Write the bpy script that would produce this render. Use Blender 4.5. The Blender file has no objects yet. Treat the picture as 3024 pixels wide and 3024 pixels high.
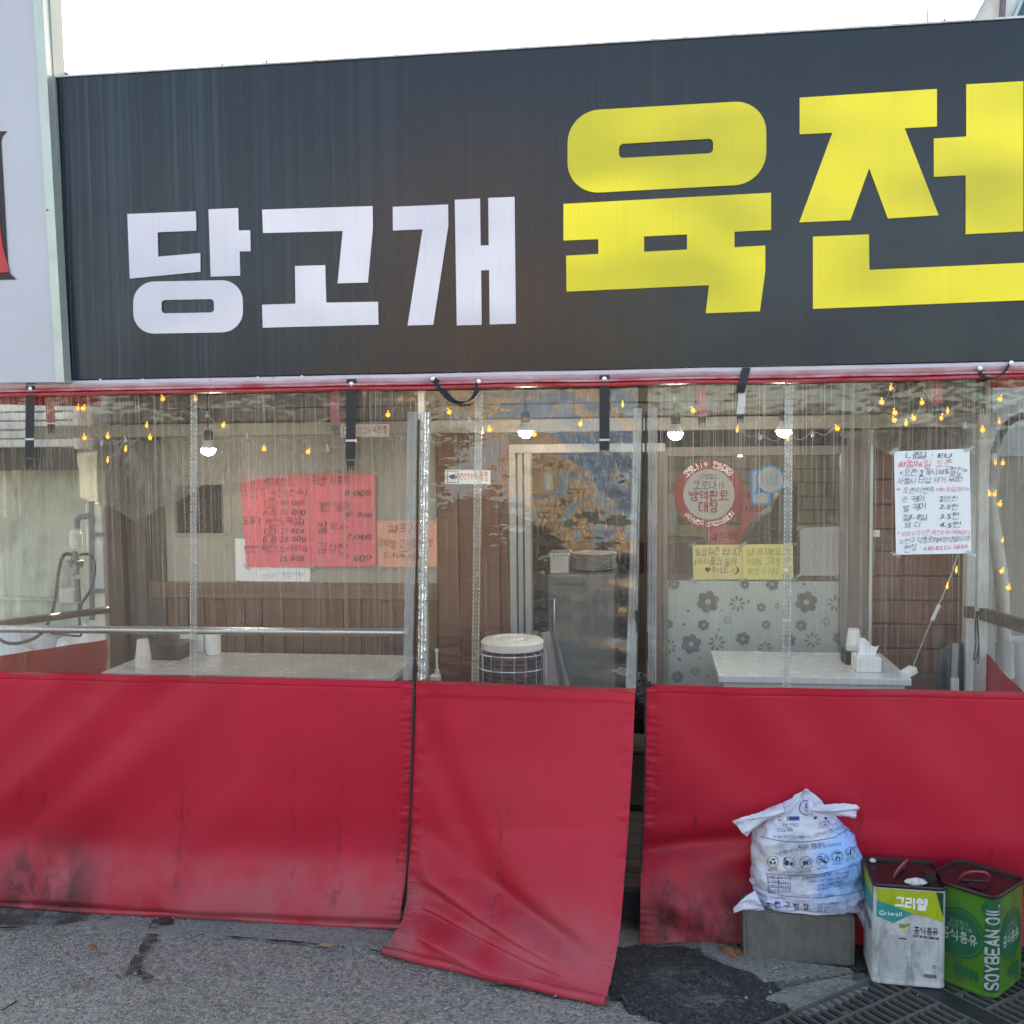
import bpy, bmesh, math, random
from mathutils import Vector, Matrix, noise
from mathutils.geometry import tessellate_polygon
from mathutils.bvhtree import BVHTree

random.seed(11)
sc = bpy.context.scene
COL = sc.collection
V = Vector

# ------------------------------------------------------------------ camera
F = 3028.0                                   # focal length in photo pixels (3024 px frame)
ROT = Matrix(((0.99141429, 0.00187602, 0.13074475),
              (0.13043656, 0.05590138, -0.98987946),
              (-0.00916584, 0.99843453, 0.05517673)))
CAM = V((0.0, -3.8, 1.78))
cd = bpy.data.cameras.new('camera')
cd.sensor_width = 36.0
cd.lens = 36.0 * F / 3024.0
cd.clip_start = 0.05
cd.clip_end = 500
cam = bpy.data.objects.new('camera', cd)
COL.objects.link(cam)
m4 = ROT.to_4x4()
m4.translation = CAM
cam.matrix_world = m4
sc.camera = cam

# ------------------------------------------------------------------ sky, sun, exposure
SUN_EL, SUN_AZ = math.radians(24), math.radians(-9)      # behind the shop, a little to the left
w = bpy.data.worlds.new('World')
sc.world = w
w.use_nodes = True
nt = w.node_tree
bg = nt.nodes['Background']
sky = nt.nodes.new('ShaderNodeTexSky')
sky.sky_type = 'NISHITA'
sky.sun_disc = False
sky.sun_elevation = SUN_EL
sky.sun_rotation = SUN_AZ
sky.air_density = 1.0
sky.dust_density = 2.5
sky.ozone_density = 1.0
nt.links.new(sky.outputs[0], bg.inputs[0])
bg.inputs[1].default_value = 0.15
sd = bpy.data.lights.new('sun', 'SUN')
sd.energy = 3.0
sd.angle = math.radians(0.6)
sd.color = (1.0, 0.86, 0.68)
sun = bpy.data.objects.new('sun', sd)
COL.objects.link(sun)
sdir = V((math.sin(SUN_AZ) * math.cos(SUN_EL), math.cos(SUN_AZ) * math.cos(SUN_EL), math.sin(SUN_EL)))
sun.rotation_euler = sdir.to_track_quat('Z', 'Y').to_euler()
sun.location = sdir * 30
vs = sc.view_settings
vs.view_transform = 'Standard'
vs.look = 'None'
vs.gamma = 1.0
vs.exposure = 2.2
vs.use_white_balance = True
vs.white_balance_temperature = 7700
sc.cycles.max_bounces = 8
sc.cycles.diffuse_bounces = 4
sc.cycles.glossy_bounces = 3
sc.cycles.transmission_bounces = 4
sc.cycles.transparent_max_bounces = 20
sc.cycles.use_adaptive_sampling = True
sc.cycles.adaptive_threshold = .02
sc.cycles.use_denoising = True

# ------------------------------------------------------------------ pixel helpers
def ray(px, py):
    return ROT @ V(((px - 1512) / F, -(py - 1512) / F, -1.0))
def P(px, py, y=0.0):
    d = ray(px, py)
    return CAM + d * ((y - CAM.y) / d.y)
GZ = -0.05                                   # level of the road surface
def G(px, py, z=GZ):
    d = ray(px, py)
    return CAM + d * ((z - CAM.z) / d.z)
def Z(ox, oy, s, pts):
    return [(ox + x * s, oy + y * s) for x, y in pts]
def lerp(a, b, t):
    return a + (b - a) * t
def ss(a, b, x):
    t = max(0.0, min(1.0, (x - a) / (b - a)))
    return t * t * (3 - 2 * t)
def poly_at(pts, t):                          # piecewise-linear point list at t in 0..1
    n = len(pts) - 1
    k = min(int(t * n), n - 1)
    f = t * n - k
    return pts[k].lerp(pts[k + 1], f)

# ------------------------------------------------------------------ mesh builder
class MB:
    def __init__(self):
        self.v, self.f = [], []
    def add(self, vs_, fs_):
        n = len(self.v)
        self.v += [V(a) for a in vs_]
        self.f += [tuple(i + n for i in f) for f in fs_]
        return self
    def box(self, c, s, rot=None):
        c = V(c)
        vs_ = []
        for x in (-.5, .5):
            for y in (-.5, .5):
                for z in (-.5, .5):
                    q = V((x * s[0], y * s[1], z * s[2]))
                    vs_.append(c + (rot @ q if rot else q))
        return self.add(vs_, [(0, 1, 3, 2), (4, 6, 7, 5), (0, 4, 5, 1), (2, 3, 7, 6), (0, 2, 6, 4), (1, 5, 7, 3)])
    def bbox(self, a, b):
        a, b = V(a), V(b)
        return self.box((a + b) / 2, (abs(b.x - a.x), abs(b.y - a.y), abs(b.z - a.z)))
    def prism(self, pts, d, holes=()):
        pts = [V(p) for p in pts]
        loops = [pts] + [[V(p) for p in h] for h in holes]
        flat = [p for l in loops for p in l]
        n = len(flat)
        d = V(d)
        fs_ = []
        for t in tessellate_polygon(loops):
            fs_.append(tuple(t))
            fs_.append(tuple(i + n for i in reversed(t)))
        o = 0
        for l in loops:
            k = len(l)
            for i in range(k):
                j = (i + 1) % k
                fs_.append((o + i, o + j, o + j + n, o + i + n))
            o += k
        return self.add(flat + [p + d for p in flat], fs_)
    def sheet(self, pts, holes=()):
        loops = [[V(p) for p in pts]] + [[V(p) for p in h] for h in holes]
        flat = [p for l in loops for p in l]
        return self.add(flat, [tuple(t) for t in tessellate_polygon(loops)])
    def tube(self, pts, r, n=8, cap=True):
        pts = [V(p) for p in pts]
        k = len(pts)
        rs = r if isinstance(r, (list, tuple)) else [r] * k
        t0 = (pts[1] - pts[0]).normalized()
        nrm = t0.orthogonal().normalized()
        vs_ = []
        for i in range(k):
            t = (pts[min(i + 1, k - 1)] - pts[max(i - 1, 0)]).normalized()
            nrm = (nrm - t * nrm.dot(t)).normalized()
            b = t.cross(nrm)
            for j in range(n):
                a = 2 * math.pi * j / n
                vs_.append(pts[i] + (nrm * math.cos(a) + b * math.sin(a)) * rs[i])
        fs_ = [(i * n + j, i * n + (j + 1) % n, (i + 1) * n + (j + 1) % n, (i + 1) * n + j) for i in range(k - 1) for j in range(n)]
        if cap:
            fs_ += [tuple(range(n - 1, -1, -1)), tuple(range((k - 1) * n, k * n))]
        return self.add(vs_, fs_)
    def lathe(self, prof, c, n=24, m=None):
        c = V(c)
        vs_ = []
        for r, z in prof:
            for j in range(n):
                a = 2 * math.pi * j / n
                q = V((r * math.cos(a), r * math.sin(a), z))
                vs_.append(c + (m @ q if m else q))
        k = len(prof)
        fs_ = [(i * n + j, i * n + (j + 1) % n, (i + 1) * n + (j + 1) % n, (i + 1) * n + j) for i in range(k - 1) for j in range(n)]
        if prof[0][0] > 1e-4:
            fs_.append(tuple(range(n - 1, -1, -1)))
        if prof[-1][0] > 1e-4:
            fs_.append(tuple(range((k - 1) * n, k * n)))
        return self.add(vs_, fs_)
    def grid(self, fn, nu, nv):
        vs_ = [fn(i / nu, j / nv) for j in range(nv + 1) for i in range(nu + 1)]
        q = nu + 1
        return self.add(vs_, [(j * q + i, j * q + i + 1, (j + 1) * q + i + 1, (j + 1) * q + i) for j in range(nv) for i in range(nu)])
    def strip(self, pts, width, wdir, thick=0.0015):
        """flat ribbon through pts; wdir = width direction, given thickness"""
        pts = [V(p) for p in pts]
        wdir = V(wdir).normalized() * width / 2
        k = len(pts)
        vs_ = []
        for i in range(k):
            t = (pts[min(i + 1, k - 1)] - pts[max(i - 1, 0)]).normalized()
            nn = t.cross(wdir).normalized() * thick / 2
            vs_ += [pts[i] - wdir - nn, pts[i] + wdir - nn, pts[i] + wdir + nn, pts[i] - wdir + nn]
        fs_ = [(i * 4 + a, i * 4 + (a + 1) % 4, i * 4 + 4 + (a + 1) % 4, i * 4 + 4 + a) for i in range(k - 1) for a in range(4)]
        fs_ += [(3, 2, 1, 0), tuple(range((k - 1) * 4, k * 4))]
        return self.add(vs_, fs_)

WM = {}                                        # world matrix of every empty / part
def obj(name, mb, mat, parent=None, smooth=False, bevel=0.0, merge=False):
    me = bpy.data.meshes.new(name)
    inv = WM[parent].inverted() if parent else None
    me.from_pydata([(inv @ v if inv else v) for v in mb.v], [], mb.f)
    bm = bmesh.new()
    bm.from_mesh(me)
    if merge:
        bmesh.ops.remove_doubles(bm, verts=bm.verts, dist=1e-5)
    bmesh.ops.recalc_face_normals(bm, faces=bm.faces)
    if smooth:
        for f in bm.faces:
            f.smooth = True
        for e in bm.edges:
            if len(e.link_faces) == 2 and e.calc_face_angle(0) > math.radians(42):
                e.smooth = False
    bm.to_mesh(me)
    bm.free()
    if mat:
        me.materials.append(mat)
    o = bpy.data.objects.new(name, me)
    COL.objects.link(o)
    if parent:
        o.parent = parent
        WM[o] = WM[parent]
    else:
        WM[o] = Matrix.Identity(4)
    if bevel:
        b = o.modifiers.new('bevel', 'BEVEL')
        b.width = bevel
        b.segments = 2
        b.limit_method = 'ANGLE'
    return o
def tag(o, label, cat, group=None, kind=None):
    o['label'] = label
    o['category'] = cat
    if group:
        o['group'] = group
    if kind:
        o['kind'] = kind
    return o
def thing(name, label, cat, loc=(0, 0, 0), rotz=0.0, group=None):
    o = bpy.data.objects.new(name, None)
    o.empty_display_size = 0.05
    COL.objects.link(o)
    o.location = loc
    o.rotation_euler = (0, 0, rotz)
    WM[o] = Matrix.Translation(V(loc)) @ Matrix.Rotation(rotz, 4, 'Z')
    return tag(o, label, cat, group)
def struct(name, mb, mat, **k):
    o = obj(name, mb, mat, **k)
    o['kind'] = 'structure'
    return o

# ------------------------------------------------------------------ materials
MATS = {}
class NT:
    def __init__(self, name):
        self.m = bpy.data.materials.new(name)
        self.m.use_nodes = True
        self.t = self.m.node_tree
        self.b = self.t.nodes['Principled BSDF']
        self.out = self.t.nodes['Material Output']
        self.tc = self.t.nodes.new('ShaderNodeTexCoord').outputs['Object']
    def n(self, typ, **kw):
        x = self.t.nodes.new('ShaderNode' + typ)
        for k, v in kw.items():
            setattr(x, k, v)
        return x
    def l(self, a, b):
        self.t.links.new(a, b)
    def map(self, scale=(1, 1, 1), src=None, loc=(0, 0, 0), rot=(0, 0, 0)):
        x = self.n('Mapping')
        x.inputs['Scale'].default_value = scale
        x.inputs['Location'].default_value = loc
        x.inputs['Rotation'].default_value = rot
        self.l(src or self.tc, x.inputs[0])
        return x.outputs[0]
    def noise(self, scale, detail=4, vec=None, rough=.55, dist=0.0):
        x = self.n('TexNoise')
        x.inputs['Scale'].default_value = scale
        x.inputs['Detail'].default_value = detail
        x.inputs['Roughness'].default_value = rough
        x.inputs['Distortion'].default_value = dist
        self.l(vec or self.tc, x.inputs['Vector'])
        return x.outputs['Fac']
    def vor(self, scale, vec=None, out='Distance', feature='F1'):
        x = self.n('TexVoronoi', feature=feature)
        x.inputs['Scale'].default_value = scale
        self.l(vec or self.tc, x.inputs['Vector'])
        return x.outputs[out]
    def ramp(self, fac, stops, interp='LINEAR'):
        x = self.n('ValToRGB')
        r = x.color_ramp
        r.interpolation = interp
        while len(r.elements) > 1:
            r.elements.remove(r.elements[-1])
        r.elements[0].position = stops[0][0]
        r.elements[0].color = c4(stops[0][1])
        for p, c in stops[1:]:
            e = r.elements.new(p)
            e.color = c4(c)
        self.l(fac, x.inputs[0])
        return x.outputs[0]
    def mix(self, fac, a, b, mode='MIX'):
        x = self.n('Mix', data_type='RGBA', blend_type=mode)
        self.put(x.inputs[0], fac)
        self.put(x.inputs[6], a)
        self.put(x.inputs[7], b)
        return x.outputs[2]
    def math(self, op, a, b=0.0):
        x = self.n('Math', operation=op)
        self.put(x.inputs[0], a)
        self.put(x.inputs[1], b)
        return x.outputs[0]
    def put(self, sock, v):
        if isinstance(v, bpy.types.NodeSocket):
            self.l(v, sock)
        elif isinstance(v, (tuple, list)):
            sock.default_value = c4(v)
        else:
            sock.default_value = v
    def bump(self, h, strength=.3, dist=.002):
        x = self.n('Bump')
        x.inputs['Strength'].default_value = strength
        x.inputs['Distance'].default_value = dist
        self.l(h, x.inputs['Height'])
        return x.outputs[0]
    def xyz(self):
        x = self.n('SeparateXYZ')
        self.l(self.tc, x.inputs[0])
        return x.outputs
def c4(c):
    if isinstance(c, (int, float)):
        return (c, c, c, 1)
    return tuple(c) + (1,) if len(c) == 3 else tuple(c)
def pbr(name, col, rough=.6, metal=0.0, var=.18, scale=6, bump=.15, bscale=60, bdist=.002, streak=0.0, grime=0.0, grime_col=(.03, .028, .025), spec=.5):
    if name in MATS:
        return MATS[name]
    n = NT(name)
    dark = tuple(c * (1 - var) for c in col)
    lite = tuple(min(1, c * (1 + var)) for c in col)
    c = n.mix(n.noise(scale, 5), dark, lite)
    if streak:
        s = n.noise(1.0, 3, n.map((55, 55, 1.2)))
        c = n.mix(n.math('MULTIPLY', n.ramp(s, [(.45, 0), (.75, 1)]), streak), c, tuple(min(1, k * 1.5 + .03) for k in col))
    if grime:
        g = n.noise(scale * 2.3, 6, n.map((1.4, 1.4, .55)), .65)
        c = n.mix(n.math('MULTIPLY', n.ramp(g, [(.46, 0), (.7, 1)]), grime), c, grime_col)
    n.put(n.b.inputs['Base Color'], c)
    r = n.noise(scale * 3, 3)
    rr = n.n('MapRange')
    rr.inputs[3].default_value = max(.02, rough - .1)
    rr.inputs[4].default_value = min(1, rough + .1)
    n.l(r, rr.inputs[0])
    n.l(rr.outputs[0], n.b.inputs['Roughness'])
    n.b.inputs['Metallic'].default_value = metal
    n.b.inputs['Specular IOR Level'].default_value = spec
    if bump:
        n.l(n.bump(n.noise(bscale, 4), bump, bdist), n.b.inputs['Normal'])
    MATS[name] = n.m
    return n.m
def ink(name, col, rough=.7):
    return pbr('ink_' + name, col, rough, var=.1, bump=0)
def glow(name, col, strength):
    n = NT(name)
    n.b.inputs['Base Color'].default_value = c4(col)
    n.b.inputs['Emission Color'].default_value = c4(col)
    n.b.inputs['Emission Strength'].default_value = strength
    MATS[name] = n.m
    return n.m

def mat_asphalt(name, lo, hi, stone, patch):
    n = NT(name)
    big = n.noise(1.7, 5, rough=.6)
    base = n.mix(n.ramp(big, [(.3, 0), (.7, 1)]), lo, hi)
    blot = n.noise(5.5, 7, n.map((1, 1, 1), loc=(2, 5, 0)), .68)
    base = n.mix(n.ramp(blot, [(.50, 0), (.72, .6)]), base, tuple(k * .45 for k in lo))
    cells = n.vor(150, out='Color')
    sep = n.n('SeparateColor')
    n.l(cells, sep.inputs[0])
    base = n.mix(n.ramp(sep.outputs[0], [(.0, .55), (.5, .15), (1, 0)]), base, patch)
    base = n.mix(n.math('MULTIPLY', n.ramp(sep.outputs[1], [(.80, 0), (.95, 1)]), .45), base, stone)
    c2 = n.vor(62, out='Color')
    s2 = n.n('SeparateColor')
    n.l(c2, s2.inputs[0])
    d2 = n.vor(62)
    peb = n.math('MULTIPLY', n.ramp(s2.outputs[2], [(.86, 0), (.88, 1)]), n.ramp(d2, [(.25, 1), (.38, 0)]))
    base = n.mix(peb, base, n.mix(s2.outputs[0], tuple(k * .6 for k in stone), tuple(k * 1.35 for k in stone)))
    c3 = n.vor(95, out='Color', vec=n.map((1, 1, 1), loc=(3, 7, 1)))
    s3 = n.n('SeparateColor')
    n.l(c3, s3.inputs[0])
    base = n.mix(n.ramp(s3.outputs[0], [(.1, .62), (.5, .0)]), base, tuple(k * .7 for k in patch))
    base = n.mix(n.ramp(s3.outputs[1], [(.6, .0), (1, .5)]), base, tuple(k * .9 for k in stone))
    n.put(n.b.inputs['Base Color'], base)
    n.b.inputs['Roughness'].default_value = .85
    h = n.math('ADD', n.math('MULTIPLY', n.vor(150), -1.0), n.math('MULTIPLY', n.noise(38, 5), .8))
    h = n.math('ADD', h, n.math('MULTIPLY', peb, .4))
    n.l(n.bump(h, 1.0, .008), n.b.inputs['Normal'])
    MATS[name] = n.m
    return n.m

def mat_tarp():
    n = NT('red_tarpaulin')
    x, y, z = n.xyz()
    f = n.noise(1.3, 4)
    col = n.mix(n.ramp(f, [(.3, 0), (.7, 1)]), (.40, .009, .025), (.54, .017, .042))
    # faded rub marks and dust that splashed up from the road
    splash = n.noise(5, 6, n.map((1, 1, .6)), .6)
    hgt = n.ramp(z, [(.0, 1), (.14, .8), (.28, .15), (.45, 0)])
    dust = n.math('MULTIPLY', hgt, n.ramp(splash, [(.36, .15), (.62, .8)]))
    col = n.mix(n.math('MULTIPLY', dust, .65), col, (.34, .15, .16))
    rub = n.noise(1.0, 5, n.map((34, 34, 3.0)), .6)
    rubm = n.math('MULTIPLY', n.ramp(rub, [(.60, 0), (.74, 1)]), n.ramp(n.noise(1.6, 3, n.map((1, 1, 1), loc=(4, 2, 1))), [(.52, 0), (.64, 1)]))
    col = n.mix(n.math('MULTIPLY', rubm, .5), col, (.05, .008, .012))
    # broken vertical scuff lines
    colm = n.ramp(n.noise(1.0, 2, n.map((1.5, .01, .05), loc=(2.1, 0, 0))), [(.485, 0), (.5, 1), (.515, 0)])
    brk = n.ramp(n.noise(1.0, 5, n.map((40, 40, 9)), .7), [(.50, 0), (.62, 1)])
    zz = n.ramp(z, [(.05, 0), (.15, 1), (.5, .9), (.75, 0)])
    col = n.mix(n.math('MULTIPLY', n.math('MULTIPLY', colm, brk), n.math('MULTIPLY', zz, .5)), col, (.06, .006, .012))
    # black road grime low down beside the block and at the far end
    gx = n.ramp(n.math('ADD', x, 1.2), [(.30, 0), (.46, 1), (.70, 1), (.86, 0)])
    gz_ = n.ramp(z, [(.0, 1), (.16, .8), (.36, 0)])
    gr = n.math('MULTIPLY', n.math('MULTIPLY', gx, gz_), n.ramp(n.noise(7, 6, n.map((1, 1, .6), loc=(1, 1, 4)), .7), [(.38, 0), (.6, .9)]))
    col = n.mix(gr, col, (.025, .014, .015))
    spots = n.noise(9, 6, n.map((1, 1, .7), loc=(3, 0, 7)), .7)
    sp = n.math('MULTIPLY', n.ramp(spots, [(.62, 0), (.75, 1)]), n.ramp(z, [(.0, .9), (.22, .3), (.6, .06)]))
    col = n.mix(sp, col, (.035, .016, .018))
    n.put(n.b.inputs['Base Color'], col)
    n.l(n.ramp(n.noise(3, 4), [(.3, (.42,) * 3), (.7, (.58,) * 3)]), n.b.inputs['Roughness'])
    n.b.inputs['Specular IOR Level'].default_value = .27
    weave = n.math('ADD', n.noise(420, 2), n.math('MULTIPLY', n.noise(16, 5), 1.2))
    n.l(n.bump(weave, .12, .0015), n.b.inputs['Normal'])
    MATS['tarp'] = n.m
    return n.m

def mat_vinyl(name, haze=.10, streak=.5, tint=(.93, .96, .95), wob=.25, wobs=9, rough=.06, spec=1.35):
    """clear PVC sheet: clear transmission + surface reflection + milky rain streaks"""
    n = NT(name)
    t = n.t
    t.nodes.remove(n.b)
    x, y, z = n.xyz()
    v1 = n.noise(1.0, 3, n.map((70, 70, .55)), .6)
    v2 = n.noise(1.0, 2, n.map((190, 190, 1.1), loc=(3, 5, 2)), .5)
    area = n.noise(1.4, 3, n.map((1, 1, .8), loc=(8, 1, 3)))
    up = n.ramp(n.math('MULTIPLY', z, .45), [(.36, .15), (.60, .45), (.80, 1)])
    s = n.math('MAXIMUM', n.ramp(v1, [(.50, 0), (.70, .8)]), n.ramp(v2, [(.55, 0), (.68, 1)]))
    s = n.math('MULTIPLY', n.math('MULTIPLY', s, up), n.ramp(area, [(.3, .4), (.6, 1)]))
    s = n.math('MULTIPLY', s, streak)
    hz = n.math('MULTIPLY', n.ramp(n.noise(3.2, 5), [(.3, .4), (.75, 1.6)]), haze)
    fac = n.math('MINIMUM', n.math('ADD', s, hz), .9)
    tr = n.n('BsdfTransparent')
    tr.inputs[0].default_value = c4(tint)
    df = n.n('BsdfDiffuse')
    df.inputs[0].default_value = (.55, .56, .56, 1)
    tl = n.n('BsdfTranslucent')
    tl.inputs[0].default_value = (.62, .64, .64, 1)
    rf = n.n('BsdfRefraction')
    rf.inputs['IOR'].default_value = 1.03
    rf.inputs['Roughness'].default_value = .35
    m0 = n.n('MixShader'); m0.inputs[0].default_value = .45
    n.l(df.outputs[0], m0.inputs[1]); n.l(tl.outputs[0], m0.inputs[2])
    m1 = n.n('MixShader'); m1.inputs[0].default_value = .35
    n.l(m0.outputs[0], m1.inputs[1]); n.l(rf.outputs[0], m1.inputs[2])
    m2 = n.n('MixShader')
    n.l(fac, m2.inputs[0]); n.l(tr.outputs[0], m2.inputs[1]); n.l(m1.outputs[0], m2.inputs[2])
    gl = n.n('BsdfGlossy')
    gl.inputs['Roughness'].default_value = rough
    gl.inputs[0].default_value = (1, 1, 1, 1)
    b = n.bump(n.math('ADD', n.noise(wobs, 3, n.map((1, 1, 1.6))), n.math('MULTIPLY', v1, .08)), wob, .02)
    n.l(b, gl.inputs['Normal'])
    fr = n.n('Fresnel'); fr.inputs[0].default_value = 1.5
    n.l(b, fr.inputs['Normal'])
    m3 = n.n('MixShader')
    n.l(n.math('MULTIPLY', fr.outputs[0], spec), m3.inputs[0])
    n.l(m2.outputs[0], m3.inputs[1]); n.l(gl.outputs[0], m3.inputs[2])
    n.l(m3.outputs[0], n.out.inputs[0])
    MATS[name] = n.m
    return n.m

def mat_wood(name, lo, hi, rough=.5, along='z'):
    n = NT(name)
    sc_ = {'z': (28, 28, 1.6), 'x': (1.6, 28, 28)}[along]
    info = n.n('ObjectInfo').outputs['Random']
    off = n.n('CombineXYZ')
    n.l(n.math('MULTIPLY', info, 37.0), off.inputs[0]); n.l(n.math('MULTIPLY', info, 11.0), off.inputs[2])
    add = n.n('VectorMath', operation='ADD')
    n.l(n.tc, add.inputs[0]); n.l(off.outputs[0], add.inputs[1])
    g = n.noise(1.0, 5, n.map(sc_, add.outputs[0]), .6, .6)
    col = n.mix(n.ramp(g, [(.3, 0), (.72, 1)]), lo, hi)
    kn = n.vor(1.0, n.map({'z': (7, 7, 2.2), 'x': (2.2, 7, 7)}[along], add.outputs[0]))
    col = n.mix(n.ramp(kn, [(.03, .8), (.11, 0)]), col, tuple(k * .3 for k in lo))
    col = n.mix(n.math('MULTIPLY', info, .35), col, tuple(k * .6 for k in lo))
    n.put(n.b.inputs['Base Color'], col)
    n.b.inputs['Roughness'].default_value = rough
    n.l(n.bump(g, .2, .002), n.b.inputs['Normal'])
    MATS[name] = n.m
    return n.m

def mat_sign():
    n = NT('dark_sign_film')
    x, y, z = n.xyz()
    base = n.mix(n.noise(1.1, 4), (.003, .007, .016), (.006, .010, .020))
    brown = n.ramp(n.noise(1.5, 3, n.map((1, 1, .7), loc=(2.2, 0, .3))), [(.52, 0), (.75, .7)])
    base = n.mix(brown, base, (.018, .013, .010))
    st = n.noise(1.0, 4, n.map((60, 60, .35)), .65)
    left = n.ramp(n.math('ADD', n.math('MULTIPLY', x, .25), .625), [(.08, 1), (.2, .5), (.3, .3), (.6, .12), (1, .05)])
    blob = n.noise(1.0, 3, n.map((3.6, 3.6, .18), loc=(1.3, 0, 0)))
    s = n.math('MULTIPLY', n.math('MULTIPLY', n.ramp(st, [(.44, 0), (.72, 1)]), left), n.ramp(blob, [(.35, .15), (.6, 1)]))
    base = n.mix(n.math('MULTIPLY', s, .85), base, (.065, .095, .14))
    n.put(n.b.inputs['Base Color'], base)
    n.l(n.ramp(n.noise(2.5, 4), [(.3, (.20,) * 3), (.7, (.30,) * 3)]), n.b.inputs['Roughness'])
    n.b.inputs['Specular IOR Level'].default_value = .36
    n.l(n.bump(n.noise(2.2, 2), .06, .01), n.b.inputs['Normal'])
    return n.m

def mat_backlit(name, col, em, blob):
    """sign film lit from behind by rows of LEDs: uneven bright spots"""
    n = NT(name)
    f = n.noise(2.3, 1, n.map((.8, .8, 1.6), loc=(1, 2, .4)))
    st = n.noise(1.0, 4, n.map((70, 70, 2.2)), .6)
    c = n.mix(n.math('MULTIPLY', n.ramp(st, [(.5, 0), (.8, 1)]), .18), col, tuple(k * .6 for k in col))
    spots = n.noise(48, 4)
    c = n.mix(n.ramp(spots, [(.70, 0), (.8, .35)]), c, tuple(k * .4 for k in col))
    n.put(n.b.inputs['Base Color'], c)
    n.put(n.b.inputs['Emission Color'], c)
    n.l(n.math('ADD', em, n.math('MULTIPLY', n.ramp(f, [(.35, 0), (.7, 1)]), blob)), n.b.inputs['Emission Strength'])
    n.b.inputs['Roughness'].default_value = .4
    return n.m

# ------------------------------------------------------------------ lettering
_gl = {}
GSC = bpy.data.scenes.new('glyphs')           # scratch scene for outlining latin characters, removed at the end
def _circ(x0, y0, x1, y1, n=12):
    return [((x0 + x1) / 2 + (x1 - x0) / 2 * math.cos(2 * math.pi * i / n + 1.6), (y0 + y1) / 2 + (y1 - y0) / 2 * math.sin(2 * math.pi * i / n + 1.6)) for i in range(n + 1)]
# Hangul letters as pen strokes in a unit box
_gi = [[(0, 1), (1, 1), (.82, 0)]]
_ni = [[(0, 1), (0, .05), (1, .05)]]
_di = [[(1, 1), (0, 1), (0, 0), (1, 0)]]
_ri = [[(0, 1), (1, 1), (1, .52), (0, .52), (0, 0), (1, 0)]]
_mi = [[(0, 1), (1, 1), (1, 0), (0, 0), (0, 1)]]
_bi = [[(0, 1), (0, 0), (1, 0), (1, 1)], [(0, .5), (1, .5)]]
_si = [[(.5, 1), (.35, .5), (0, 0)], [(.42, .6), (1, 0)]]
_oi = [_circ(.05, 0, .95, 1)]
_ji = [[(0, 1), (1, 1)], [(.52, 1), (.35, .45), (0, 0)], [(.42, .5), (1, 0)]]
_ci = [[(.35, 1.05), (.65, 1.0)]] + [[(x, y * .78) for x, y in st] for st in _ji]
_ki = _gi + [[(0, .5), (.9, .5)]]
_ti = _di + [[(0, .5), (.95, .5)]]
_pi = [[(0, 1), (1, 1)], [(0, 0), (1, 0)], [(.3, 1), (.3, 0)], [(.7, 1), (.7, 0)]]
_hi = [[(.35, 1.06), (.65, 1.06)], [(0, .8), (1, .8)], _circ(.18, 0, .82, .62)]
def _dbl(a, b=None):
    return [[(x * .44, y) for x, y in st] for st in a] + [[(.56 + x * .44, y) for x, y in st] for st in (b or a)]
_INI = [_gi, _dbl(_gi), _ni, _di, _dbl(_di), _ri, _mi, _bi, _dbl(_bi), _si, _dbl(_si), _oi, _ji, _dbl(_ji), _ci, _ki, _ti, _pi, _hi]
_FIN = [None, _gi, _dbl(_gi), _dbl(_gi, _si), _ni, _dbl(_ni, _ji), _dbl(_ni, _hi), _di, _ri, _dbl(_ri, _gi), _dbl(_ri, _mi), _dbl(_ri, _bi), _dbl(_ri, _si), _dbl(_ri, _ti), _dbl(_ri, _pi), _dbl(_ri, _hi),
        _mi, _bi, _dbl(_bi, _si), _si, _dbl(_si), _oi, _ji, _ci, _ki, _ti, _pi, _hi]
_bar = lambda x: [(x, 1), (x, 0)]
_VER = {0: [_bar(.4), [(.4, .55), (1, .55)]], 1: [_bar(.25), _bar(.8), [(.25, .52), (.8, .52)]], 2: [_bar(.4), [(.4, .65), (1, .65)], [(.4, .4), (1, .4)]], 3: [_bar(.25), _bar(.8), [(.25, .6), (.8, .6)], [(.25, .38), (.8, .38)]],
        4: [_bar(.7), [(.1, .55), (.7, .55)]], 5: [_bar(.5), _bar(.95), [(.05, .55), (.5, .55)]], 6: [_bar(.7), [(.1, .66), (.7, .66)], [(.1, .4), (.7, .4)]], 7: [_bar(.5), _bar(.95), [(.05, .64), (.5, .64)], [(.05, .4), (.5, .4)]], 20: [_bar(.6)]}
_HOR = {8: [[(.5, 1), (.5, .1)], [(0, .1), (1, .1)]], 12: [[(.33, 1), (.33, .1)], [(.67, 1), (.67, .1)], [(0, .1), (1, .1)]], 13: [[(0, .85), (1, .85)], [(.5, .85), (.5, 0)]], 17: [[(0, .85), (1, .85)], [(.33, .85), (.33, 0)], [(.67, .85), (.67, 0)]], 18: [[(0, .5), (1, .5)]]}
_MIX = {9: (8, 0), 10: (8, 1), 11: (8, 20), 14: (13, 4), 15: (13, 5), 16: (13, 20), 19: (18, 20)}
def _fit(sts, x0, y0, x1, y1):
    return [[(x0 + (x1 - x0) * x, y0 + (y1 - y0) * y) for x, y in st] for st in sts]
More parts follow.
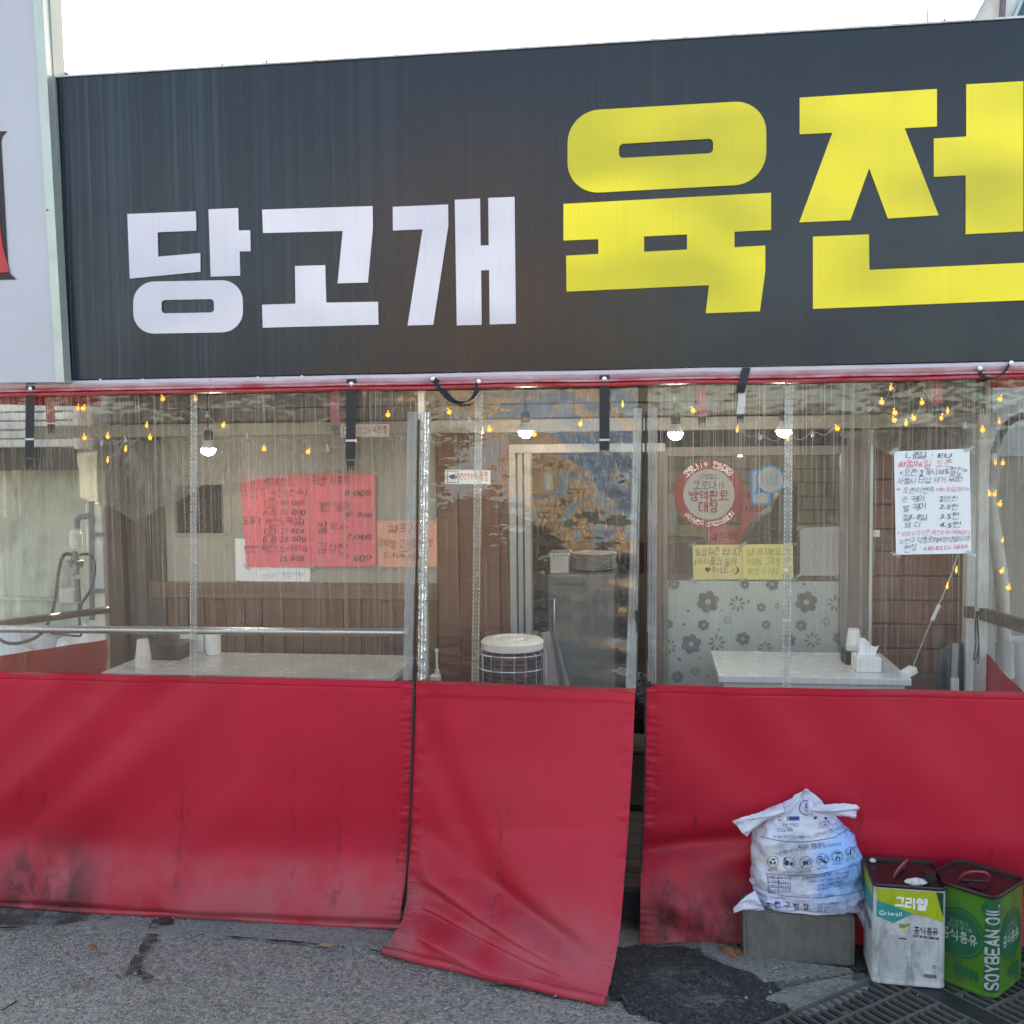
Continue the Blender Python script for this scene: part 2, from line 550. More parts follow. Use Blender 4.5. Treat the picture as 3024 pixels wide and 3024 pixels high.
def hangul(ch):
    k = ord(ch) - 0xAC00
    li, vi, ti = k // 588, (k % 588) // 28, k % 28
    y0 = .36 if ti else .0
    out = []
    if vi in _VER:
        out += _fit(_INI[li], .06, y0 + .10, .48, .80) + _fit(_VER[vi], .56, y0 - .04 if not ti else y0, .90, .84)
    elif vi in _HOR:
        m_ = lerp(y0, .82, .46)
        out += _fit(_INI[li], .20, m_ + .05, .76, .82) + _fit(_HOR[vi], .04, y0 + .0, .92, m_ - .02)
    else:
        h_, v_ = _MIX[vi]
        m_ = lerp(y0, .82, .48)
        out += _fit(_INI[li], .10, m_ + .05, .52, .82) + _fit(_HOR[h_], .03, y0 + .03, .60, m_ - .02) + _fit(_VER[v_], .62 if v_ != 4 else .52, y0 - .04 if not ti else y0, .94, .84)
    if ti:
        out += _fit(_FIN[ti], .20, -.05, .82, .26)
    return out
def ribbon2d(st, w_):
    vs_, n = [], len(st)
    closed = n > 3 and abs(st[0][0] - st[-1][0]) + abs(st[0][1] - st[-1][1]) < 1e-6
    for i in range(n):
        a = st[i - 1] if i else (st[-2] if closed else None)
        b = st[i + 1] if i < n - 1 else (st[1] if closed else None)
        p = V(st[i])
        d0 = (p - V(a)).normalized() if a else None
        d1 = (V(b) - p).normalized() if b else None
        d0, d1 = d0 or d1, d1 or d0
        t = (d0 + d1)
        t = t.normalized() if t.length > .05 else d1
        nn = V((-t.y, t.x)) * w_ / max(.5, t.dot(d1))
        e = V((0, 0))
        if not a:
            e = -d1 * w_ * .6
        elif not b:
            e = d0 * w_ * .6
        vs_ += [tuple(p + nn + e), tuple(p - nn + e)]
    return vs_, [(2 * i, 2 * i + 1, 2 * i + 3, 2 * i + 2) for i in range(n - 1)]
_LAT = {'S': [[(1, .85), (.75, 1), (.25, 1), (0, .82), (.1, .6), (.9, .4), (1, .2), (.75, 0), (.25, 0), (0, .15)]], 'O': [_circ(0, 0, 1, 1, 16)], 'Y': [[(0, 1), (.5, .5), (1, 1)], [(.5, .5), (.5, 0)]],
        'B': [[(0, 0), (0, 1), (.75, 1), (.95, .85), (.95, .65), (.75, .52), (.1, .52)], [(.75, .52), (1, .38), (1, .15), (.75, 0), (0, 0)]], 'E': [[(1, 1), (0, 1), (0, 0), (1, 0)], [(0, .5), (.85, .5)]],
        'A': [[(0, 0), (.5, 1), (1, 0)], [(.2, .32), (.8, .32)]], 'N': [[(0, 0), (0, 1), (1, 0), (1, 1)]], 'I': [[(.12, 0), (.12, 1)]], 'L': [[(0, 1), (0, 0), (1, 0)]]}
def glyph(ch, off=0.0):
    k = (ch, off)
    if k in _gl:
        return _gl[k]
    vs_, fs_, adv = [], [], .38
    if 0xAC00 <= ord(ch) <= 0xD7A3:
        for st in hangul(ch):
            a, b = ribbon2d(st, .034 + off)
            fs_ += [tuple(i + len(vs_) for i in f) for f in b]
            vs_ += a
        adv = .98
    elif ch in _LAT and off >= .05:
        for st in _LAT[ch]:
            fine = []
            for p0, p1 in zip(st, st[1:]):
                nq = max(1, int(math.hypot(p1[0] - p0[0], p1[1] - p0[1]) / .16))
                fine += [(lerp(p0[0], p1[0], i / nq), lerp(p0[1], p1[1], i / nq)) for i in range(nq)]
            fine.append(st[-1])
            a, b = ribbon2d([(x * .6 + .08, y * .76) for x, y in fine], .03 + off)
            fs_ += [tuple(i + len(vs_) for i in f) for f in b]
            vs_ += a
        adv = .84 if ch != 'I' else .34
    elif ch == '\u2665':
        vs_ = [(.4 + .4 * math.sin(t) ** 3, .4 + .4 * (13 * math.cos(t) - 5 * math.cos(2 * t) - 2 * math.cos(3 * t) - math.cos(4 * t)) / 16) for t in [2 * math.pi * i / 24 for i in range(24)]]
        fs_, adv = [tuple(range(24))], .95
    elif ch != ' ':
        c = bpy.data.curves.new('glyph', 'FONT')
        c.resolution_u = 3
        c.body = ch
        c.offset = 0.0
        o = bpy.data.objects.new('glyph', c)
        GSC.collection.objects.link(o)
        vl = GSC.view_layers[0]
        vl.update()
        me = bpy.data.meshes.new_from_object(o.evaluated_get(vl.depsgraph))
        vs_ = [(v.co.x, v.co.y) for v in me.vertices]
        fs_ = [tuple(p.vertices) for p in me.polygons]
        bpy.data.objects.remove(o)
        bpy.data.curves.remove(c)
        bpy.data.meshes.remove(me)
        adv = max(x for x, _ in vs_) + .09
    _gl[k] = (vs_, fs_, adv)
    return _gl[k]
def text2d(s, hand=0.0, off=0.0, track=0.0):
    """list of 2-D verts / faces and total advance, cap height about 0.75"""
    vs_, fs_, x = [], [], 0.0
    for ch in s:
        gv, gf, adv = glyph(ch, off)
        n = len(vs_)
        a = random.uniform(-.12, .12) * hand
        sx, sy = 1 + random.uniform(-.16, .16) * hand, 1 + random.uniform(-.22, .14) * hand
        dy = random.uniform(-.08, .08) * hand
        for gx, gy in gv:
            qx, qy = (gx - .45) * sx, (gy - .38) * sy
            qx += .14 * hand * qy
            vs_.append((x + .45 + qx * math.cos(a) - qy * math.sin(a), .38 + dy + qx * math.sin(a) + qy * math.cos(a)))
        fs_ += [tuple(i + n for i in f) for f in gf]
        x += adv * (1 - .04 * hand) + track
    return vs_, fs_, max(x, .01)
def put_text(mb, s, o, e, h, up=V((0, 0, 1)), hand=0.0, off=0.0, track=0.0, lift=V((0, 0, 0))):
    """lettering whose baseline runs from world point o to e; h = full glyph height"""
    vs_, fs_, adv = text2d(s, hand, off, track)
    r = (e - o)
    k = h / .9
    mb.add([o + r * (x / adv) + up * (y * k) + lift for x, y in vs_], fs_)
def px_text(mb, s, x0, y0, x1, y1, h, plane, hand=0.0, off=0.0, track=0.0):
    o, e = P(x0, y0, plane), P(x1, y1, plane)
    k = (e - o).length / math.hypot(x1 - x0, y1 - y0)
    put_text(mb, s, o, e, h * k, hand=hand, off=off, track=track)
def ring2d(cx, cy, r0, r1, n=28, sx=1.0):
    vs_ = []
    for i in range(n):
        a = 2 * math.pi * i / n
        vs_ += [(cx + r0 * math.cos(a) * sx, cy + r0 * math.sin(a)), (cx + r1 * math.cos(a) * sx, cy + r1 * math.sin(a))]
    return vs_, [(2 * i, 2 * i + 1, (2 * i + 3) % (2 * n), (2 * i + 2) % (2 * n)) for i in range(n)]
def disc2d(cx, cy, r, n=24, sx=1.0):
    return [(cx + r * math.cos(2 * math.pi * i / n) * sx, cy + r * math.sin(2 * math.pi * i / n)) for i in range(n)], [tuple(range(n))]
def line2d(a, b, wd):
    a, b = V((a[0], a[1])), V((b[0], b[1]))
    t = (b - a).normalized()
    p = V((-t.y, t.x)) * wd / 2
    return [tuple(a - p), tuple(b - p), tuple(b + p), tuple(a + p)], [(0, 1, 2, 3)]
def rect2d(x0, y0, x1, y1):
    return [(x0, y0), (x1, y0), (x1, y1), (x0, y1)], [(0, 1, 2, 3)]

# ================================================================== MATERIAL SET
M_ASPH = mat_asphalt('asphalt', (.26, .243, .212), (.38, .356, .312), (.60, .555, .47), (.12, .112, .098))
M_PATCH = mat_asphalt('fresh_asphalt_and_shade', (.022, .022, .022), (.046, .046, .045), (.14, .14, .135), (.014, .014, .014))
M_CONC = mat_asphalt('worn_concrete', (.23, .221, .20), (.32, .308, .282), (.40, .382, .345), (.17, .163, .148))
def mat_stain(name, col, lo, hi, scale=22):
    n = NT(name)
    n.b.inputs['Base Color'].default_value = c4(col)
    n.b.inputs['Roughness'].default_value = .75
    n.put(n.b.inputs['Alpha'], n.ramp(n.noise(scale, 6, rough=.7), [(lo, 0), (hi, .95)]))
    return n.m
M_STAIN = mat_stain('soft_stain', (.03, .027, .025), .36, .58)
M_DAMP = mat_stain('soft_damp', (.05, .047, .043), .38, .66, 9)
M_CRACK = pbr('crack_dirt', (.018, .017, .016), .95, var=.5, scale=40, bump=.6, bscale=120, bdist=.006)
M_TARP = mat_tarp()
M_VINYL = mat_vinyl('clear_vinyl', .055, .85, wob=.14, wobs=5)
M_FLAP = mat_vinyl('clear_vinyl_flap', .03, .5, wob=.30, wobs=7)
M_SIDEV = mat_vinyl('clear_vinyl_side', .05, .25, wob=.2, spec=.2)
M_DRAPE = mat_vinyl('milky_sheet', .42, .2, tint=(.75, .77, .77), wob=.5, rough=.5, spec=.08)
M_WEB = pbr('white_webbing', (.56, .54, .50), .35, var=.25, scale=30, bump=.4, bscale=90, bdist=.003)
M_TAPE = mat_vinyl('zip_tape_vinyl', .78, .3, tint=(.85, .86, .86), wob=.7, wobs=26)
M_BLACK = pbr('black_webbing', (.012, .013, .018), .55, bump=.3, bscale=300)
M_BLACKP = pbr('black_plastic', (.015, .015, .017), .35, bump=.05)
M_ALU = pbr('aluminium', (.55, .57, .60), .32, .85, var=.08, bump=.05, bscale=30)
M_STEEL = pbr('painted_steel', (.60, .61, .62), .45, .1, grime=.4)
M_RAIL = pbr('brown_rail', (.07, .06, .058), .5, .2)
M_WHITE = pbr('white_plastic', (.72, .72, .71), .4, var=.05, bump=.05)
M_PAPER = pbr('white_paper', (.78, .79, .80), .8, var=.04, scale=9, bump=.25, bscale=9, bdist=.004)
M_PINK = pbr('pink_card', (.80, .16, .20), .8, var=.06, scale=5, bump=.3, bscale=6, bdist=.006)
M_ORANGE = pbr('orange_card', (.80, .36, .26), .8, var=.06, scale=5, bump=.3, bscale=6, bdist=.006)
M_YELL = pbr('yellow_card', (.52, .45, .21), .8, var=.06, scale=5, bump=.3, bscale=6, bdist=.006)
M_CREAM = pbr('cream_board', (.36, .335, .28), .7, var=.1, scale=3, grime=.25, grime_col=(.2, .17, .13))
M_BEAM = pbr('cream_beam', (.33, .315, .28), .6, var=.1, grime=.3, grime_col=(.25, .22, .18))
M_SIDING = pbr('grey_siding', (.16, .155, .145), .35, var=.15, scale=4, bump=.1)
M_WOOD = mat_wood('knotty_pine', (.085, .034, .018), (.19, .085, .046))
M_WOODL = mat_wood('pine_rail', (.12, .058, .034), (.21, .115, .072), along='x')
M_WOODD = mat_wood('dark_timber', (.045, .028, .024), (.10, .06, .048))
M_DOORW = mat_wood('red_brown_timber', (.095, .028, .012), (.17, .058, .028), .4)
M_DOORH = mat_wood('red_brown_timber_cross', (.095, .029, .013), (.17, .064, .034), .4, 'x')
M_DECK = mat_wood('grey_deck', (.05, .047, .045), (.11, .10, .095), .8, 'x')
M_MARBLE = pbr('marble_laminate', (.56, .57, .57), .25, var=.3, scale=7, bump=.0)
M_DARK = pbr('dark_interior', (.025, .025, .027), .7)
M_ROOM = pbr('room_wall', (.20, .187, .16), .7, var=.1)
M_BROWN = pbr('maroon_band', (.07, .022, .022), .5)
M_GREENW = pbr('pale_green_wall', (.46, .49, .40), .7, var=.15, scale=2.5, grime=.75, grime_col=(.10, .10, .09))
INK_K = ink('black', (.02, .02, .028))
INK_DK = ink('marker', (.10, .025, .03))
INK_R = ink('red', (.70, .10, .14))
INK_N = ink('navy', (.03, .03, .16))
INK_W = ink('white', (.78, .78, .76))
INK_G = ink('grey', (.34, .35, .37))

# ================================================================== GROUND
def rough_loop(pts, amp=.012, seg=.05, seed=0.0):
    out = []
    n = len(pts)
    for i in range(n):
        a, b = pts[i], pts[(i + 1) % n]
        k = max(1, int((b - a).length / seg))
        for j in range(k):
            p = a.lerp(b, j / k)
            q = noise.noise_vector(V((p.x * 14 + seed, p.y * 14, seed))) * amp
            out.append(V((p.x + q.x, p.y + q.y, p.z)))
    return out
g = MB()
S = 220
def gfun(u, v):
    # dense where the camera looks, stretched to the horizon outside
    x = (u * 2 - 1); y = (v * 2 - 1)
    X = -.6 + 2.6 * x + 200 * max(0, abs(x) - .8) * (1 if x > 0 else -1)
    Y = -.9 + 1.6 * y + 200 * max(0, abs(y) - .8) * (1 if y > 0 else -1)
    h = .006 * noise.noise(V((X * 2.2, Y * 2.2, 0))) + .002 * noise.noise(V((X * 19, Y * 19, 3)))
    return V((X, Y, GZ - .004 + (h if abs(x) < .8 and abs(y) < .8 else 0)))
g.grid(gfun, 150, 90)
struct('road', g, M_ASPH, smooth=True)

def slab(name, px, z0, th, mat, amp=.012, seed=0.0, seg=.04):
    pts = rough_loop([G(x, y, GZ + z0) for x, y in px], amp, seg, seed)
    mb = MB().prism(pts, (0, 0, -th))
    return struct(name, mb, mat)
# worn concrete strip along the foot of the curtains (crack runs along its outer edge)
slab('pavement', [(-700, 2640), (2160, 2640), (2160, 2790), (1900, 2815), (1700, 2830), (1500, 2828), (1180, 2806), (1050, 2797), (900, 2778), (700, 2762),
                  (560, 2756), (440, 2752), (300, 2738), (100, 2735), (-700, 2700)], .010, .03, M_CONC, .016, 1.0)
cr = MB()
def crack(pts, wd, seed):
    pts = [G(x, y, GZ + .006) for x, y in pts]
    fine = []
    for a, b in zip(pts, pts[1:]):
        for j in range(8):
            p = a.lerp(b, j / 8)
            q = noise.noise_vector(V((p.x * 20 + seed, p.y * 20, 1))) * .014
            fine.append(V((p.x + q.x, p.y + q.y, p.z)))
    fine.append(pts[-1])
    L, Rr = [], []
    for i, p in enumerate(fine):
        t = (fine[min(i + 1, len(fine) - 1)] - fine[max(i - 1, 0)]).normalized()
        nn = V((-t.y, t.x, 0))
        ww = wd * (.35 + .9 * abs(noise.noise(V((p.x * 25, p.y * 25, seed)))) + .4 * random.random())
        L.append(p + nn * ww); Rr.append(p - nn * ww)
    return MB().sheet(L + Rr[::-1])
struct('pavement_crack', crack([(0, 2738), (200, 2733), (440, 2745), (700, 2766), (900, 2782), (1050, 2800), (1180, 2810)], .009, 2.0), M_CRACK)
struct('pavement_crack', crack([(455, 2740), (440, 2775), (415, 2820), (395, 2865), (345, 2885)], .026, 5.0), M_STAIN)
struct('pavement_crack', crack([(395, 2868), (440, 2890)], .02, 6.0), M_STAIN)
struct('pavement_crack', crack([(0, 2985), (25, 2968), (48, 2955)], .007, 8.0), M_CRACK)
struct('pavement_crack', crack([(1430, 2908), (1500, 2912), (1560, 2925), (1630, 2950), (1660, 2948)], .004, 9.0), M_CRACK)
struct('oil_stain', MB().sheet(rough_loop([G(x, y, GZ + .0145) for x, y in [(455, 2712), (515, 2710), (512, 2728), (470, 2735), (440, 2740)]], .02, .02, 4)), mat_stain('wet_stain', (.03, .012, .014), .36, .6))
struct('damp_stain', MB().sheet(rough_loop([G(x, y, GZ + .0135) for x, y in [(-300, 2660), (240, 2690), (330, 2715), (150, 2732), (-300, 2730)]], .03, .03, 9)), M_DAMP)
# fresh black asphalt patch in front of the door
slab('asphalt_patch', [(1800, 2800), (2000, 2790), (2050, 2805), (2130, 2850), (2200, 2860), (2270, 2880), (2330, 2960), (2335, 3080), (2270, 3200), (1940, 3200),
                       (1950, 3010), (1905, 2985), (1850, 2975), (1830, 2945), (1795, 2940)], .014, .03, M_PATCH, .03, 3.0, .02)
struct('dust_stain', MB().sheet(rough_loop([G(x, y, GZ + .0185) for x, y in [(1900, 2860), (2040, 2850), (2150, 2890), (2190, 2960), (2060, 2990), (1960, 2950)]], .03, .03, 12)), mat_stain('dust', (.20, .195, .18), .46, .75, 16))
slab('pavement_slab', Z(2100, 2250, .4783, [(-60, 1100), (190, 1190), (860, 1275), (880, 1300), (640, 1315), (330, 1352), (250, 1290), (60, 1230), (-60, 1160)]), .020, .03, M_CONC, .008, 4.0)
slab('pavement_slab', Z(2100, 2250, .4783, [(335, 1452), (480, 1395), (700, 1345), (862, 1312), (870, 1345), (985, 1388), (840, 1470), (610, 1560), (540, 1562), (460, 1480)]), .024, .03, M_CONC, .006, 5.0)
slab('pavement', [(2150, 2640), (3500, 2640), (3500, 2890), (2800, 2890), (2560, 2860), (2350, 2840), (2180, 2800)], .010, .03, M_PATCH, .01, 6.0)  # dark material puts the shade beneath the cans into the ground colour

# drain trench + two grates
ga, gb = G(2345, 3015), G(2590, 2912)
gu = (gb - ga); gu.z = 0; gu.normalize()          # along the left end
gv_ = V((gu.y, -gu.x, 0))                         # along the drain, towards the right and the camera
g0 = ga - gu * .32
struct('drain_trench', MB().prism([g0 + V((0, 0, .012 )), g0 + gu * 1.36 + V((0, 0, .012)), g0 + gu * 1.36 + gv_ * .9 + V((0, 0, .012)), g0 + gv_ * .9 + V((0, 0, .012))], (0, 0, -.004)),
       pbr('drain_shade', (.004, .004, .004), 1.0, bump=0, spec=0.0))  # flat black sheet stands in for the unlit depth below the bars
M_GRATE = pbr('grate_iron', (.14, .135, .125), .6, .5, var=.4, scale=20, grime=.5, grime_col=(.10, .085, .07), bump=.5, bscale=90, bdist=.003)
def grate(o, lu, lv, label):
    t = thing('drain_grate', label, 'grate', (o.x, o.y, GZ))
    rot = Matrix((gu, gv_, V((0, 0, 1)))).transposed()
    zc = GZ + .022
    nb = int(lu / .034)
    for i in range(nb + 1):
        c = o + gu * (lu * i / nb) + gv_ * lv / 2
        c.z = zc
        obj('bar', MB().box(c, (.0065, lv, .018), rot), M_GRATE, t)
    nc = max(2, int(lv / .105))
    for i in range(nc + 1):
        c = o + gu * lu / 2 + gv_ * (lv * i / nc)
        c.z = zc + .0005
        obj('cross_bar', MB().box(c, (lu + .008, .011, .0185), rot), M_GRATE, t)
    return t
grate(g0 + gu * .02, .74, .86, 'rusty iron drain grate beside the broken concrete slab')
grate(g0 + gu * .85, .50, .86, 'rusty iron drain grate under the green oil can')
pb = MB()
c = g0 + gu * .805 + gv_ * .44
pb.box((c.x, c.y, GZ + .02), (.075, .86, .018), Matrix((gu, gv_, V((0, 0, 1)))).transposed())
struct('drain_cover_strip', pb, pbr('iron_strip', (.035, .036, .038), .5, .4, var=.4, scale=14, grime=.4))

# ================================================================== SHOP BUILDING
WY = .95
def wbox(x0, y0, x1, y1, plane=WY, th=.02, proud=0.0):
    """box on the wall plane from the photo rectangle x0,y0 .. x1,y1"""
    a, b = P(x0, y0, plane), P(x1, y1, plane)
    return MB().bbox((a.x, plane - proud, a.z), (b.x, plane - proud + th, b.z))
shop = thing('shop_building', 'low shop front behind the vinyl curtains with timber panelling', 'building', (0, WY, 0))
XL, XR = P(325, 1500, WY).x, 1.5
obj('roof', MB().bbox((XL - .02, -.0, 2.42), (XR + .6, 4.2, 2.50)), M_DARK, shop)
obj('back_wall', MB().bbox((XL, 3.0, GZ), (XR, 3.1, 2.42)), M_ROOM, shop)
obj('side_wall', MB().bbox((XL, WY + .12, GZ), (XL + .1, 3.0, 2.42)), M_ROOM, shop)
obj('side_wall', MB().bbox((XR - .1, WY + .12, GZ), (XR, 3.0, 2.42)), M_ROOM, shop)
obj('floor', MB().bbox((XL, WY + .12, GZ), (XR, 3.0, .1)), M_DARK, shop)
obj('parapet', MB().bbox((XL - .1, .6, 2.5), (XR + .6, 4.2, 2.95)), M_DARK, shop)
obj('dado_band', MB().bbox((XL + .1, 2.985, 1.0), (XR - .1, 3.0, 1.2)), M_BROWN, shop)
xa = P(490, 1500, WY).x
xb = P(1290, 1500, WY).x
xc = P(1508, 1500, WY).x           # door frame starts
xd = P(1945, 1500, WY).x           # right jamb / window starts
xe = P(2500, 1500, WY).x
xf = P(2572, 1500, WY).x
xg = P(2856, 1500, WY).x
zb = P(1000, 1720, WY).z           # bottom of cream board
zr = P(1000, 1768, WY).z           # bottom of timber rail
zt = 1.90                          # underside of beam
FLR = .12
# backing so that no light leaks between boards
obj('wall_core', MB().bbox((XL, WY + .03, GZ), (xc, WY + .12, 2.42)).bbox((xd - .02, WY + .03, GZ), (xd + .03, WY + .12, 2.42)).bbox((xe, WY + .03, GZ), (XR, WY + .12, 2.42))
    .bbox((xc, WY + .03, 1.80), (xe, WY + .12, 2.42)), M_DARK, shop)
# cream board with the dark hatch
wa, wb_ = P(515, 1432, WY), P(665, 1575, WY)
cream = [(xa, zb), (xb, zb), (xb, zt), (xa, zt)]
obj('cream_board', MB().prism([V((x, WY - .005, z)) for x, z in cream], (0, .03, 0), [[V((x, WY - .005, z)) for x, z in ((wa.x, wb_.z), (wb_.x, wb_.z), (wb_.x, wa.z), (wa.x, wa.z))]]), M_CREAM, shop)
hatch = obj('hatch_window', MB().bbox((wa.x, WY + .02, wb_.z), (wb_.x, WY + .028, wa.z)), pbr('hatch_glass', (.012, .014, .016), .15, bump=0), shop)
obj('frame', MB().bbox((wa.x - .01, WY - .012, wb_.z - .012), (wb_.x + .01, WY - .006, wb_.z)).bbox((wb_.x, WY - .012, wb_.z), (wb_.x + .035, WY - .006, wa.z)), M_BEAM, hatch)
obj('rail', MB().bbox((xa - .1, WY - .022, zr), (xb, WY + .01, zb)), M_WOODL, shop, bevel=.003)
x = xa - .10
k = 0
while x < xb - .02:
    wd = .098 + .012 * math.sin(k * 2.3)
    x1 = min(x + wd, xb - .004)
    obj('plank', MB().bbox((x + .002, WY - .010 + .003 * math.sin(k * 5), FLR), (x1 - .002, WY + .02, zr - .001)), M_WOOD, shop, bevel=.003)
    x += wd; k += 1
# dark timber posts at the left end
for (p0, p1, yy) in ((327, 372, -.05), (374, 408, -.01), (412, 446, -.06), (450, 488, -.02)):
    a, b = P(p0, 1500, WY).x, P(p1, 1500, WY).x
    obj('timber_post', MB().bbox((a, WY + yy, FLR), (b, WY + .02, 1.9)), M_WOODD, shop, bevel=.004)
# cream beam and grey siding above
obj('beam', MB().bbox((XL - .35, WY - .07, 1.885), (XR, WY + .02, 1.945)), M_BEAM, shop, bevel=.004)
z = 1.947
k = 0
while z < 2.40:
    obj('siding_board', MB().bbox((XL, WY - .012 + .004 * (k % 2), z + .002), (XR, WY + .02, z + .068)), M_SIDING, shop, bevel=.004)
    z += .07; k += 1
# timber door leaf beside the entrance (three wide boards)
xs = [xb + .004, P(1356, 1500, WY).x, P(1478, 1500, WY).x, xc - .002]
for a, b in zip(xs, xs[1:]):
    obj('door_board', MB().bbox((a + .0015, WY - .02, FLR), (b - .0015, WY + .02, 1.88)), M_DOORW, shop, bevel=.003)
# aluminium door frame
M_JAMB = pbr('dull_aluminium', (.30, .31, .32), .5, .3, var=.12)
for p0, p1, yy, mm in ((1508, 1527, -.04, M_JAMB), (1531, 1546, -.015, M_JAMB), (1552, 1570, -.03, M_JAMB)):
    a, b = P(p0, 1600, WY).x, P(p1, 1600, WY).x
    obj('door_jamb', MB().bbox((a, WY + yy, FLR), (b, WY + .05, 1.79)), mm, shop, bevel=.002)
obj('door_header', MB().bbox((xc, WY - .045, 1.79), (xd + .03, WY + .029, 1.83)), M_JAMB, shop, bevel=.002)
obj('door_jamb', MB().bbox((xd - .02, WY - .03, FLR), (xd + .02, WY + .029, 1.79)), pbr('brown_jamb', (.12, .08, .06), .5), shop, bevel=.002)
# window: clear above, frosted film with flowers below
zf = P(2200, 1715, WY).z
win = obj('window', MB().bbox((xd + .02, WY - .035, 1.77), (xe, WY + .02, 1.81)).bbox((xe - .03, WY - .035, FLR), (xe, WY + .02, 1.77)).bbox((xd + .02, WY - .035, FLR), (xd + .04, WY + .02, 1.77)), pbr('grey_brown_frame', (.17, .15, .135), .5), shop)
M_GLASS = mat_vinyl('window_glass', .02, .05, tint=(.9, .93, .92), wob=.02, spec=.8)
obj('pane', MB().bbox((xd + .04, WY - .004, FLR), (xe - .03, WY + .002, 1.77)), M_GLASS, win)
nn_ = NT('frosted_film')
nn_.b.inputs['Base Color'].default_value = (.38, .42, .41, 1)
nn_.b.inputs['Roughness'].default_value = .7
nn_.put(nn_.b.inputs['Alpha'], nn_.ramp(nn_.noise(2.2, 3), [(.3, .72), (.7, .88)]))
M_FROST = nn_.m
obj('frosted_film', MB().sheet([V((x, WY - .008, z)) for x, z in ((xd + .041, FLR), (xe - .031, FLR), (xe - .031, zf), (xd + .041, zf))]), M_FROST, win)
M_FLW = ink('flower', (.12, .125, .125))
def flower(px, py, r, kind):
    fl = MB()
    c = P(px, py, WY - .0095)
    s = r / F * 4.9
    if kind == 0:
        for i in range(6):
            a = i * math.pi / 3 + .3
            v2, f2 = disc2d(c.x + math.cos(a) * s * .62, c.z + math.sin(a) * s * .62, s * .36, 10)
            fl.add([V((x, WY - .0095 - .0002 * i, z)) for x, z in v2], f2)
        v2, f2 = ring2d(c.x, c.z, s * .24, s * .5, 14)
        fl.add([V((x, WY - .0109, z)) for x, z in v2], f2)
    elif kind == 1:
        for i in range(8):
            a = i * math.pi / 4 + .1
            d = V((math.cos(a), 0, math.sin(a))); q = V((-d.z, 0, d.x))
            fl.add([c + d * s * .25, c + d * s * .7 + q * s * .16, c + d * s, c + d * s * .7 - q * s * .16], [(0, 1, 2, 3)])
    else:
        v2, f2 = disc2d(c.x, c.z, s, 10)
        fl.add([V((x, WY - .0095, z)) for x, z in v2], f2)
    obj('flower' if kind < 2 else 'dot', fl, M_FLW, win)
for a in [(1991, 1725, 17, 0), (2091, 1777, 33, 0), (2177, 1783, 24, 1), (2248, 1794, 14, 0), (2295, 1790, 9, 1), (2381, 1778, 32, 0), (2468, 1783, 25, 1), (2200, 1727, 13, 0), (2281, 1725, 19, 0),
          (1975, 1843, 13, 0), (2078, 1846, 17, 0), (2149, 1832, 13, 1), (2262, 1845, 14, 0), (2366, 1847, 17, 0), (2440, 1835, 14, 1), (2041, 1902, 30, 0), (2117, 1899, 26, 1), (2194, 1886, 21, 0),
          (2000, 1999, 18, 0), (2053, 1984, 14, 1), (1976, 1910, 24, 1), (2400, 1890, 24, 1), (2478, 1885, 18, 0), (2330, 1890, 20, 0), (2260, 1915, 22, 1),
          (2006, 1947, 6, 2), (2032, 1804, 4, 2), (2020, 1844, 4, 2), (2123, 1860, 4, 2), (2210, 1777, 4, 2), (2090, 1998, 4, 2), (1969, 1968, 3, 2), (2131, 1802, 3, 2), (2065, 1943, 3, 2), (2315, 1812, 4, 2), (2375, 1725, 4, 2)]:
    flower(*a)
# boarded strip right of the window and horizontal-board door
obj('mullion', MB().bbox((xe, WY - .02, FLR), (P(2562, 1500, WY).x, WY + .029, 1.88)), pbr('grey_board', (.16, .13, .115), .6), shop, bevel=.003)
obj('trim_strip', MB().bbox((P(2563, 1500, WY).x, WY - .04, FLR), (xf, WY + .029, 1.88)), M_ALU, shop)
zz = [1.88] + [P(2700, y, WY).z for y in (1415, 1490, 1562, 1628, 1700, 1772, 1842, 1914, 1986)] + [FLR]
for a, b in zip(zz, zz[1:]):
    obj('door_board', MB().bbox((xf + .002, WY - .015, b + .0025), (xg, WY + .02, a - .0025)), M_DOORH, shop, bevel=.004)
obj('white_post', MB().bbox((P(2848, 1700, .9).x, .86, FLR), (P(2880, 1700, .9).x, .93, 1.9)), M_STEEL, shop, bevel=.003)
a, b = P(274, 1700, WY).x, P(322, 1700, WY).x
obj('white_post', MB().bbox((a, WY - .05, FLR), (b, WY + .03, P(300, 1485, WY).z)), M_WHITE, shop, bevel=.004)
obj('post_sticker', MB().sheet([P(x, y, WY - .052) for x, y in ((292, 1482), (310, 1484), (310, 1498), (292, 1496))]), INK_Y if 'INK_Y' in globals() else M_YELL, shop)

# light switch box
sb = thing('switch_box', 'small white switch plate on the brown board door', 'switch', P(2585, 1584, WY - .016))
obj('plate', wbox(2575, 1564, 2596, 1585, WY, .008, .0235), M_WHITE, sb, bevel=.002)
obj('rocker', wbox(2580, 1569, 2591, 1580, WY, .004, .0275), M_WHITE, sb)
# outside lantern-like tape lump on the trim
# ------------------------------------------------ deck under the tent
deck = thing('timber_deck', 'low grey timber deck inside the curtain', 'deck', (0, .3, GZ))
for i in range(6):
    obj('plank', MB().bbox((XL - .1, .10 + i * .142, .085), (xg + .1, .235 + i * .142, .112)), M_DECK, deck, bevel=.003)
obj('front_board', MB().bbox((XL - .1, .085, .0), (xg + .1, .099, .09)), M_DARK, deck)
obj('joist', MB().bbox((XL - .1, .14, GZ), (xg + .1, .20, .084)), M_DECK, deck)

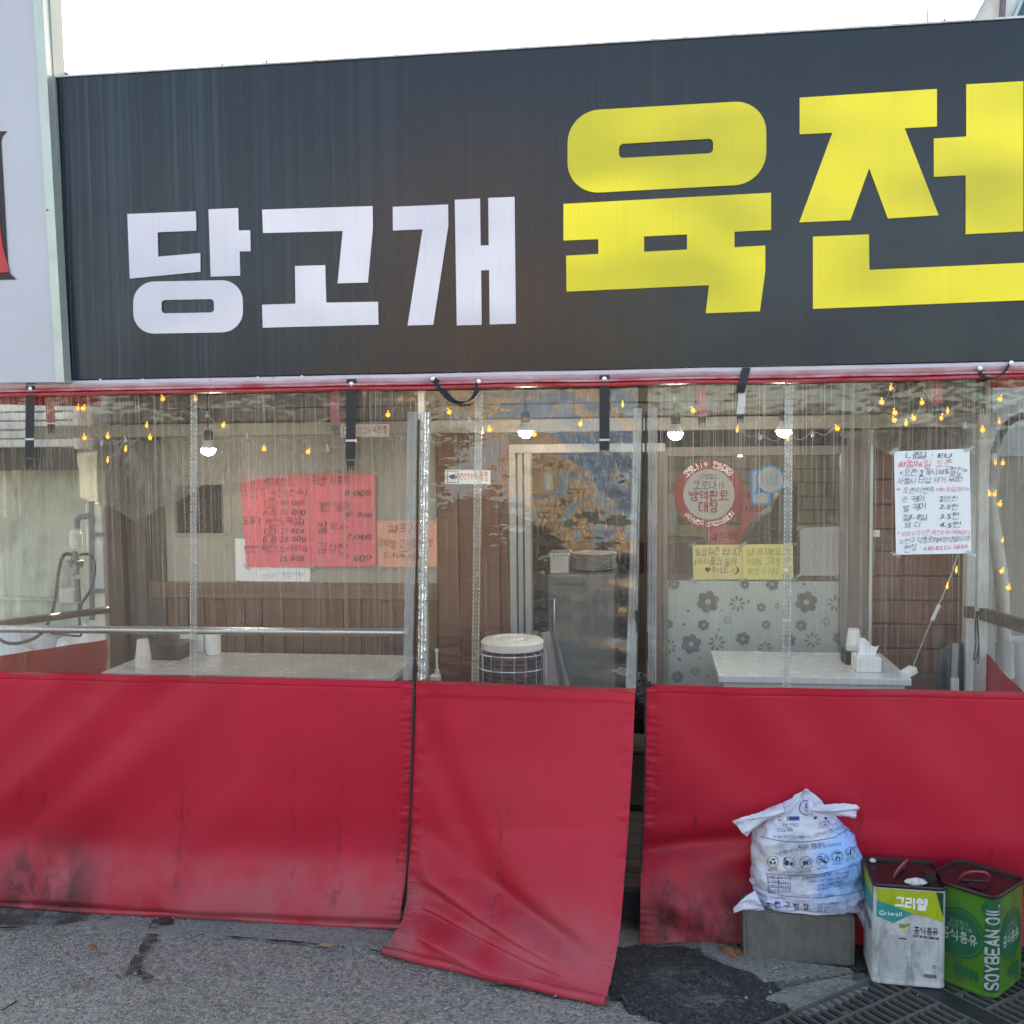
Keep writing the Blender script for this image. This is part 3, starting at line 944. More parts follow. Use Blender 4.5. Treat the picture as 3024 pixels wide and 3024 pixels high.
# ================================================================== KITCHEN BEHIND THE DOOR
fr = thing('refrigerator', 'grey standing refrigerator inside the open doorway', 'refrigerator', P(1710, 1900, 1.6))
a, b = P(1615, 1695, 1.5), P(1818, 1695, 1.5)
zf2 = a.z
obj('body', MB().bbox((a.x, 1.5, .1), (b.x, 2.05, zf2)), pbr('grey_enamel', (.22, .225, .225), .4, var=.12, scale=3), fr, bevel=.012)
obj('door', MB().bbox((a.x + .006, 1.478, .2), (b.x - .006, 1.499, zf2 - .06)), pbr('grey_enamel', (.3, .3, .3)), fr, bevel=.006)
obj('handle', MB().tube([V((a.x + .04, 1.465, .75)), V((a.x + .04, 1.45, .78)), V((a.x + .04, 1.45, 1.0)), V((a.x + .04, 1.465, 1.03))], .008), M_ALU, fr, smooth=True)
pl = thing('plate_stack', 'stack of pale plates on top of the refrigerator', 'plates', ((a.x + b.x) / 2 + .05, 1.7, zf2))
for i in range(8):
    obj('plate', MB().lathe([(.05, 0), (.10, .008), (.125, .016), (.123, .018), (.09, .011), (0, .006)], ((a.x + b.x) / 2 + .05 + .004 * math.sin(i * 3), 1.7, zf2 + i * .011)), M_WHITE, pl, smooth=True)
bs = thing('storage_box', 'white storage box on top of the refrigerator', 'box', (a.x + .06, 1.62, zf2))
obj('body', MB().bbox((a.x + .01, 1.56, zf2), (a.x + .11, 1.75, zf2 + .09)), M_WHITE, bs, bevel=.004)
obj('lid', MB().bbox((a.x + .005, 1.555, zf2 + .0905), (a.x + .115, 1.755, zf2 + .105)), M_WHITE, bs, bevel=.004)
sh = thing('wall_shelf', 'dark shelf unit with jars inside the doorway', 'shelf', P(1600, 1800, 2.2))
a2, b2 = P(1575, 1450, 2.4), P(1690, 1450, 2.4)
for zz_ in (1.25, 1.55, 1.78):
    obj('board', MB().bbox((a2.x - .3, 2.2, zz_), (b2.x + .2, 2.5, zz_ + .02)), M_WOODD, sh)
obj('side', MB().bbox((b2.x + .2, 2.2, .1), (b2.x + .22, 2.5, 1.95)), M_WOODD, sh)
obj('side', MB().bbox((a2.x - .32, 2.2, .1), (a2.x - .3, 2.5, 1.95)), M_WOODD, sh)
jm = [pbr('jar_red', (.25, .03, .03), .2), pbr('jar_white', (.6, .6, .56), .3), pbr('jar_dark', (.03, .03, .035), .15), pbr('jar_green', (.05, .14, .07), .2)]
for i, (zz_, xx) in enumerate([(1.27, 0), (1.27, .13), (1.27, .26), (1.57, .03), (1.57, .15), (1.57, .29), (1.57, .4), (1.27, .38)]):
    c = V((a2.x - .2 + xx, 2.32, zz_))
    cc = ['red', 'white', 'dark', 'green'][i % 4]
    t = thing('jar', '%s jar with a lid on the %s board of the dark shelf' % (cc, 'lower' if zz_ < 1.4 else 'upper'), 'jar', c, group='jars on the kitchen shelf')
    obj('body', MB().lathe([(.035, 0), (.042, .01), (.042, .11), (.03, .135)], c, 14), jm[i % 4], t, smooth=True)
    obj('lid', MB().lathe([(.032, .1352), (.034, .16), (0, .161)], c, 14), M_BLACKP, t)
# pink apron-like cloth beside the refrigerator
cl = MB()
o1, o2, o3 = P(1575, 1865, 1.4), P(1640, 1865, 1.4), P(1690, 2060, 1.4)
def clf(u, v):
    x = lerp(o1.x, lerp(o2.x, o3.x + .06, v), u)
    return V((x, 1.4 + .02 * math.sin(u * 11 + v * 2), lerp(o1.z, .35, v)))
cl.grid(clf, 24, 16)
tag(obj('hanging_cloth', cl, pbr('pale_cloth', (.45, .38, .40), .9), smooth=True), 'pale pinkish cloth hanging beside the grey refrigerator', 'cloth')
# things seen through the clear upper half of the window
ct = MB()
pts = [P(x, y, 1.35) for x, y in [(2140, 1700), (2170, 1640), (2195, 1580), (2215, 1540), (2245, 1515), (2275, 1495), (2285, 1470), (2300, 1440), (2330, 1425), (2356, 1425), (2356, 1700)]]
cc_ = V((sum(p.x for p in pts) / len(pts), 1.35, sum(p.z for p in pts) / len(pts)))
layers = [(0.0, 1.0), (-.05, .93), (-.09, .75)]
for s_ in (1, -1):
    for (d0, k0), (d1, k1) in zip(layers, layers[1:]):
        A = [cc_ + (p - cc_) * k0 + V((0, d0 * s_, 0)) for p in pts]
        B = [cc_ + (p - cc_) * k1 + V((0, d1 * s_, 0)) for p in pts]
        n_ = len(pts)
        ct.add(A + B, [(i, (i + 1) % n_, n_ + (i + 1) % n_, n_ + i) for i in range(n_)])
    ct.add([cc_ + (p - cc_) * layers[-1][1] + V((0, layers[-1][0] * s_, 0)) for p in pts], [tuple(range(len(pts)))])
tag(obj('padded_coat', ct, pbr('black_nylon', (.018, .018, .02), .5, bump=.5, bscale=14, bdist=.02), smooth=True, merge=True), 'black padded coat behind the window above the yellow notes', 'coat')
def sheet_thing(name, label, cat, px, plane, mat, group=None, th=.0015, curl=.0):
    t = thing(name, label, cat, P(*px[0], plane), group=group)
    obj('sheet', MB().prism([P(x, y, plane) for x, y in px], (0, th, 0)), mat, t)
    return t
t = sheet_thing('notice_sheet', 'pink handwritten sheet on the wall inside the window behind the coat', 'notice', [(2180, 1440), (2300, 1440), (2300, 1560), (2186, 1560)], 2.9, M_PINK)
mb = MB()
px_text(mb, '육전', 2192, 1478, 2290, 1478, 26, 2.895, 1)
px_text(mb, '26000', 2192, 1512, 2290, 1512, 22, 2.895, 1)
obj('lettering', mb, INK_DK, t)
t = sheet_thing('notice_sheet', 'bright pink self service sheet below the round red sticker inside the window', 'notice', [(2088, 1558), (2200, 1556), (2200, 1640), (2090, 1640)], 2.9, M_PINK)
mb = MB()
px_text(mb, '셀프예요', 2102, 1592, 2180, 1590, 20, 2.895, 1)
obj('lettering', mb, INK_DK, t)
t = thing('wall_panel', 'blue grey cabinet door on the wall inside the window', 'cabinet', P(1980, 1500, 2.9))
obj('door', wbox(1955, 1460, 2001, 1580, 2.9, .05), pbr('blue_grey', (.30, .34, .40), .4), t, bevel=.004)
obj('knob', MB().lathe([(0, 0), (.01, .004), (.012, .014), (0, .02)], P(1965, 1530, 2.9), 10, Matrix.Rotation(math.radians(90), 3, 'X')), M_ALU, t, smooth=True)
# stone-look bricks behind the window
for r_ in range(6):
    for c_ in range(4):
        x0 = P(1955, 1500, 2.97).x + c_ * .30 + (.15 if r_ % 2 else 0)
        obj('brick', MB().bbox((x0, 2.965, 1.24 + r_ * .088), (x0 + .288, 2.984, 1.24 + r_ * .088 + .078)), pbr('tan_brick', (.36, .32, .24), .8, var=.2, scale=9, bump=.5, bscale=30, bdist=.01), shop, bevel=.004)

# ================================================================== LEFT: NEIGHBOUR'S WALL, GAS PIPES
nb = thing('neighbour_wall', 'grimy pale green wall seen through the left side curtain', 'wall', P(100, 1800, 1.7))
a, b = P(-700, 1320, 1.7), P(420, 2300, 1.7)
obj('wall', MB().bbox((a.x, 1.7, GZ), (b.x, 1.8, 1.72)), M_GREENW, nb)
obj('ledge', MB().bbox((a.x, 1.67, P(100, 1772, 1.7).z), (b.x, 1.699, P(100, 1762, 1.7).z)), M_GREENW, nb)
obj('dark_top_board', MB().bbox((a.x, 1.5, 1.721), (b.x, 1.8, 1.86)), M_DARK, nb)  # dark board that makes the top of the wall darker
obj('upper_wall', MB().bbox((a.x, 1.75, 1.861), (b.x, 1.85, 2.9)), M_ROOM, nb)
sl = thing('roller_shutter_box', 'dirty white slatted box above the pale green wall', 'shutter box', P(100, 1320, 1.3))
z0, z1 = P(100, 1322, 1.3).z, P(100, 1190, 1.3).z
xx0, xx1 = P(-300, 1250, 1.3).x, P(222, 1250, 1.3).x
for i in range(5):
    h = (z1 - z0) / 5
    obj('slat', MB().bbox((xx0, 1.3 + .006 * (i % 2), z0 + i * h + .003), (xx1, 1.40, z0 + (i + 1) * h - .003)), M_STEEL, sl, bevel=.006)
obj('end_plate', MB().bbox((xx1, 1.28, z0 - .01), (xx1 + .03, 1.42, z1 + .01)), M_STEEL, sl, bevel=.004)
# gas regulator
gp = thing('gas_regulator', 'grey gas pipe with white meter valve and looping black hoses', 'gas pipe', P(265, 1850, .88))
M_PIPE = pbr('grey_pipe', (.16, .17, .20), .5, .3)
def pz(lst, y):
    return [P(x, yy, y) for x, yy in lst]
obj('pipe', MB().tube(pz([(270, 1480), (272, 1600), (272, 1830)], .9), .014, 10), M_PIPE, gp, smooth=True)
obj('elbow', MB().tube(pz([(228, 1560), (228, 1535), (240, 1525), (262, 1525), (272, 1532), (272, 1545)], .89), .015, 10), M_PIPE, gp, smooth=True)
for yy in (1578, 1745):
    obj('bracket', MB().bbox(P(268, yy - 5, .88), P(310, yy + 5, .895)), M_PIPE, gp)
obj('meter', MB().lathe([(0, -.045), (.022, -.045), (.024, -.03), (.03, -.028), (.03, .028), (.024, .03), (.022, .045), (0, .045)], P(224, 1592, .87), 16), M_WHITE, gp, smooth=True)
obj('regulator', MB().lathe([(0, -.05), (.02, -.05), (.022, -.02), (.04, -.015), (.042, .015), (.022, .02), (.016, .06), (0, .06)], P(222, 1665, .87), 18), M_PIPE, gp, smooth=True)
obj('regulator_disc', MB().lathe([(0, -.02), (.035, -.018), (.038, 0), (.035, .018), (0, .02)], P(212, 1678, .85), 18, Matrix.Rotation(math.radians(90), 3, 'X')), pbr('zinc', (.3, .3, .32), .4, .6), gp, smooth=True)
obj('valve_body', MB().box(P(205, 1760, .87), (.085, .05, .075)), pbr('beige_cover', (.55, .53, .48), .5), gp, bevel=.012)
obj('valve_stem', MB().lathe([(.014, -.06), (.016, -.02), (.012, 0), (.014, .05)], P(230, 1740, .86), 10), M_PIPE, gp, smooth=True)
def smooth_path(pts, n=8):
    out = []
    m = len(pts)
    for i in range(m - 1):
        p0, p1, p2, p3 = pts[max(i - 1, 0)], pts[i], pts[i + 1], pts[min(i + 2, m - 1)]
        for j in range(n):
            t = j / n
            out.append(.5 * ((2 * p1) + (p2 - p0) * t + (2 * p0 - 5 * p1 + 4 * p2 - p3) * t * t + (3 * p1 - p0 - 3 * p2 + p3) * t ** 3))
    out.append(pts[-1])
    return out
M_HOSE = pbr('black_hose', (.02, .02, .022), .5, bump=.1)
obj('hose', MB().tube(smooth_path(pz([(222, 1640), (190, 1638), (175, 1680), (165, 1760), (150, 1820), (130, 1860), (100, 1885), (50, 1900), (10, 1895), (-20, 1870), (-60, 1850)], .86)), .0085, 8), M_HOSE, gp, smooth=True)
obj('hose', MB().tube(smooth_path(pz([(235, 1638), (268, 1640), (280, 1680), (268, 1740), (242, 1780), (238, 1800)], .85)), .0075, 8), M_HOSE, gp, smooth=True)
obj('hose', MB().tube(smooth_path(pz([(232, 1780), (236, 1850), (240, 1872), (225, 1878), (150, 1870)], .86)), .006, 8), M_HOSE, gp, smooth=True)
# white plastic sacks behind the side curtain
def lump(name, label, cat, c, r, mat, seed):
    mb = MB()
    def f(u, v):
        th, ph = u * 2 * math.pi, v * math.pi
        d = V((math.sin(ph) * math.cos(th), math.sin(ph) * math.sin(th), math.cos(ph)))
        k = 1 + .18 * noise.noise(d * 2.2 + V((seed, 0, 0))) + .07 * noise.noise(d * 6 + V((seed, 4, 0)))
        q = V((d.x * r[0], d.y * r[1], d.z * r[2])) * k
        q.z = max(q.z, -r[2] * .8)
        return V(c) + q
    mb.grid(f, 28, 18)
    return tag(obj(name, mb, mat, smooth=True, merge=True), label, cat)
M_SACK = pbr('sack', (.62, .65, .68), .45, var=.1, bump=.6, bscale=18, bdist=.02)
lump('plastic_sack', 'rounded white plastic sack on the floor behind the left side curtain', 'sack', (P(40, 2050, 1.35).x, 1.35, .42), (.34, .2, .46), M_SACK, 3)
lump('plastic_sack', 'small white plastic sack below the gas valve', 'sack', (P(235, 2050, 1.3).x, 1.3, .40), (.2, .16, .46), M_SACK, 8)

# ================================================================== RIGHT SIDE, SEEN THROUGH THE CURTAIN
rb = thing('neighbour_wall', 'blurred beige wall beyond the right side curtain', 'wall', P(3050, 1800, 2.2))
obj('wall', MB().bbox((1.6, 2.2, GZ), (4.0, 2.3, 2.9)), pbr('beige_wall', (.36, .33, .28), .8, var=.25, scale=1.6), rb)
obj('shutter', MB().bbox((1.85, 2.17, 1.75), (4.0, 2.199, 2.35)), M_STEEL, rb)
wp = thing('leaning_pipe', 'cream plastic pipe leaning by the right side curtain', 'pipe', P(2960, 1960, 1.1))
obj('pipe', MB().tube(smooth_path(pz([(2918, 1440), (2935, 1560), (2955, 1700), (2963, 1820), (2966, 1905)], 1.08)), .030, 14), pbr('cream_pipe', (.55, .52, .45), .45, grime=.4), wp, smooth=True)
obj('coupling', MB().tube(pz([(2966, 1895), (2968, 2000)], 1.08), .040, 14), pbr('cream_pipe', (.55, .52, .45)), wp, smooth=True)
hs = thing('flexible_hose', 'thick black hose arching over at the right side of the tent', 'hose', P(2990, 1270, 1.0))
obj('hose', MB().tube(smooth_path(pz([(2905, 1555), (2912, 1480), (2920, 1400), (2938, 1330), (2960, 1275), (2990, 1240), (3030, 1228), (3080, 1240), (3110, 1300)], 1.0)), .016, 10), M_HOSE, hs, smooth=True)
obj('clamp', MB().tube(pz([(2930, 1362), (2936, 1338)], 1.0), .020, 10), M_ALU, hs, smooth=True)
bk = thing('plastic_bucket', 'white plastic bucket beyond the right side curtain', 'bucket', P(3022, 1990, 1.2))
cb = P(3022, 1960, 1.25)
obj('tub', MB().lathe([(.075, -.12), (.095, .10), (.10, .10), (.10, .115), (.09, .115), (.07, -.11), (0, -.11)], cb, 22), M_WHITE, bk, smooth=True)
obj('handle', MB().tube([cb + V((.10 * math.cos(a), -.02, .10 - .09 * math.sin(a))) for a in [math.pi * i / 10 for i in range(11)]], .003, 6), M_ALU, bk, smooth=True)
obj('stand', MB().bbox((cb.x - .12, 1.15, GZ), (cb.x + .12, 1.38, cb.z - .121)), M_WOODD, bk)

# ================================================================== TENT FRAME
tf = thing('tent_frame', 'aluminium pipe frame that carries the vinyl curtains', 'frame', (-.8, .1, GZ))
obj('cross_pipe', MB().tube([P(-420, 1853, .05), P(1210, 1868, .05)], .0155, 12), M_ALU, tf, smooth=True)
pzx = P(1246, 1300, .05).x
obj('upright', MB().bbox((pzx - .014, .04, GZ), (pzx + .014, .07, 2.06)), M_ALU, tf, bevel=.003)
pzx = P(2902, 1500, .75).x
obj('upright', MB().bbox((pzx - .021, .73, GZ), (pzx + .021, .772, 2.1)), M_STEEL, tf, bevel=.003)
obj('top_pipe', MB().tube([V((-3.6, .02, 2.055)), V((2.3, .02, 2.055))], .017, 12), M_ALU, tf, smooth=True)
for px_ in (-120, 700, 1520, 2340, 3100):
    x = P(px_, 1160, 0).x
    obj('rafter', MB().tube([V((x, .05, 2.075)), V((x, .93, 2.12))], .013, 8), M_ALU, tf, smooth=True)
obj('side_rail', MB().tube([P(-110, 1858, .0), P(322, 1800, .93)], .018, 10), M_RAIL, tf, smooth=True)
obj('side_rail', MB().strip([P(2856, 1806, .88), P(2900, 1812, .74), P(3180, 1895, -.02)], .05, (0, 0, 1), .03), M_RAIL, tf)
aw = thing('awning_roof', 'grey translucent awning sheet between the sign and the shop wall', 'awning', (0, .45, 2.1))
def awf(u, v):
    x = lerp(-3.4, 2.2, u); y = lerp(.03, .935, v)
    return V((x, y, lerp(2.10, 2.16, v) + .006 * math.sin(x * 80)))
mb = MB().grid(awf, 560, 1)
obj('sheet', mb, pbr('awning_sheet', (.20, .20, .20), .5), aw, smooth=True)

# ================================================================== CURTAINS
HB = [(-420, 1180), (0, 1172), (570, 1162), (1230, 1151), (1885, 1141), (2424, 1131), (3024, 1119), (3500, 1112)]   # lower edge of the red header
RT = [(-420, 1974), (0, 1983), (570, 1996), (1225, 2010), (1915, 2021), (2424, 2034), (3024, 2046), (3500, 2056)]   # top of the red skirt
def along(lst, px):
    for (x0, y0), (x1, y1) in zip(lst, lst[1:]):
        if px <= x1:
            return y0 + (y1 - y0) * (px - x0) / (x1 - x0)
    return lst[-1][1]
def wav(x, z, a=.004):
    return a * noise.noise(V((x * 2.1, z * 1.6, 2))) + a * .5 * noise.noise(V((x * 6, z * 2, 7)))

# ---- header band
hd = thing('header_valance', 'red vinyl header band paler at the top with eyelets under the dark sign', 'valance', (-.6, 0, 2.05))
prof = [(-.002, 1.0), (-.012, .93), (-.016, .72), (-.013, .52), (-.011, .46), (-.018, .40), (-.018, .30), (-.012, .26), (-.019, .20), (-.019, .06), (-.008, 0.0)]
def hdf(u, v):
    x = lerp(-3.1, 1.95, u)
    k = v * (len(prof) - 1)
    i = min(int(k), len(prof) - 2)
    d = lerp(prof[i][0], prof[i + 1][0], k - i)
    t = lerp(prof[i][1], prof[i + 1][1], k - i)
    sag = .004 * noise.noise(V((x * 3, 0, 0)))
    z = lerp(2.028, 2.091, t) + sag * (1 - t * .6)
    return V((x, d * 1.9 - .006 + .004 * noise.noise(V((x * 7, t * 3, 5))), z))
nh = NT('header_vinyl')
x, y, z = nh.xyz()
ht = nh.math('MULTIPLY', nh.math('ADD', z, .022), 15.9)     # 0 at lower hem, 1 at the top
stain = nh.noise(1.0, 5, nh.map((9, 9, 30)), .65)
paleness = nh.math('ADD', ht, nh.math('MULTIPLY', nh.math('SUBTRACT', stain, .5), .7))
colh = nh.ramp(paleness, [(.12, (.40, .014, .03)), (.28, (.44, .05, .07)), (.40, (.50, .24, .28)), (.75, (.58, .48, .52))])  # paler and pinker towards the top edge
drip = nh.noise(1.0, 3, nh.map((60, 60, 6)))
colh = nh.mix(nh.ramp(drip, [(.66, 0), (.72, .55)]), colh, (.22, .03, .05))
nh.put(nh.b.inputs['Base Color'], colh)
nh.b.inputs['Roughness'].default_value = .35
obj('band', MB().grid(hdf, 260, 30), nh.m, hd, smooth=True)
for px_ in list(range(-60, 3060, 118)):
    yv = along(HB, px_) - 42 + 4 * math.sin(px_)
    c = P(px_ + 10 * math.sin(px_ * 3.1), yv, -.0255)
    obj('eyelet', MB().lathe([(.0018, 0), (.0045, 0), (.0048, .003), (.0018, .004)], c, 12, Matrix.Rotation(math.radians(90), 3, 'X')), M_ALU, hd, smooth=True)

# ---- red skirts
def edge(lst):
    return [P(x, y, yy) for x, y, yy in lst]
def skirt(name, Lp, Rp, disp, nu, nv, parent, pucker_l=False, pucker_r=False):
    def f(u, v):
        a, b = poly_at(Lp, v), poly_at(Rp, v)
        p = a.lerp(b, u)
        wdt = (b - a).length
        d = disp(u, v, p)
        if v < .03:
            d -= .0022                                     # doubled hem along the top
        if 0.028 < v < .034:
            d += .001
        for on, du in ((pucker_l, u * wdt), (pucker_r, (1 - u) * wdt)):
            if on and du < .09:
                d += .0032 * math.exp(-((du - .018) / .028) ** 2) * noise.noise(V((du * 18, v * 62, 3 + on))) * 1.5
                if .020 < du < .024 or .030 < du < .034:
                    d += .0012
        return V((p.x, p.y + d, p.z))
    mb = MB().grid(f, nu, nv)
    return obj(name, mb, M_TARP, parent, smooth=True)

cl = thing('curtain_panel', 'wide left curtain with clear vinyl window and red tarpaulin skirt', 'curtain', (-1.8, 0, GZ), group='tent curtain panels')
def disp_left(u, v, p):
    x, z = p.x, p.z
    d = .03 * noise.noise(V((x * 1.5, z * 1.1, 0)))
    # soft diagonal folds running down to the left
    q = x * .85 - z * .95
    d += .034 * ss(1.0, .3, u) * noise.noise(V((q * 4.2, (x + z) * .7, 4)))
    # lower band swings out, then tucks under
    d -= .050 * ss(.70, .97, v) * (1 - .25 * u)
    d += .022 * ss(.96, 1.0, v)
    d += .014 * math.exp(-((v - .70) / .12) ** 2) * (1 + .6 * noise.noise(V((x * 1.7, 0, 6))))
    d += .008 * ss(.85, 1, v) * noise.noise(V((x * 5, z * 9, 8))) * ss(.45, .0, u)
    return d
Lp = [V((-3.05, 0, lerp(.926, -.036, t))) for t in (0, .25, .5, .75, 1)]
Rp = edge([(1225, 2010, 0), (1222, 2190, -.002), (1214, 2375, -.006), (1200, 2560, -.015), (1184, 2728, -.035)])
skirt('tarpaulin_skirt', Lp, Rp, disp_left, 260, 190, cl, pucker_r=True)
# rolled hem tube at the foot
obj('hem', MB().tube([V((lerp(-3.05, Rp[-1].x, t), -.025 - .015 * t + .004 * math.sin(t * 9), GZ + .022 + .004 * math.sin(t * 13))) for t in [i / 30 for i in range(31)]], .013, 8), M_TARP, cl, smooth=True)
def window(parent, x0, x1, mat, edge_l=None, edge_r=None, nu=70, amp=.004, lift=0.0):
    def f(u, v):
        px = lerp(x0, x1, u)
        a = P(px, along(HB, px), 0); b = P(px, along(RT, px), 0)
        p = a.lerp(b, v)
        return V((p.x, p.y + wav(p.x, p.z, amp) * math.sin(v * math.pi) ** .5 - .001, p.z - (.012 if v == 1 else 0) + (.01 if v == 0 else 0)))
    return obj('clear_window', MB().grid(f, nu, 40), mat, parent, smooth=True)
window(cl, -420, 1228, M_VINYL)

M_SEAM = mat_vinyl('seam_vinyl', .30, .3, wob=.4, wobs=20)
def seam(parent, xt, xb_, y0, y1, wpx=22, plane=-.004):
    a, b = P(xt, y0, plane), P(xb_, y1, plane)
    o = obj('seam_strip', MB().strip([a.lerp(b, i / 10) for i in range(11)], wpx / F * 3.85, (1, 0, 0), .0015), M_SEAM, parent)
    mb = MB()
    n_ = 70
    for s_ in (-1, 1):
        for i in range(n_):
            c = a.lerp(b, (i + .5) / n_) + V((s_ * wpx * .36 / F * 3.85, -.0018, 0))
            mb.box(c, (.0022, .001, (a.z - b.z) / n_ * .62))
    st = obj('stitching', mb, M_WEB, o)
    st['kind'] = 'stuff'
    return o
seam(cl, 573, 570, 1165, 1997)

def webbing(parent, pts_t, pts_b, plane_t, plane_b, name='zip_tape'):
    """white zip tape: a ridged, slightly puckered band given by left/right px at top and bottom"""
    (xl0, xr0, y0), (xl1, xr1, y1) = pts_t, pts_b
    def f(u, v):
        yy = lerp(plane_t, plane_b, v)
        p = P(lerp(lerp(xl0, xr0, u), lerp(xl1, xr1, u), v), lerp(y0, y1, v), yy)
        r = .0018 * math.cos(u * math.pi * 6) + .0022 * noise.noise(V((u * 2, v * 46, xl0))) - .004
        return V((p.x + .0012 * noise.noise(V((0, v * 30, xl0))), p.y + r, p.z))
    mb = MB().grid(f, 14, 150)
    return obj(name, mb, M_TAPE, parent, smooth=True)
webbing(cl, (1204, 1233, 1216), (1191, 1219, 2008), -.002, -.002)
# zipper between left panel and door flap
zp = [(1237, 1240), (1234, 1400), (1232, 1600), (1228, 1800), (1223, 2010), (1217, 2200), (1211, 2400), (1203, 2560), (1196, 2640), (1192, 2690)]
def zpl(y):
    return -.006 if y < 2010 else lerp(-.008, -.045, (y - 2010) / 700)
obj('zipper', MB().strip([P(x, y, zpl(y) - .002) for x, y in zp], .0085, (1, 0, 0), .003), M_BLACKP, cl)
obj('zip_pull', MB().tube(smooth_path([P(1190, 2690, -.06), P(1184, 2715, -.07), P(1182, 2745, -.07), P(1188, 2720, -.06)], 5), .004, 6), M_BLACKP, cl, smooth=True)

# ---- door flap: zipped on the left, hanging loose on the right, foot dragged out over the road
fp = thing('door_flap', 'centre door flap with clear window and red skirt trailing on the road', 'curtain', (-.5, -.1, GZ), group='tent curtain panels')
fL = edge([(1230, 2008, -.004), (1222, 2240, -.010), (1212, 2450, -.025), (1204, 2590, -.05), (1200, 2660, -.08), (1188, 2715, -.14), (1168, 2752, -.19), (1138, 2802, -.255)])
fR = edge([(1876, 2034, -.10), (1868, 2240, -.15), (1856, 2440, -.21), (1842, 2620, -.29), (1832, 2740, -.35), (1818, 2830, -.40), (1802, 2905, -.445), (1788, 2962, -.50)])
fL[-1] = G(1132, 2808, GZ + .016); fR[-1] = G(1786, 2958, GZ + .016)
def disp_flap(u, v, p):
    d = .020 * noise.noise(V((p.x * 2.2, p.z * 1.7, 9)))
    # broad diagonal folds from the zipper foot to the lower right
    for (v0, sl_, wdt, am) in ((.26, .55, .07, .040), (.46, .52, .055, .030), (.63, .42, .05, .050), (.73, .40, .08, -.045), (.06, .9, .09, .036), (.37, .60, .06, -.024)):
        s_ = v - (v0 + sl_ * u)
        d += am * math.exp(-(s_ / wdt) ** 2) * ss(0, .15, u) * ss(1.0, .75, u)
    d -= .02 * math.sin(u * math.pi) * ss(.0, .6, v)
    return d * ss(1.0, .93, v)
skirt('tarpaulin_skirt', fL, fR, disp_flap, 170, 220, fp, pucker_l=True, pucker_r=True)
hl, hr = fL[-1], fR[-1]
obj('hem', MB().tube([hl.lerp(hr, i / 24) + V((0, 0, .002 * math.sin(i * .9))) for i in range(25)], .0165, 10), M_TARP, fp, smooth=True)
def fwin(u, v):
    xt, xb_ = lerp(1226, 1884, u), lerp(1226, 1878, u)
    a = P(xt, along(HB, xt), 0)
    b = fL[0].lerp(fR[0], u)
    p = a.lerp(b, v)
    bulge = -.030 * math.sin(v * math.pi) * ss(0, .5, u)
    kink = .018 * ss(.55, 1, u) * math.sin(v * 7 + 1.2) + .007 * noise.noise(V((p.x * 5, p.z * 5, 1)))
    crump = .014 * ss(.78, .96, u) * ss(.05, .3, v) * noise.noise(V((p.x * 11, p.z * 13, 4))) + (.0022) * ss(.3, .8, u) * noise.noise(V((p.x * 16, p.z * 20, 8)))
    return V((p.x, p.y + bulge + crump + kink * math.sin(v * math.pi) - .002, p.z - (.012 if v == 1 else 0) + (.01 if v == 0 else 0)))
obj('clear_window', MB().grid(fwin, 90, 110), M_FLAP, fp, smooth=True)
webbing(fp, (1246, 1272, 1216), (1233, 1260, 2010), -.004, -.006)
webbing(fp, (1872, 1896, 1206), (1848, 1878, 2032), -.02, -.108)
obj('zipper', MB().strip([P(1898, 1215, -.02), P(1889, 1500, -.05), P(1884, 1800, -.08), P(1880, 2030, -.104)], .006, (1, 0, 0), .003), M_BLACKP, fp)
obj('zip_pull', MB().box(P(1881, 1838, -.09), (.013, .006, .085)), M_BLACKP, fp, bevel=.002)
seam(fp, 1415, 1403, 1152, 2013, 24, -.012)

# ---- right curtain
cr_ = thing('curtain_panel', 'right curtain with clear vinyl window and red skirt behind the rubbish bag', 'curtain', (.8, 0, GZ), group='tent curtain panels')
rL = edge([(1907, 2021, 0), (1908, 2210, .004), (1904, 2400, .01), (1892, 2590, .0), (1890, 2772, -.03)])
rR = [V((1.95, 0, lerp(.925, -.036, t))) for t in (0, .25, .5, .75, 1)]
def disp_right(u, v, p):
    x, z = p.x, p.z
    d = .012 * noise.noise(V((x * 1.5, z * 1.3, 21)))
    q = x * .8 + z * .7
    d += .032 * noise.noise(V((q * 3.1, (x - z) * .8, 14))) * ss(0, .1, u)
    # fold line where the skirt kicks out by the bag, then is pushed back by bag and cans
    s_ = v - (.66 - .35 * u)
    d += .045 * math.exp(-(s_ / .05) ** 2) * ss(.45, .1, u)
    d -= .035 * ss(.66, .84, v) * ss(.22, .02, u)
    d += .045 * ss(.55, .8, v) * ss(.10, .24, u) * ss(.95, .75, u)
    d += .05 * ss(.6, .9, v) * noise.noise(V((x * 5 + z * 4, z * 6 - x * 2, 5))) * ss(.02, .06, u) * ss(.32, .2, u)
    d += .012 * ss(.75, .95, v) * noise.noise(V((x * 7, z * 6, 5)))
    return d
skirt('tarpaulin_skirt', rL, rR, disp_right, 240, 190, cr_, pucker_l=True)
window(cr_, 1912, 3500, M_VINYL)
webbing(cr_, (1914, 1942, 1204), (1910, 1938, 2020), -.004, -.004)
obj('zipper', MB().strip([P(1908, 1215, -.003), P(1905, 1500, -.003), P(1906, 1800, -.003), P(1907, 2020, -.003), P(1904, 2300, 0), P(1894, 2550, 0), P(1891, 2765, -.03)], .007, (1, 0, 0), .003), M_BLACKP, cr_)
obj('zip_pull', MB().box(P(1909, 1905, -.012), (.012, .006, .10)), M_BLACKP, cr_, bevel=.002)
obj('buckle', MB().box(P(1913, 2020, -.016), (.024, .012, .022)), M_BLACKP, cr_, bevel=.003)
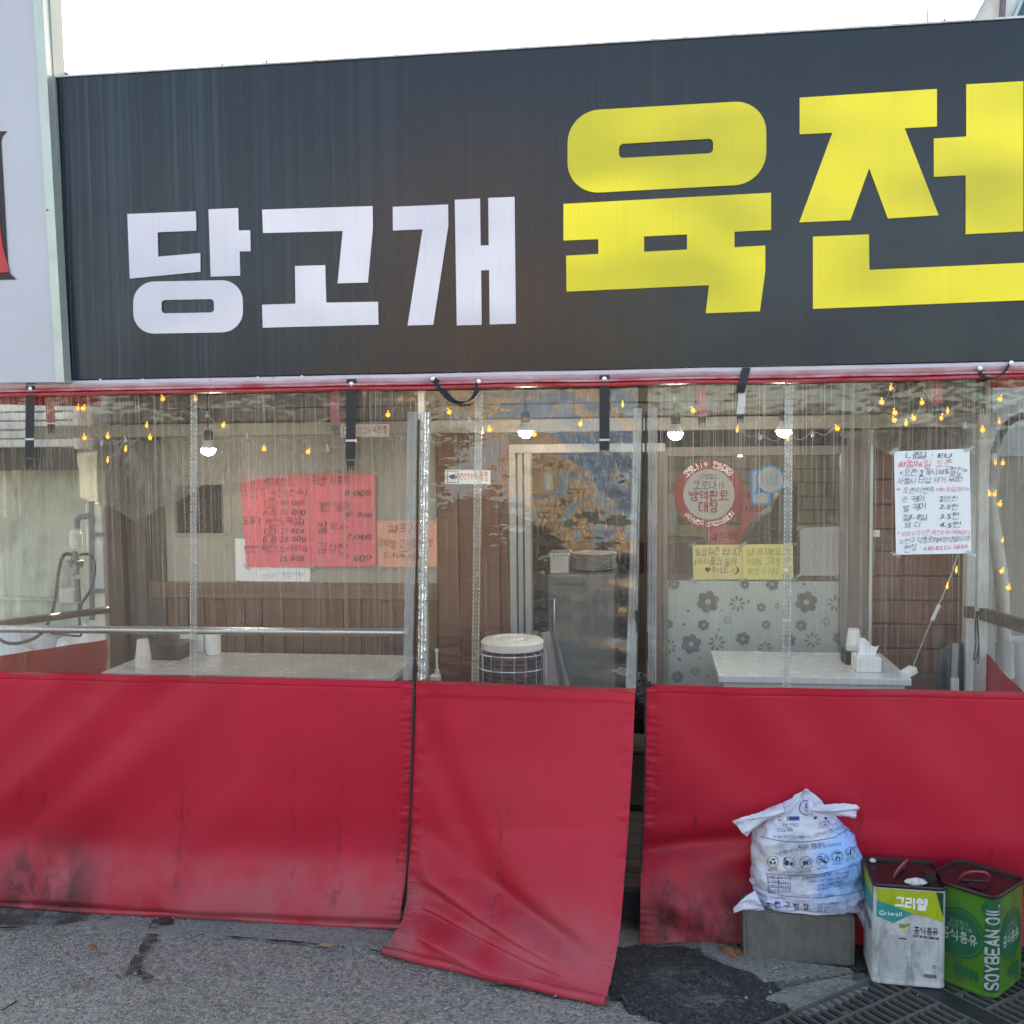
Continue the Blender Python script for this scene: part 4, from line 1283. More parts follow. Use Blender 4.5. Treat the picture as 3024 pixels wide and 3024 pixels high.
seam(cr_, 2330, 2322, 1134, 2030, 24)

# ---- side curtains
def side(label, back_t, back_b, front_t, front_b, top_b, top_f, grp):
    t = thing('side_curtain', label, 'curtain', (back_b.x, .5, GZ), group=grp)
    sk = MB().grid(lambda u, v: lerp(back_t, V((back_t.x, back_t.y, GZ + .01)), v).lerp(lerp(front_t, V((front_t.x, front_t.y, GZ + .01)), v), u) + V((.012 * noise.noise(V((u * 4, v * 3, 0))), 0, 0)), 30, 20)
    obj('tarpaulin_skirt', sk, M_TARP, t, smooth=True)
    wn = MB().grid(lambda u, v: lerp(top_b, back_t, v).lerp(lerp(top_f, front_t, v), u) + V((.02 * noise.noise(V((u * 5, v * 4, 3))) * math.sin(v * math.pi), 0, 0)), 30, 24)
    obj('clear_window', wn, M_SIDEV, t, smooth=True)
    obj('red_border', MB().strip([top_b + V((0, 0, .0)), top_f + V((0, 0, .0))], .07, (0, 0, 1), .004), M_TARP, t)
    return t
bx = P(318, 1888, .92).x
side('left side curtain running back to the white post', P(318, 1888, .92), P(318, 1888, .92), V((bx, .03, .98)), None or V((bx, .03, 0)), V((bx, .92, 2.07)), V((bx, .03, 2.04)), 'tent side curtains')
bx2 = P(2898, 1915, .80).x
side('right side curtain running back to the frame upright', V((bx2, .80, P(2898, 1915, .80).z)), V((bx2, .8, 0)), V((bx2 + .02, .03, .80)), V((bx2, .03, 0)), V((bx2, .80, 2.08)), V((bx2, .03, 2.04)), 'tent side curtains')

# ---- milky plastic sheet hung across the upper wall
def drape(name, label, topl, bot, plane, parent=None):
    """topl / bot: px polylines of equal length"""
    n_ = len(topl) - 1
    def f(u, v):
        k = min(int(u * n_), n_ - 1); t = ss(0, 1, u * n_ - k)
        a = P(lerp(topl[k][0], topl[k + 1][0], t), lerp(topl[k][1], topl[k + 1][1], t), plane)
        b = P(lerp(bot[k][0], bot[k + 1][0], t), lerp(bot[k][1], bot[k + 1][1], t), plane)
        p = a.lerp(b, v)
        p.z += .03 * noise.noise(V((p.x * 6, 0, 3))) * v + .012 * noise.noise(V((p.x * 25, 0, 3))) * v
        d = .03 * noise.noise(V((p.x * 7 + p.z * 4, p.z * 3, 5))) + .014 * abs(noise.noise(V((p.x * 16 - p.z * 9, p.z * 9, 2))))
        return V((p.x, plane + d * ss(0, .2, v), p.z))
    return tag(obj(name, MB().grid(f, 120, 40), M_DRAPE, smooth=True), label, 'plastic sheet')
drape('plastic_drape', 'crumpled milky plastic sheet hung across the wall above the pink menus', [(228, 1300), (330, 1300), (430, 1300), (620, 1298), (900, 1294), (1170, 1290), (1300, 1288)],
      [(236, 1470), (320, 1490), (400, 1535), (620, 1432), (900, 1405), (1170, 1345), (1300, 1300)], .80)
drape('plastic_drape', 'milky plastic sheet sagging above the white handwritten notice', [(2480, 1270), (2600, 1268), (2720, 1266), (2840, 1264), (2900, 1262)],
      [(2480, 1290), (2600, 1330), (2720, 1365), (2840, 1440), (2890, 1480)], .80)

# ---- straps
def buckle(mb, c, wd=.03, h=.045):
    mb.box(c, (wd, .010, h * .45))
    for s_ in (-1, 1):
        mb.box(c + V((s_ * wd * .36, 0, -h * .42)), (wd * .16, .008, h * .5))
    mb.box(c + V((0, 0, -h * .36)), (wd * .14, .008, h * .4))
def strap(px, y0, y1, plane, mat, label, wpx=29, eyelet=True, lean=0, grp='black straps hanging from the header', sleeve=None):
    t = thing('hanging_strap', label, 'strap', P(px, y1, plane), group=grp)
    pts = [P(px + lean * i / 8, lerp(y0, y1 - 52, i / 8), plane) for i in range(9)]
    obj('webbing', MB().strip(pts, wpx / F * 3.85, (1, 0, 0), .002), mat, t)
    mb = MB()
    c = P(px + lean, y1 - 40, plane)
    buckle(mb, c)
    obj('buckle', mb, M_BLACKP, t, bevel=.002)
    if eyelet:
        obj('rivet', MB().lathe([(.003, 0), (.008, 0), (.0085, .003), (.003, .004)], P(px, y0 + 16, plane - .002), 12, Matrix.Rotation(math.radians(90), 3, 'X')), M_ALU, t, smooth=True)
        obj('tape', MB().strip([P(px + lean * .9, y1 - 110, plane - .002), P(px + lean * .9, y1 - 104, plane - .002)], wpx / F * 3.9, (1, 0, 0), .001), M_WEB, t)
    return t
strap(90, 1132, 1404, -.034, M_BLACK, 'black webbing strap hanging left of the star lights', lean=-3)
strap(1038, 1118, 1408, -.034, M_BLACK, 'black webbing strap hanging in front of the pink menus', lean=-3)
strap(1785, 1103, 1406, -.034, M_BLACK, 'black webbing strap hanging on the door flap')
strap(2900, 1120, 1238, .03, M_BLACK, 'short black strap inside the curtain by the flexible hose', eyelet=False)
M_PSTRAP = pbr('red_webbing', (.42, .07, .09), .6)
for px, y0, y1, lb in ((145, 1170, 1300, 'faded red strap beside the leftmost black strap'), (985, 1155, 1304, 'faded red strap beside the CCTV plate'), (2068, 1140, 1280, 'faded red strap beside a hanging bulb above the round sticker'), (2762, 1122, 1245, 'faded red strap among the bunched star lights')):
    strap(px, y0, y1, .03, M_PSTRAP, lb, eyelet=False, lean=6, grp='red straps inside the curtain')
def loop_strap(pts, label):
    t = thing('looped_strap', label, 'strap', P(*pts[len(pts) // 2], -.04), group='looped black straps on the header')
    path = smooth_path([P(x, y, -.036 - .012 * math.sin(i / (len(pts) - 1) * math.pi)) for i, (x, y) in enumerate(pts)], 6)
    obj('webbing', MB().strip(path, .026, (.55, .55, .25), .002), M_BLACK, t)
    for q in (pts[0], pts[-1]):
        obj('rivet', MB().lathe([(.003, 0), (.008, 0), (.0085, .003), (.003, .004)], P(q[0], q[1] + 8, -.052), 12, Matrix.Rotation(math.radians(90), 3, 'X')), M_ALU, t, smooth=True)
loop_strap([(1278, 1110), (1290, 1130), (1310, 1160), (1340, 1185), (1372, 1188), (1398, 1172), (1410, 1145), (1414, 1118)], 'black strap looped like a smile beside the zip tape')
loop_strap([(2894, 1080), (2898, 1100), (2912, 1114), (2936, 1118), (2960, 1105), (2976, 1085), (2986, 1064)], 'black strap looped above the flexible hose')
t = thing('taped_strap', 'short black strap wrapped with white tape above the blue sticker', 'strap', P(2190, 1245, -.03), group='black straps hanging from the header')
obj('webbing', MB().strip([P(2204, 1086, -.036), P(2198, 1110, -.045), P(2192, 1135, -.05), P(2186, 1160, -.045)], .03, (1, .2, 0), .004), M_BLACK, t)
obj('tape', MB().strip([P(2192, 1150, -.036), P(2190, 1190, -.034), P(2186, 1222, -.034)], .026, (1, 0, 0), .004), M_WEB, t)
mb = MB(); buckle(mb, P(2186, 1232, -.034), .024, .03)
obj('buckle', mb, M_BLACKP, t)

# ================================================================== SIGN
SY = -.03
sg = thing('shop_sign', 'long dark blue grey sign board with white and yellow Korean lettering', 'sign', (0, SY, 2.092))
sl_, sr_, sb_, st_ = -2.262, 2.4, 2.092, 3.246
M_SIGN = mat_sign()
def sgf(u, v):
    return V((lerp(sl_, sr_, u), SY + .003 * noise.noise(V((u * 7, v * 2, 0))), lerp(sb_, st_, v)))
obj('face', MB().grid(sgf, 80, 20), M_SIGN, sg, smooth=True)
obj('casing', MB().bbox((sl_, SY + .012, sb_ + .001), (sr_, .24, st_ - .001)), M_DARK, sg)
obj('top_trim', MB().bbox((sl_ - .004, SY - .008, st_), (sr_, SY + .03, st_ + .007)), M_STEEL, sg)
obj('side_trim', MB().bbox((sl_ - .016, SY - .006, sb_ - .002), (sl_ - .0005, SY + .03, st_)), M_WHITE, sg)
for px_, h in ((652, .012), (783, .016), (1713, .008), (2527, .008), (2790, .012)):
    c = P(px_, 0, SY + .01)
    obj('bolt', MB().lathe([(.006, 0), (.006, h * .6), (.003, h), (0, h)], (c.x, SY + .01, st_ + .0072), 8), M_PIPE, sg)
hk = P(166, 225, SY + .02)
obj('bracket', MB().tube(smooth_path([V((sl_ - .01, .05, st_ + .045)), V((sl_ + .01, .05, st_ + .035)), V((sl_ + .035, .05, st_ + .002))], 4), .012, 8), M_BLACKP, sg, smooth=True)
LW = mat_backlit('lavender_white_film', (.48, .48, .56), .04, .07)
LY = mat_backlit('yellow_film', (.48, .43, .010), .05, .14)
LD = V((0, .004, 0))
def letter(name, polys, mat, label):
    mb = MB()
    for outer, holes in polys:
        mb.prism([P(x, y, SY - .006) for x, y in outer], LD, [[P(x, y, SY - .006) for x, y in h] for h in holes])
    o = obj(name, mb, mat, sg)
    o['label'] = label
    return o
def rrect(tl, tr, br, bl, rx, ry, n=8):
    out = []
    for cx, cy, a0 in ((1 - rx, ry, -90), (1 - rx, 1 - ry, 0), (rx, 1 - ry, 90), (rx, ry, 180)):
        for i in range(n + 1):
            a = math.radians(a0 + 90 * i / n)
            u, v = cx + rx * math.cos(a), cy + ry * math.sin(a)
            x = lerp(lerp(tl[0], tr[0], u), lerp(bl[0], br[0], u), v)
            y = lerp(lerp(tl[1], tr[1], u), lerp(bl[1], br[1], u), v)
            out.append((x, y))
    return out
k1 = .6006
A1 = lambda l: Z(0, 0, k1, l)
A2 = lambda l: Z(1000, 0, k1, l)
A3 = lambda l: Z(2000, 0, k1, l)
letter('letter', [(A1([(626, 1052), (962, 1039), (965, 1134), (774, 1142), (777, 1262), (984, 1244), (985, 1336), (638, 1370)]), []),
                  (A1([(1025, 1029), (1170, 1023), (1173, 1133), (1229, 1132), (1232, 1235), (1178, 1236), (1180, 1355), (1036, 1360)]), []),
                  (A1(rrect((654, 1386), (1192, 1376), (1195, 1632), (656, 1642), .19, .40)), [A1(rrect((793, 1475), (1051, 1470), (1053, 1536), (794, 1541), .07, .28))])], LW, 'white Korean syllable dang')
letter('letter', [([(774, 619), (1100, 608.4), (1101, 672), (1086, 834), (997, 836.6), (1012, 681.7), (776.6, 688)], []),
                  ([(871, 785.6), (960, 783), (963, 893.7), (1116, 891), (1117.7, 958.5), (776, 967.5), (774, 900), (872.7, 896.7)], [])], LW, 'white Korean syllable go')
letter('letter', [(A2([(266, 1017), (538, 1005), (539, 1110), (465, 1597), (339, 1600), (413, 1127), (267, 1133)]), []),
                  (A2([(571, 982), (695, 976), (698, 1207), (738, 1206), (736, 973), (865, 968), (871, 1591), (743, 1595), (740, 1328), (700, 1329), (703, 1597), (581, 1600)]), [])], LW, 'white Korean syllable gae')
letter('letter', [(rrect((1676, 329), (2263, 295), (2263, 542), (1676, 573), .16, .38, 10), [rrect((1828, 425), (2106, 409), (2106, 452), (1828, 467), .05, .3)]),
                  ([(1664, 602), (2277, 569), (2277, 679), (2169, 684), (2169, 730), (2260, 725), (2260, 795), (2258, 815), (2244, 919), (2084, 925), (2094, 842), (1673, 861), (1672, 755), (1767, 750), (1767, 706), (1664, 710)],
                   [[(1902, 698), (2029, 692), (2029, 737), (1902, 743.5)]])], LY, 'large yellow Korean syllable yuk')
letter('letter', [(A3([(602, 480), (1277, 437), (1277, 621), (1118, 630), (1285, 1058), (1036, 1074), (944, 826), (852, 1082), (600, 1093), (763, 652), (602, 660)]), []),
                  ([(2854, 249), (3022, 239.5), (3022, 683), (2852, 691.5), (2852, 517.6), (2758, 522), (2758, 409), (2854, 403)], []),
                  ([(2401, 699), (2566, 692), (2567.5, 797), (3045, 775), (3045, 885.5), (2401, 912)], [])], LY, 'large yellow Korean syllable jeon')

# ---- neighbour's white sign
ns = thing('neighbour_sign', 'white neighbouring sign board with pale green metal edge and a cut off red letter', 'sign', (-2.6, -.08, 2.09))
NY = -.075
M_NS = pbr('white_sign_film', (.46, .47, .53), .35, var=.08, scale=1.3, bump=.05, grime=.12, grime_col=(.28, .28, .27))
obj('face', MB().prism([P(x, y, NY) for x, y in ((-600, -700), (60, -700), (101, 0), (166, 1128), (-600, 1138))], (0, .02, 0)), M_NS, ns)
M_GRN = pbr('pale_green_metal', (.46, .50, .46), .4, .3, var=.08, grime=.3, grime_col=(.3, .3, .26))
obj('edge_frame', MB().prism([P(x, y, NY - .012) for x, y in ((57, -700), (84, -700), (126, 0), (190, 1129), (165, 1129), (97, 0))], (0, .05, 0)), M_GRN, ns)
obj('side_channel', MB().prism([P(x, y, NY + .03) for x, y in ((85, -700), (106, -700), (148, 0), (203, 1130), (187, 1129), (127, 0))], (0, .08, 0)), pbr('grey_green_metal', (.33, .36, .34), .5, .1, var=.15, scale=3), ns)
obj('letter_shadow', MB().prism([P(x, y, NY - .004) for x, y in A1([(-60, 645), (32, 645), (8, 672), (4, 700), (38, 1300), (48, 1345), (80, 1373), (-60, 1377)])], (0, .003, 0)), ink('letter_black', (.035, .028, .03)), ns)
obj('letter', MB().prism([P(x, y, NY - .008) for x, y in A1([(-60, 690), (-45, 690), (-2, 1100), (12, 1210), (36, 1300), (44, 1338), (-60, 1344)])], (0, .003, 0)), ink('letter_red', (.5, .05, .06)), ns)
for (x_, y_) in ((150, 120), (152, 880)):
    obj('screw', MB().lathe([(.004, 0), (.004, .003), (0, .004)], P(140 + x_ * .0, y_ + 500, NY - .012), 8, Matrix.Rotation(math.radians(90), 3, 'X')), M_PIPE, ns)

# ================================================================== INSIDE THE TENT: TABLES
M_TLEG = pbr('table_white', (.66, .66, .64), .45, var=.05, bump=.05)
def table(label, fl_, fr_, yb, mat, z=.90, apron=False):
    x0, x1, y0 = fl_.x, fr_.x, fl_.y
    t = thing('dining_table', label, 'table', ((x0 + x1) / 2, (y0 + yb) / 2, .112))
    obj('tabletop', MB().bbox((x0, y0, z - .028), (x1, yb, z)), mat, t, bevel=.003)
    for xx in (x0 + .05, x1 - .05):
        for yy in (y0 + .05, yb - .05):
            obj('leg', MB().bbox((xx - .018, yy - .018, .112), (xx + .018, yy + .018, z - .0282)), M_TLEG, t)
    obj('apron', MB().bbox((x0 + .02, y0 + .02, z - .10), (x1 - .02, y0 + .04, z - .0285)), M_TLEG, t)
    return t
table('long grey marble topped table below the pink menus', V((-2.24, .14, 0)), V((-1.012, .14, 0)), .60, M_MARBLE)
table('short white marble topped table in front of the flowered window', V((.279, .30, 0)), V((1.015, .30, 0)), .82, pbr('white_marble', (.62, .63, .63), .25, var=.12, scale=5, bump=0))
def cups(label, base, n_, grp, s=1.0):
    t = thing('paper_cup_stack', label, 'cups', base, group=grp)
    for i in range(n_):
        z = i * .011 * s
        obj('cup', MB().lathe([(.033 * s, z), (.0335 * s, z + .004), (.031 * s, z + .005), (.0235 * s, z + .072 * s), (.0, z + .072 * s)], base, 20), M_WHITE, t, smooth=True)
    return t
cups('upside down white paper cup stack on the marble table', G(424, 1968, .90), 5, 'paper cup stacks')
cups('white paper cup stack on the dark tray behind the tissue box', V((.855, .60, .955)), 3, 'paper cup stacks', .95)
t = thing('cutlery_box', 'black cutlery box at the back of the long table', 'box', V((-2.12, .50, .90)))
a, b = P(445, 1900, .45), P(545, 1900, .45)
obj('box', MB().bbox((a.x - .02, .40, .90), (b.x, .56, .955)), M_BLACKP, t, bevel=.004)
obj('lid', MB().bbox((a.x - .025, .395, .9555), (b.x + .005, .565, .966)), M_BLACKP, t, bevel=.003)
t = thing('napkin_holder', 'white napkin holder behind the black cutlery box', 'napkin holder', V((-2.0, .53, .90)))
a, b = P(505, 1880, .53), P(570, 1880, .53)
obj('holder', MB().bbox((a.x + .02, .57, .90), (b.x + .03, .595, 1.0)), M_WHITE, t, bevel=.006)
obj('roll', MB().lathe([(.03, .9), (.034, .902), (.034, .99), (.02, .995), (0, .995)], (b.x + .085, .55, 0), 18), M_PAPER, t, smooth=True)
# tissue box
t = thing('tissue_box', 'white tissue box with a sheet pulled up on the white table', 'tissue box', V((.93, .42, .90)))
a = P(2530, 1985, .40); b = P(2604, 1985, .40)
obj('box', MB().bbox((a.x, .40, .90), (b.x, .52, .962)), M_WHITE, t, bevel=.006)
def tis(u, v):
    x = lerp(a.x + .02, b.x - .008, u) + .012 * (v - .3)
    h = (.050 + .018 * math.sin(u * 5 + 1)) * v
    return V((x, .46 + .016 * math.sin(u * 9 + v * 2) * v, .962 + h))
obj('tissue', MB().grid(tis, 14, 8), M_PAPER, t, smooth=True)
t = thing('condiment_tray', 'dark condiment tray behind the tissue box', 'tray', V((.86, .6, .90)))
a, b = P(2492, 1930, .58), P(2540, 1930, .58)
obj('tray', MB().bbox((a.x, .55, .90), (b.x + .02, .66, .9545)), M_BLACKP, t, bevel=.004)
obj('divider', MB().bbox((a.x - .003, .60, .9), (a.x, .61, .96)), M_BLACKP, t)

# ---- kerosene heater
hc = V((P(1513, 1900, .36).x, .36, .112))
ht_ = thing('oil_heater', 'round oil heater with white lid and wire guard inside the door flap', 'heater', hc)
zl = P(1513, 1880, .36).z
rr_ = .122
M_HTR = pbr('heater_drum', (.22, .15, .155), .3, .6)
obj('drum', MB().lathe([(rr_ - .012, .05), (rr_ - .008, .06), (rr_ - .008, zl - .112 - .06), (rr_ - .02, zl - .112 - .05), (0, zl - .112 - .05)], hc, 32), M_HTR, ht_, smooth=True)
zt_ = zl - .112
obj('lid', MB().lathe([(rr_ - .004, zt_ - .05), (rr_ + .006, zt_ - .046), (rr_ + .008, zt_ - .018), (rr_ - .002, zt_ - .008), (rr_ - .04, zt_ - .004), (rr_ - .045, zt_ - .008), (.05, zt_ - .008), (.045, zt_ - .002), (0, zt_ - .002)], hc, 36), M_WHITE, ht_, smooth=True)
for zz_ in (zt_ - .085, zt_ - .105, zt_ - .15, zt_ - .17):
    for i in range(16):
        a = 2 * math.pi * i / 16
        d = V((math.cos(a), math.sin(a), 0))
        obj('slot', MB().box(hc + d * (rr_ - .0075) + V((0, 0, zz_)), (.004, .032, .008), Matrix.Rotation(a, 3, 'Z')), M_DARK, ht_)
for i in range(18):
    a = 2 * math.pi * i / 18
    d = V((math.cos(a), math.sin(a), 0))
    obj('guard_wire', MB().tube([hc + d * (rr_ + .02) + V((0, 0, .02)), hc + d * (rr_ + .02) + V((0, 0, zt_ - .058)), hc + d * (rr_ + .0) + V((0, 0, zt_ - .052))], .0022, 5), M_ALU, ht_, smooth=True)
for zz_ in (.03, .3, zt_ - .12, zt_ - .06):
    obj('guard_ring', MB().tube([hc + V((math.cos(2 * math.pi * i / 36) * (rr_ + .022), math.sin(2 * math.pi * i / 36) * (rr_ + .022), zz_)) for i in range(37)], .0024, 5, False), M_ALU, ht_, smooth=True)
obj('base', MB().lathe([(rr_ + .03, 0), (rr_ + .03, .03), (rr_, .05), (0, .05)], hc, 32), M_HTR, ht_, smooth=True)

# white pump bottle and small dispenser by the zip
t = thing('pump_bottle', 'white pump bottle beside the brown door boards', 'bottle', V((P(1285, 2000, .5).x, .5, .85)))
bz = P(1285, 2005, .5)
obj('body', MB().bbox((bz.x - .02, .48, .50), (bz.x + .022, .53, bz.z + .02)), M_WHITE, t, bevel=.008)
obj('pump', MB().lathe([(.010, .0), (.010, .02), (.005, .022), (.005, .10), (.008, .10), (.008, .11), (0, .11)], (bz.x + .008, .505, bz.z + .0202), 10), M_WHITE, t, smooth=True)
obj('stand', MB().bbox((bz.x - .05, .44, .112), (bz.x + .05, .57, .4995)), M_WOODD, t)
# broom with a pale handle and black bag by the right door
t = thing('broom', 'broom with a pale handle leaning on the brown board door', 'broom', V((P(2820, 2000, .86).x, .82, .112)))
bt = P(2822, 1900, .86)
obj('handle', MB().tube([P(2822, 1900, .87), P(2818, 1995, .85), V((P(2818, 1995, .8).x, .78, .2))], .014, 10), pbr('grey_handle', (.28, .29, .29), .4), t, smooth=True)
obj('grip', MB().tube([P(2819.5, 2002, .832), P(2819, 2070, .822)], .0175, 10), M_WHITE, t, smooth=True)
obj('head', MB().bbox((bt.x - .12, .72, .112), (bt.x + .10, .80, .20)), M_BLACKP, t, bevel=.01)
lump('black_bag', 'limp black bag hanging by the brown board door', 'bag', (P(2818, 2060, .92).x, .91, P(2818, 2010, .92).z), (.085, .03, .17), M_BLACKP, 5)
# black plastic bag in the gap of the door flap
lump('black_bag', 'shiny black plastic bag seen through the gap beside the door flap', 'bag', (P(1893, 2090, .16).x, .17, P(1893, 2085, .16).z), (.07, .06, .13), pbr('black_film', (.012, .014, .02), .12, bump=1.0, bscale=22, bdist=.03), 9)
t = thing('stool', 'dark stool seen through the gap beside the door flap', 'stool', V((P(1895, 2300, .2).x, .2, .112)))
sx = P(1893, 2300, .2).x
obj('seat', MB().bbox((sx - .12, .12, .62), (sx + .12, .34, .65)), M_BLACKP, t, bevel=.01)
for dx in (-.1, .1):
    for dy in (.14, .32):
        obj('leg', MB().bbox((sx + dx - .012, dy - .012, .112), (sx + dx + .012, dy + .012, .6195)), M_BLACKP, t)
# cord bundle tied on the right rail
t = thing('cord_bundle', 'thin black cord tied to the brown rail and hanging in a loop', 'cord', P(2888, 1810, .70))
obj('cord', MB().tube(smooth_path(pz([(2915, 1803), (2890, 1808), (2886, 1850), (2890, 1900), (2884, 1940), (2876, 1945), (2882, 1900), (2880, 1850), (2884, 1815), (2888, 1850), (2891, 1930), (2887, 1960)], .70)), .003, 6), M_BLACKP, t, smooth=True)
obj('knot', MB().lathe([(0, -.012), (.009, -.006), (.01, .004), (0, .012)], P(2887, 1811, .695), 10), M_BLACKP, t, smooth=True)

# ================================================================== LIGHT BULBS
M_BULB = glow('bulb_lit', (1.0, .95, .86), 45)
def bulb(px, py, plane, label, cord_top=2.13, s=1.0, lamp=1.1):
    c = P(px, py, plane)
    t = thing('hanging_bulb', label, 'light bulb', c, group='hanging light bulbs')
    r = .030 * s
    prof = [(0.0, -r)] + [(r * math.sin(a), -r * math.cos(a)) for a in [math.pi * .62 * i / 10 for i in range(1, 11)]] + [(.017 * s, r * .75), (.016 * s, r * 1.0)]
    low = [(0.0, -r)] + [(r * math.sin(a), -r * math.cos(a)) for a in [math.pi * .5 * i / 8 for i in range(1, 9)]]
    obj('globe', MB().lathe(low, c, 24), M_BULB, t, smooth=True)
    obj('heat_sink', MB().lathe([(r * 1.001, 0.0), (r * .97, r * .35), (.019 * s, r * 1.1), (.017 * s, r * 1.2)], c, 24), M_WHITE, t, smooth=True)
    obj('socket', MB().lathe([(.0185 * s, r * 1.2), (.0195 * s, r * 1.3), (.019 * s, r * 2.4), (.012 * s, r * 2.7), (.007, r * 2.8)], c, 16), M_BLACKP, t, smooth=True)
    obj('cord', MB().tube([c + V((0, 0, r * 2.78)), V((c.x + .002, plane, cord_top))], .0035, 6), M_BLACKP, t, smooth=True)
bulb(616, 1325, .42, 'lit bulb above the long marble table')
bulb(1552, 1273, .50, 'lit bulb hanging beside the aluminium door frame')
bulb(1995, 1278, .45, 'lit bulb hanging above the round red sticker')
bulb(2315, 1270, .40, 'lit bulb hanging above the blue sticker')
bulb(2186, 1326, 2.0, 'round lit bulb inside the shop window', 2.41, 1.25, 1.2)

# fluorescent tube on the kitchen ceiling
t = thing('ceiling_lamp', 'white fluorescent ceiling lamp inside the shop window', 'lamp', V((P(1970, 1326, 1.9).x, 1.9, 2.05)))
c = P(1970, 1326, 1.9)
obj('tube', MB().tube([V((c.x - .28, 1.95, c.z)), V((c.x + .03, 1.9, c.z))], .014, 10), glow('tube_lit', (1.0, .97, .92), 6), t, smooth=True)
obj('fitting', MB().bbox((c.x - .30, 1.90, c.z + .018), (c.x + .05, 1.97, c.z + .05)), M_WHITE, t, bevel=.004)
obj('hanger', MB().tube([V((c.x - .12, 1.93, c.z + .05)), V((c.x - .12, 1.93, 2.42))], .006, 6), M_WHITE, t)

# ================================================================== STAR STRING LIGHTS
M_STAR = glow('star_lit', (1.0, .40, .03), .5)
M_STARO = pbr('star_unlit', (.62, .64, .66), .3, var=.1, bump=0)
M_WIRE = pbr('clear_wire', (.42, .42, .40), .4, var=.1, bump=0)
def star_mesh(c, r, ang, tilt):
    mb = MB()
    rot = Matrix.Rotation(tilt, 3, 'Z') @ Matrix.Rotation(ang, 3, 'Y')
    pts = []
    for i in range(12):
        a = math.pi * i / 6
        q = r if i % 2 == 0 else r * .52
        pts.append(V((q * math.sin(a), 0, q * math.cos(a))))
    n_ = 12
    mb.add([c + rot @ p for p in pts] + [c + rot @ V((0, -.005, 0)), c + rot @ V((0, .005, 0))],
           [(i, (i + 1) % n_, n_) for i in range(n_)] + [((i + 1) % n_, i, n_ + 1) for i in range(n_)])
    mb.tube([c + rot @ V((0, 0, r * .4)), c + rot @ V((0, 0, r * 1.45))], .0022, 5)
    return mb
def garland(label, pts, plane, side_=False, extra=()):
    t = thing('star_string_light', label, 'string lights', P(*pts[0][:2], plane), group='star string lights')
    path = []
    for i, q in enumerate(pts):
        c = P(q[0], q[1] - 9, plane(q[0]) if callable(plane) else plane)
        if i:
            path.append((path[-1] + c) / 2 - V((0, 0, .022)))
        path.append(c)
    obj('wire', MB().tube(smooth_path(path, 4), .0013, 5), M_WIRE, t, smooth=True)
    for i, q in enumerate(pts):
        c = P(q[0], q[1], plane(q[0]) if callable(plane) else plane)
        lit = len(q) < 3
        obj('star', star_mesh(c, 0.0120, random.uniform(-.5, .5), random.uniform(-1.25, 1.25) if (i % 3 == 0 or side_) else random.uniform(-.5, .5)), M_STAR if lit else M_STARO, t)
    return t
garland('amber star string light looping below the header over the gas pipe', [(231, 1205), (246, 1206), (250, 1293), (318, 1290), (371, 1327), (433, 1257), (443, 1293), (481, 1178)], .10)
garland('short amber star string dangling beside the leftmost loop', [(260, 1230, 0), (300, 1310, 0), (371, 1300, 0), (318, 1360)], .11)
garland('amber star string light swagged in front of the pink menus', [(578, 1179), (611, 1228, 0), (659, 1257), (730, 1290, 0), (780, 1326), (910, 1334), (968, 1327, 0), (1048, 1302), (1146, 1225), (1182, 1178, 0)], .10)
garland('amber star string light swagged across the door flap', [(1262, 1190, 0), (1327, 1217), (1385, 1243, 0), (1446, 1269), (1578, 1283), (1714, 1252), (1839, 1196)], .09)
garland('amber star string light swagged above the stickers', [(1992, 1178, 0), (2047, 1213), (2113, 1250, 0), (2177, 1270), (2245, 1292, 0), (2327, 1295), (2400, 1285, 0), (2473, 1266), (2604, 1188), (2631, 1146)], .10)
garland('bunched amber star string light above the white notice', [(2640, 1150, 0), (2643, 1219), (2641, 1241), (2676, 1251), (2698, 1235), (2723, 1189), (2730, 1150, 0), (2755, 1180, 0), (2780, 1234), (2799, 1215), (2850, 1260, 0), (2902, 1270)], .10)
garland('amber star string light trailing down the right side curtain', [(2953, 1178), (2951, 1246), (2940, 1366), (2962, 1368), (2923, 1459), (2938, 1460), (2953, 1489), (2961, 1596), (2958, 1687), (2978, 1736)], .42, True)
t = thing('power_adapter', 'white power adapter on a cord from the stars to the white table', 'adapter', V((P(2690, 1955, .36).x, .36, .9)))
c = P(2690, 1955, .33)
obj('adapter', MB().box((c.x, .36, .915), (.055, .04, .028), Matrix.Rotation(.5, 3, 'Z') @ Matrix.Rotation(-.4, 3, 'Y')), M_WHITE, t, bevel=.005)
obj('cord', MB().tube(smooth_path([P(2828, 1636, .16), P(2812, 1690, .17), P(2790, 1745, .2), P(2775, 1780, .22), P(2750, 1835, .26), P(2715, 1920, .33), V((c.x + .012, .36, .925))], 6), .0022, 6), M_WIRE, t, smooth=True)
obj('controller', MB().tube([P(2773, 1788, .218), P(2754, 1830, .252)], [.007, .007], 8), M_WHITE, t, smooth=True)
for (x, y) in ((2824, 1685), (2797, 1732)):
    obj('star', star_mesh(P(x, y, .16), 0.0120, .4, 1.0), M_STAR, t)

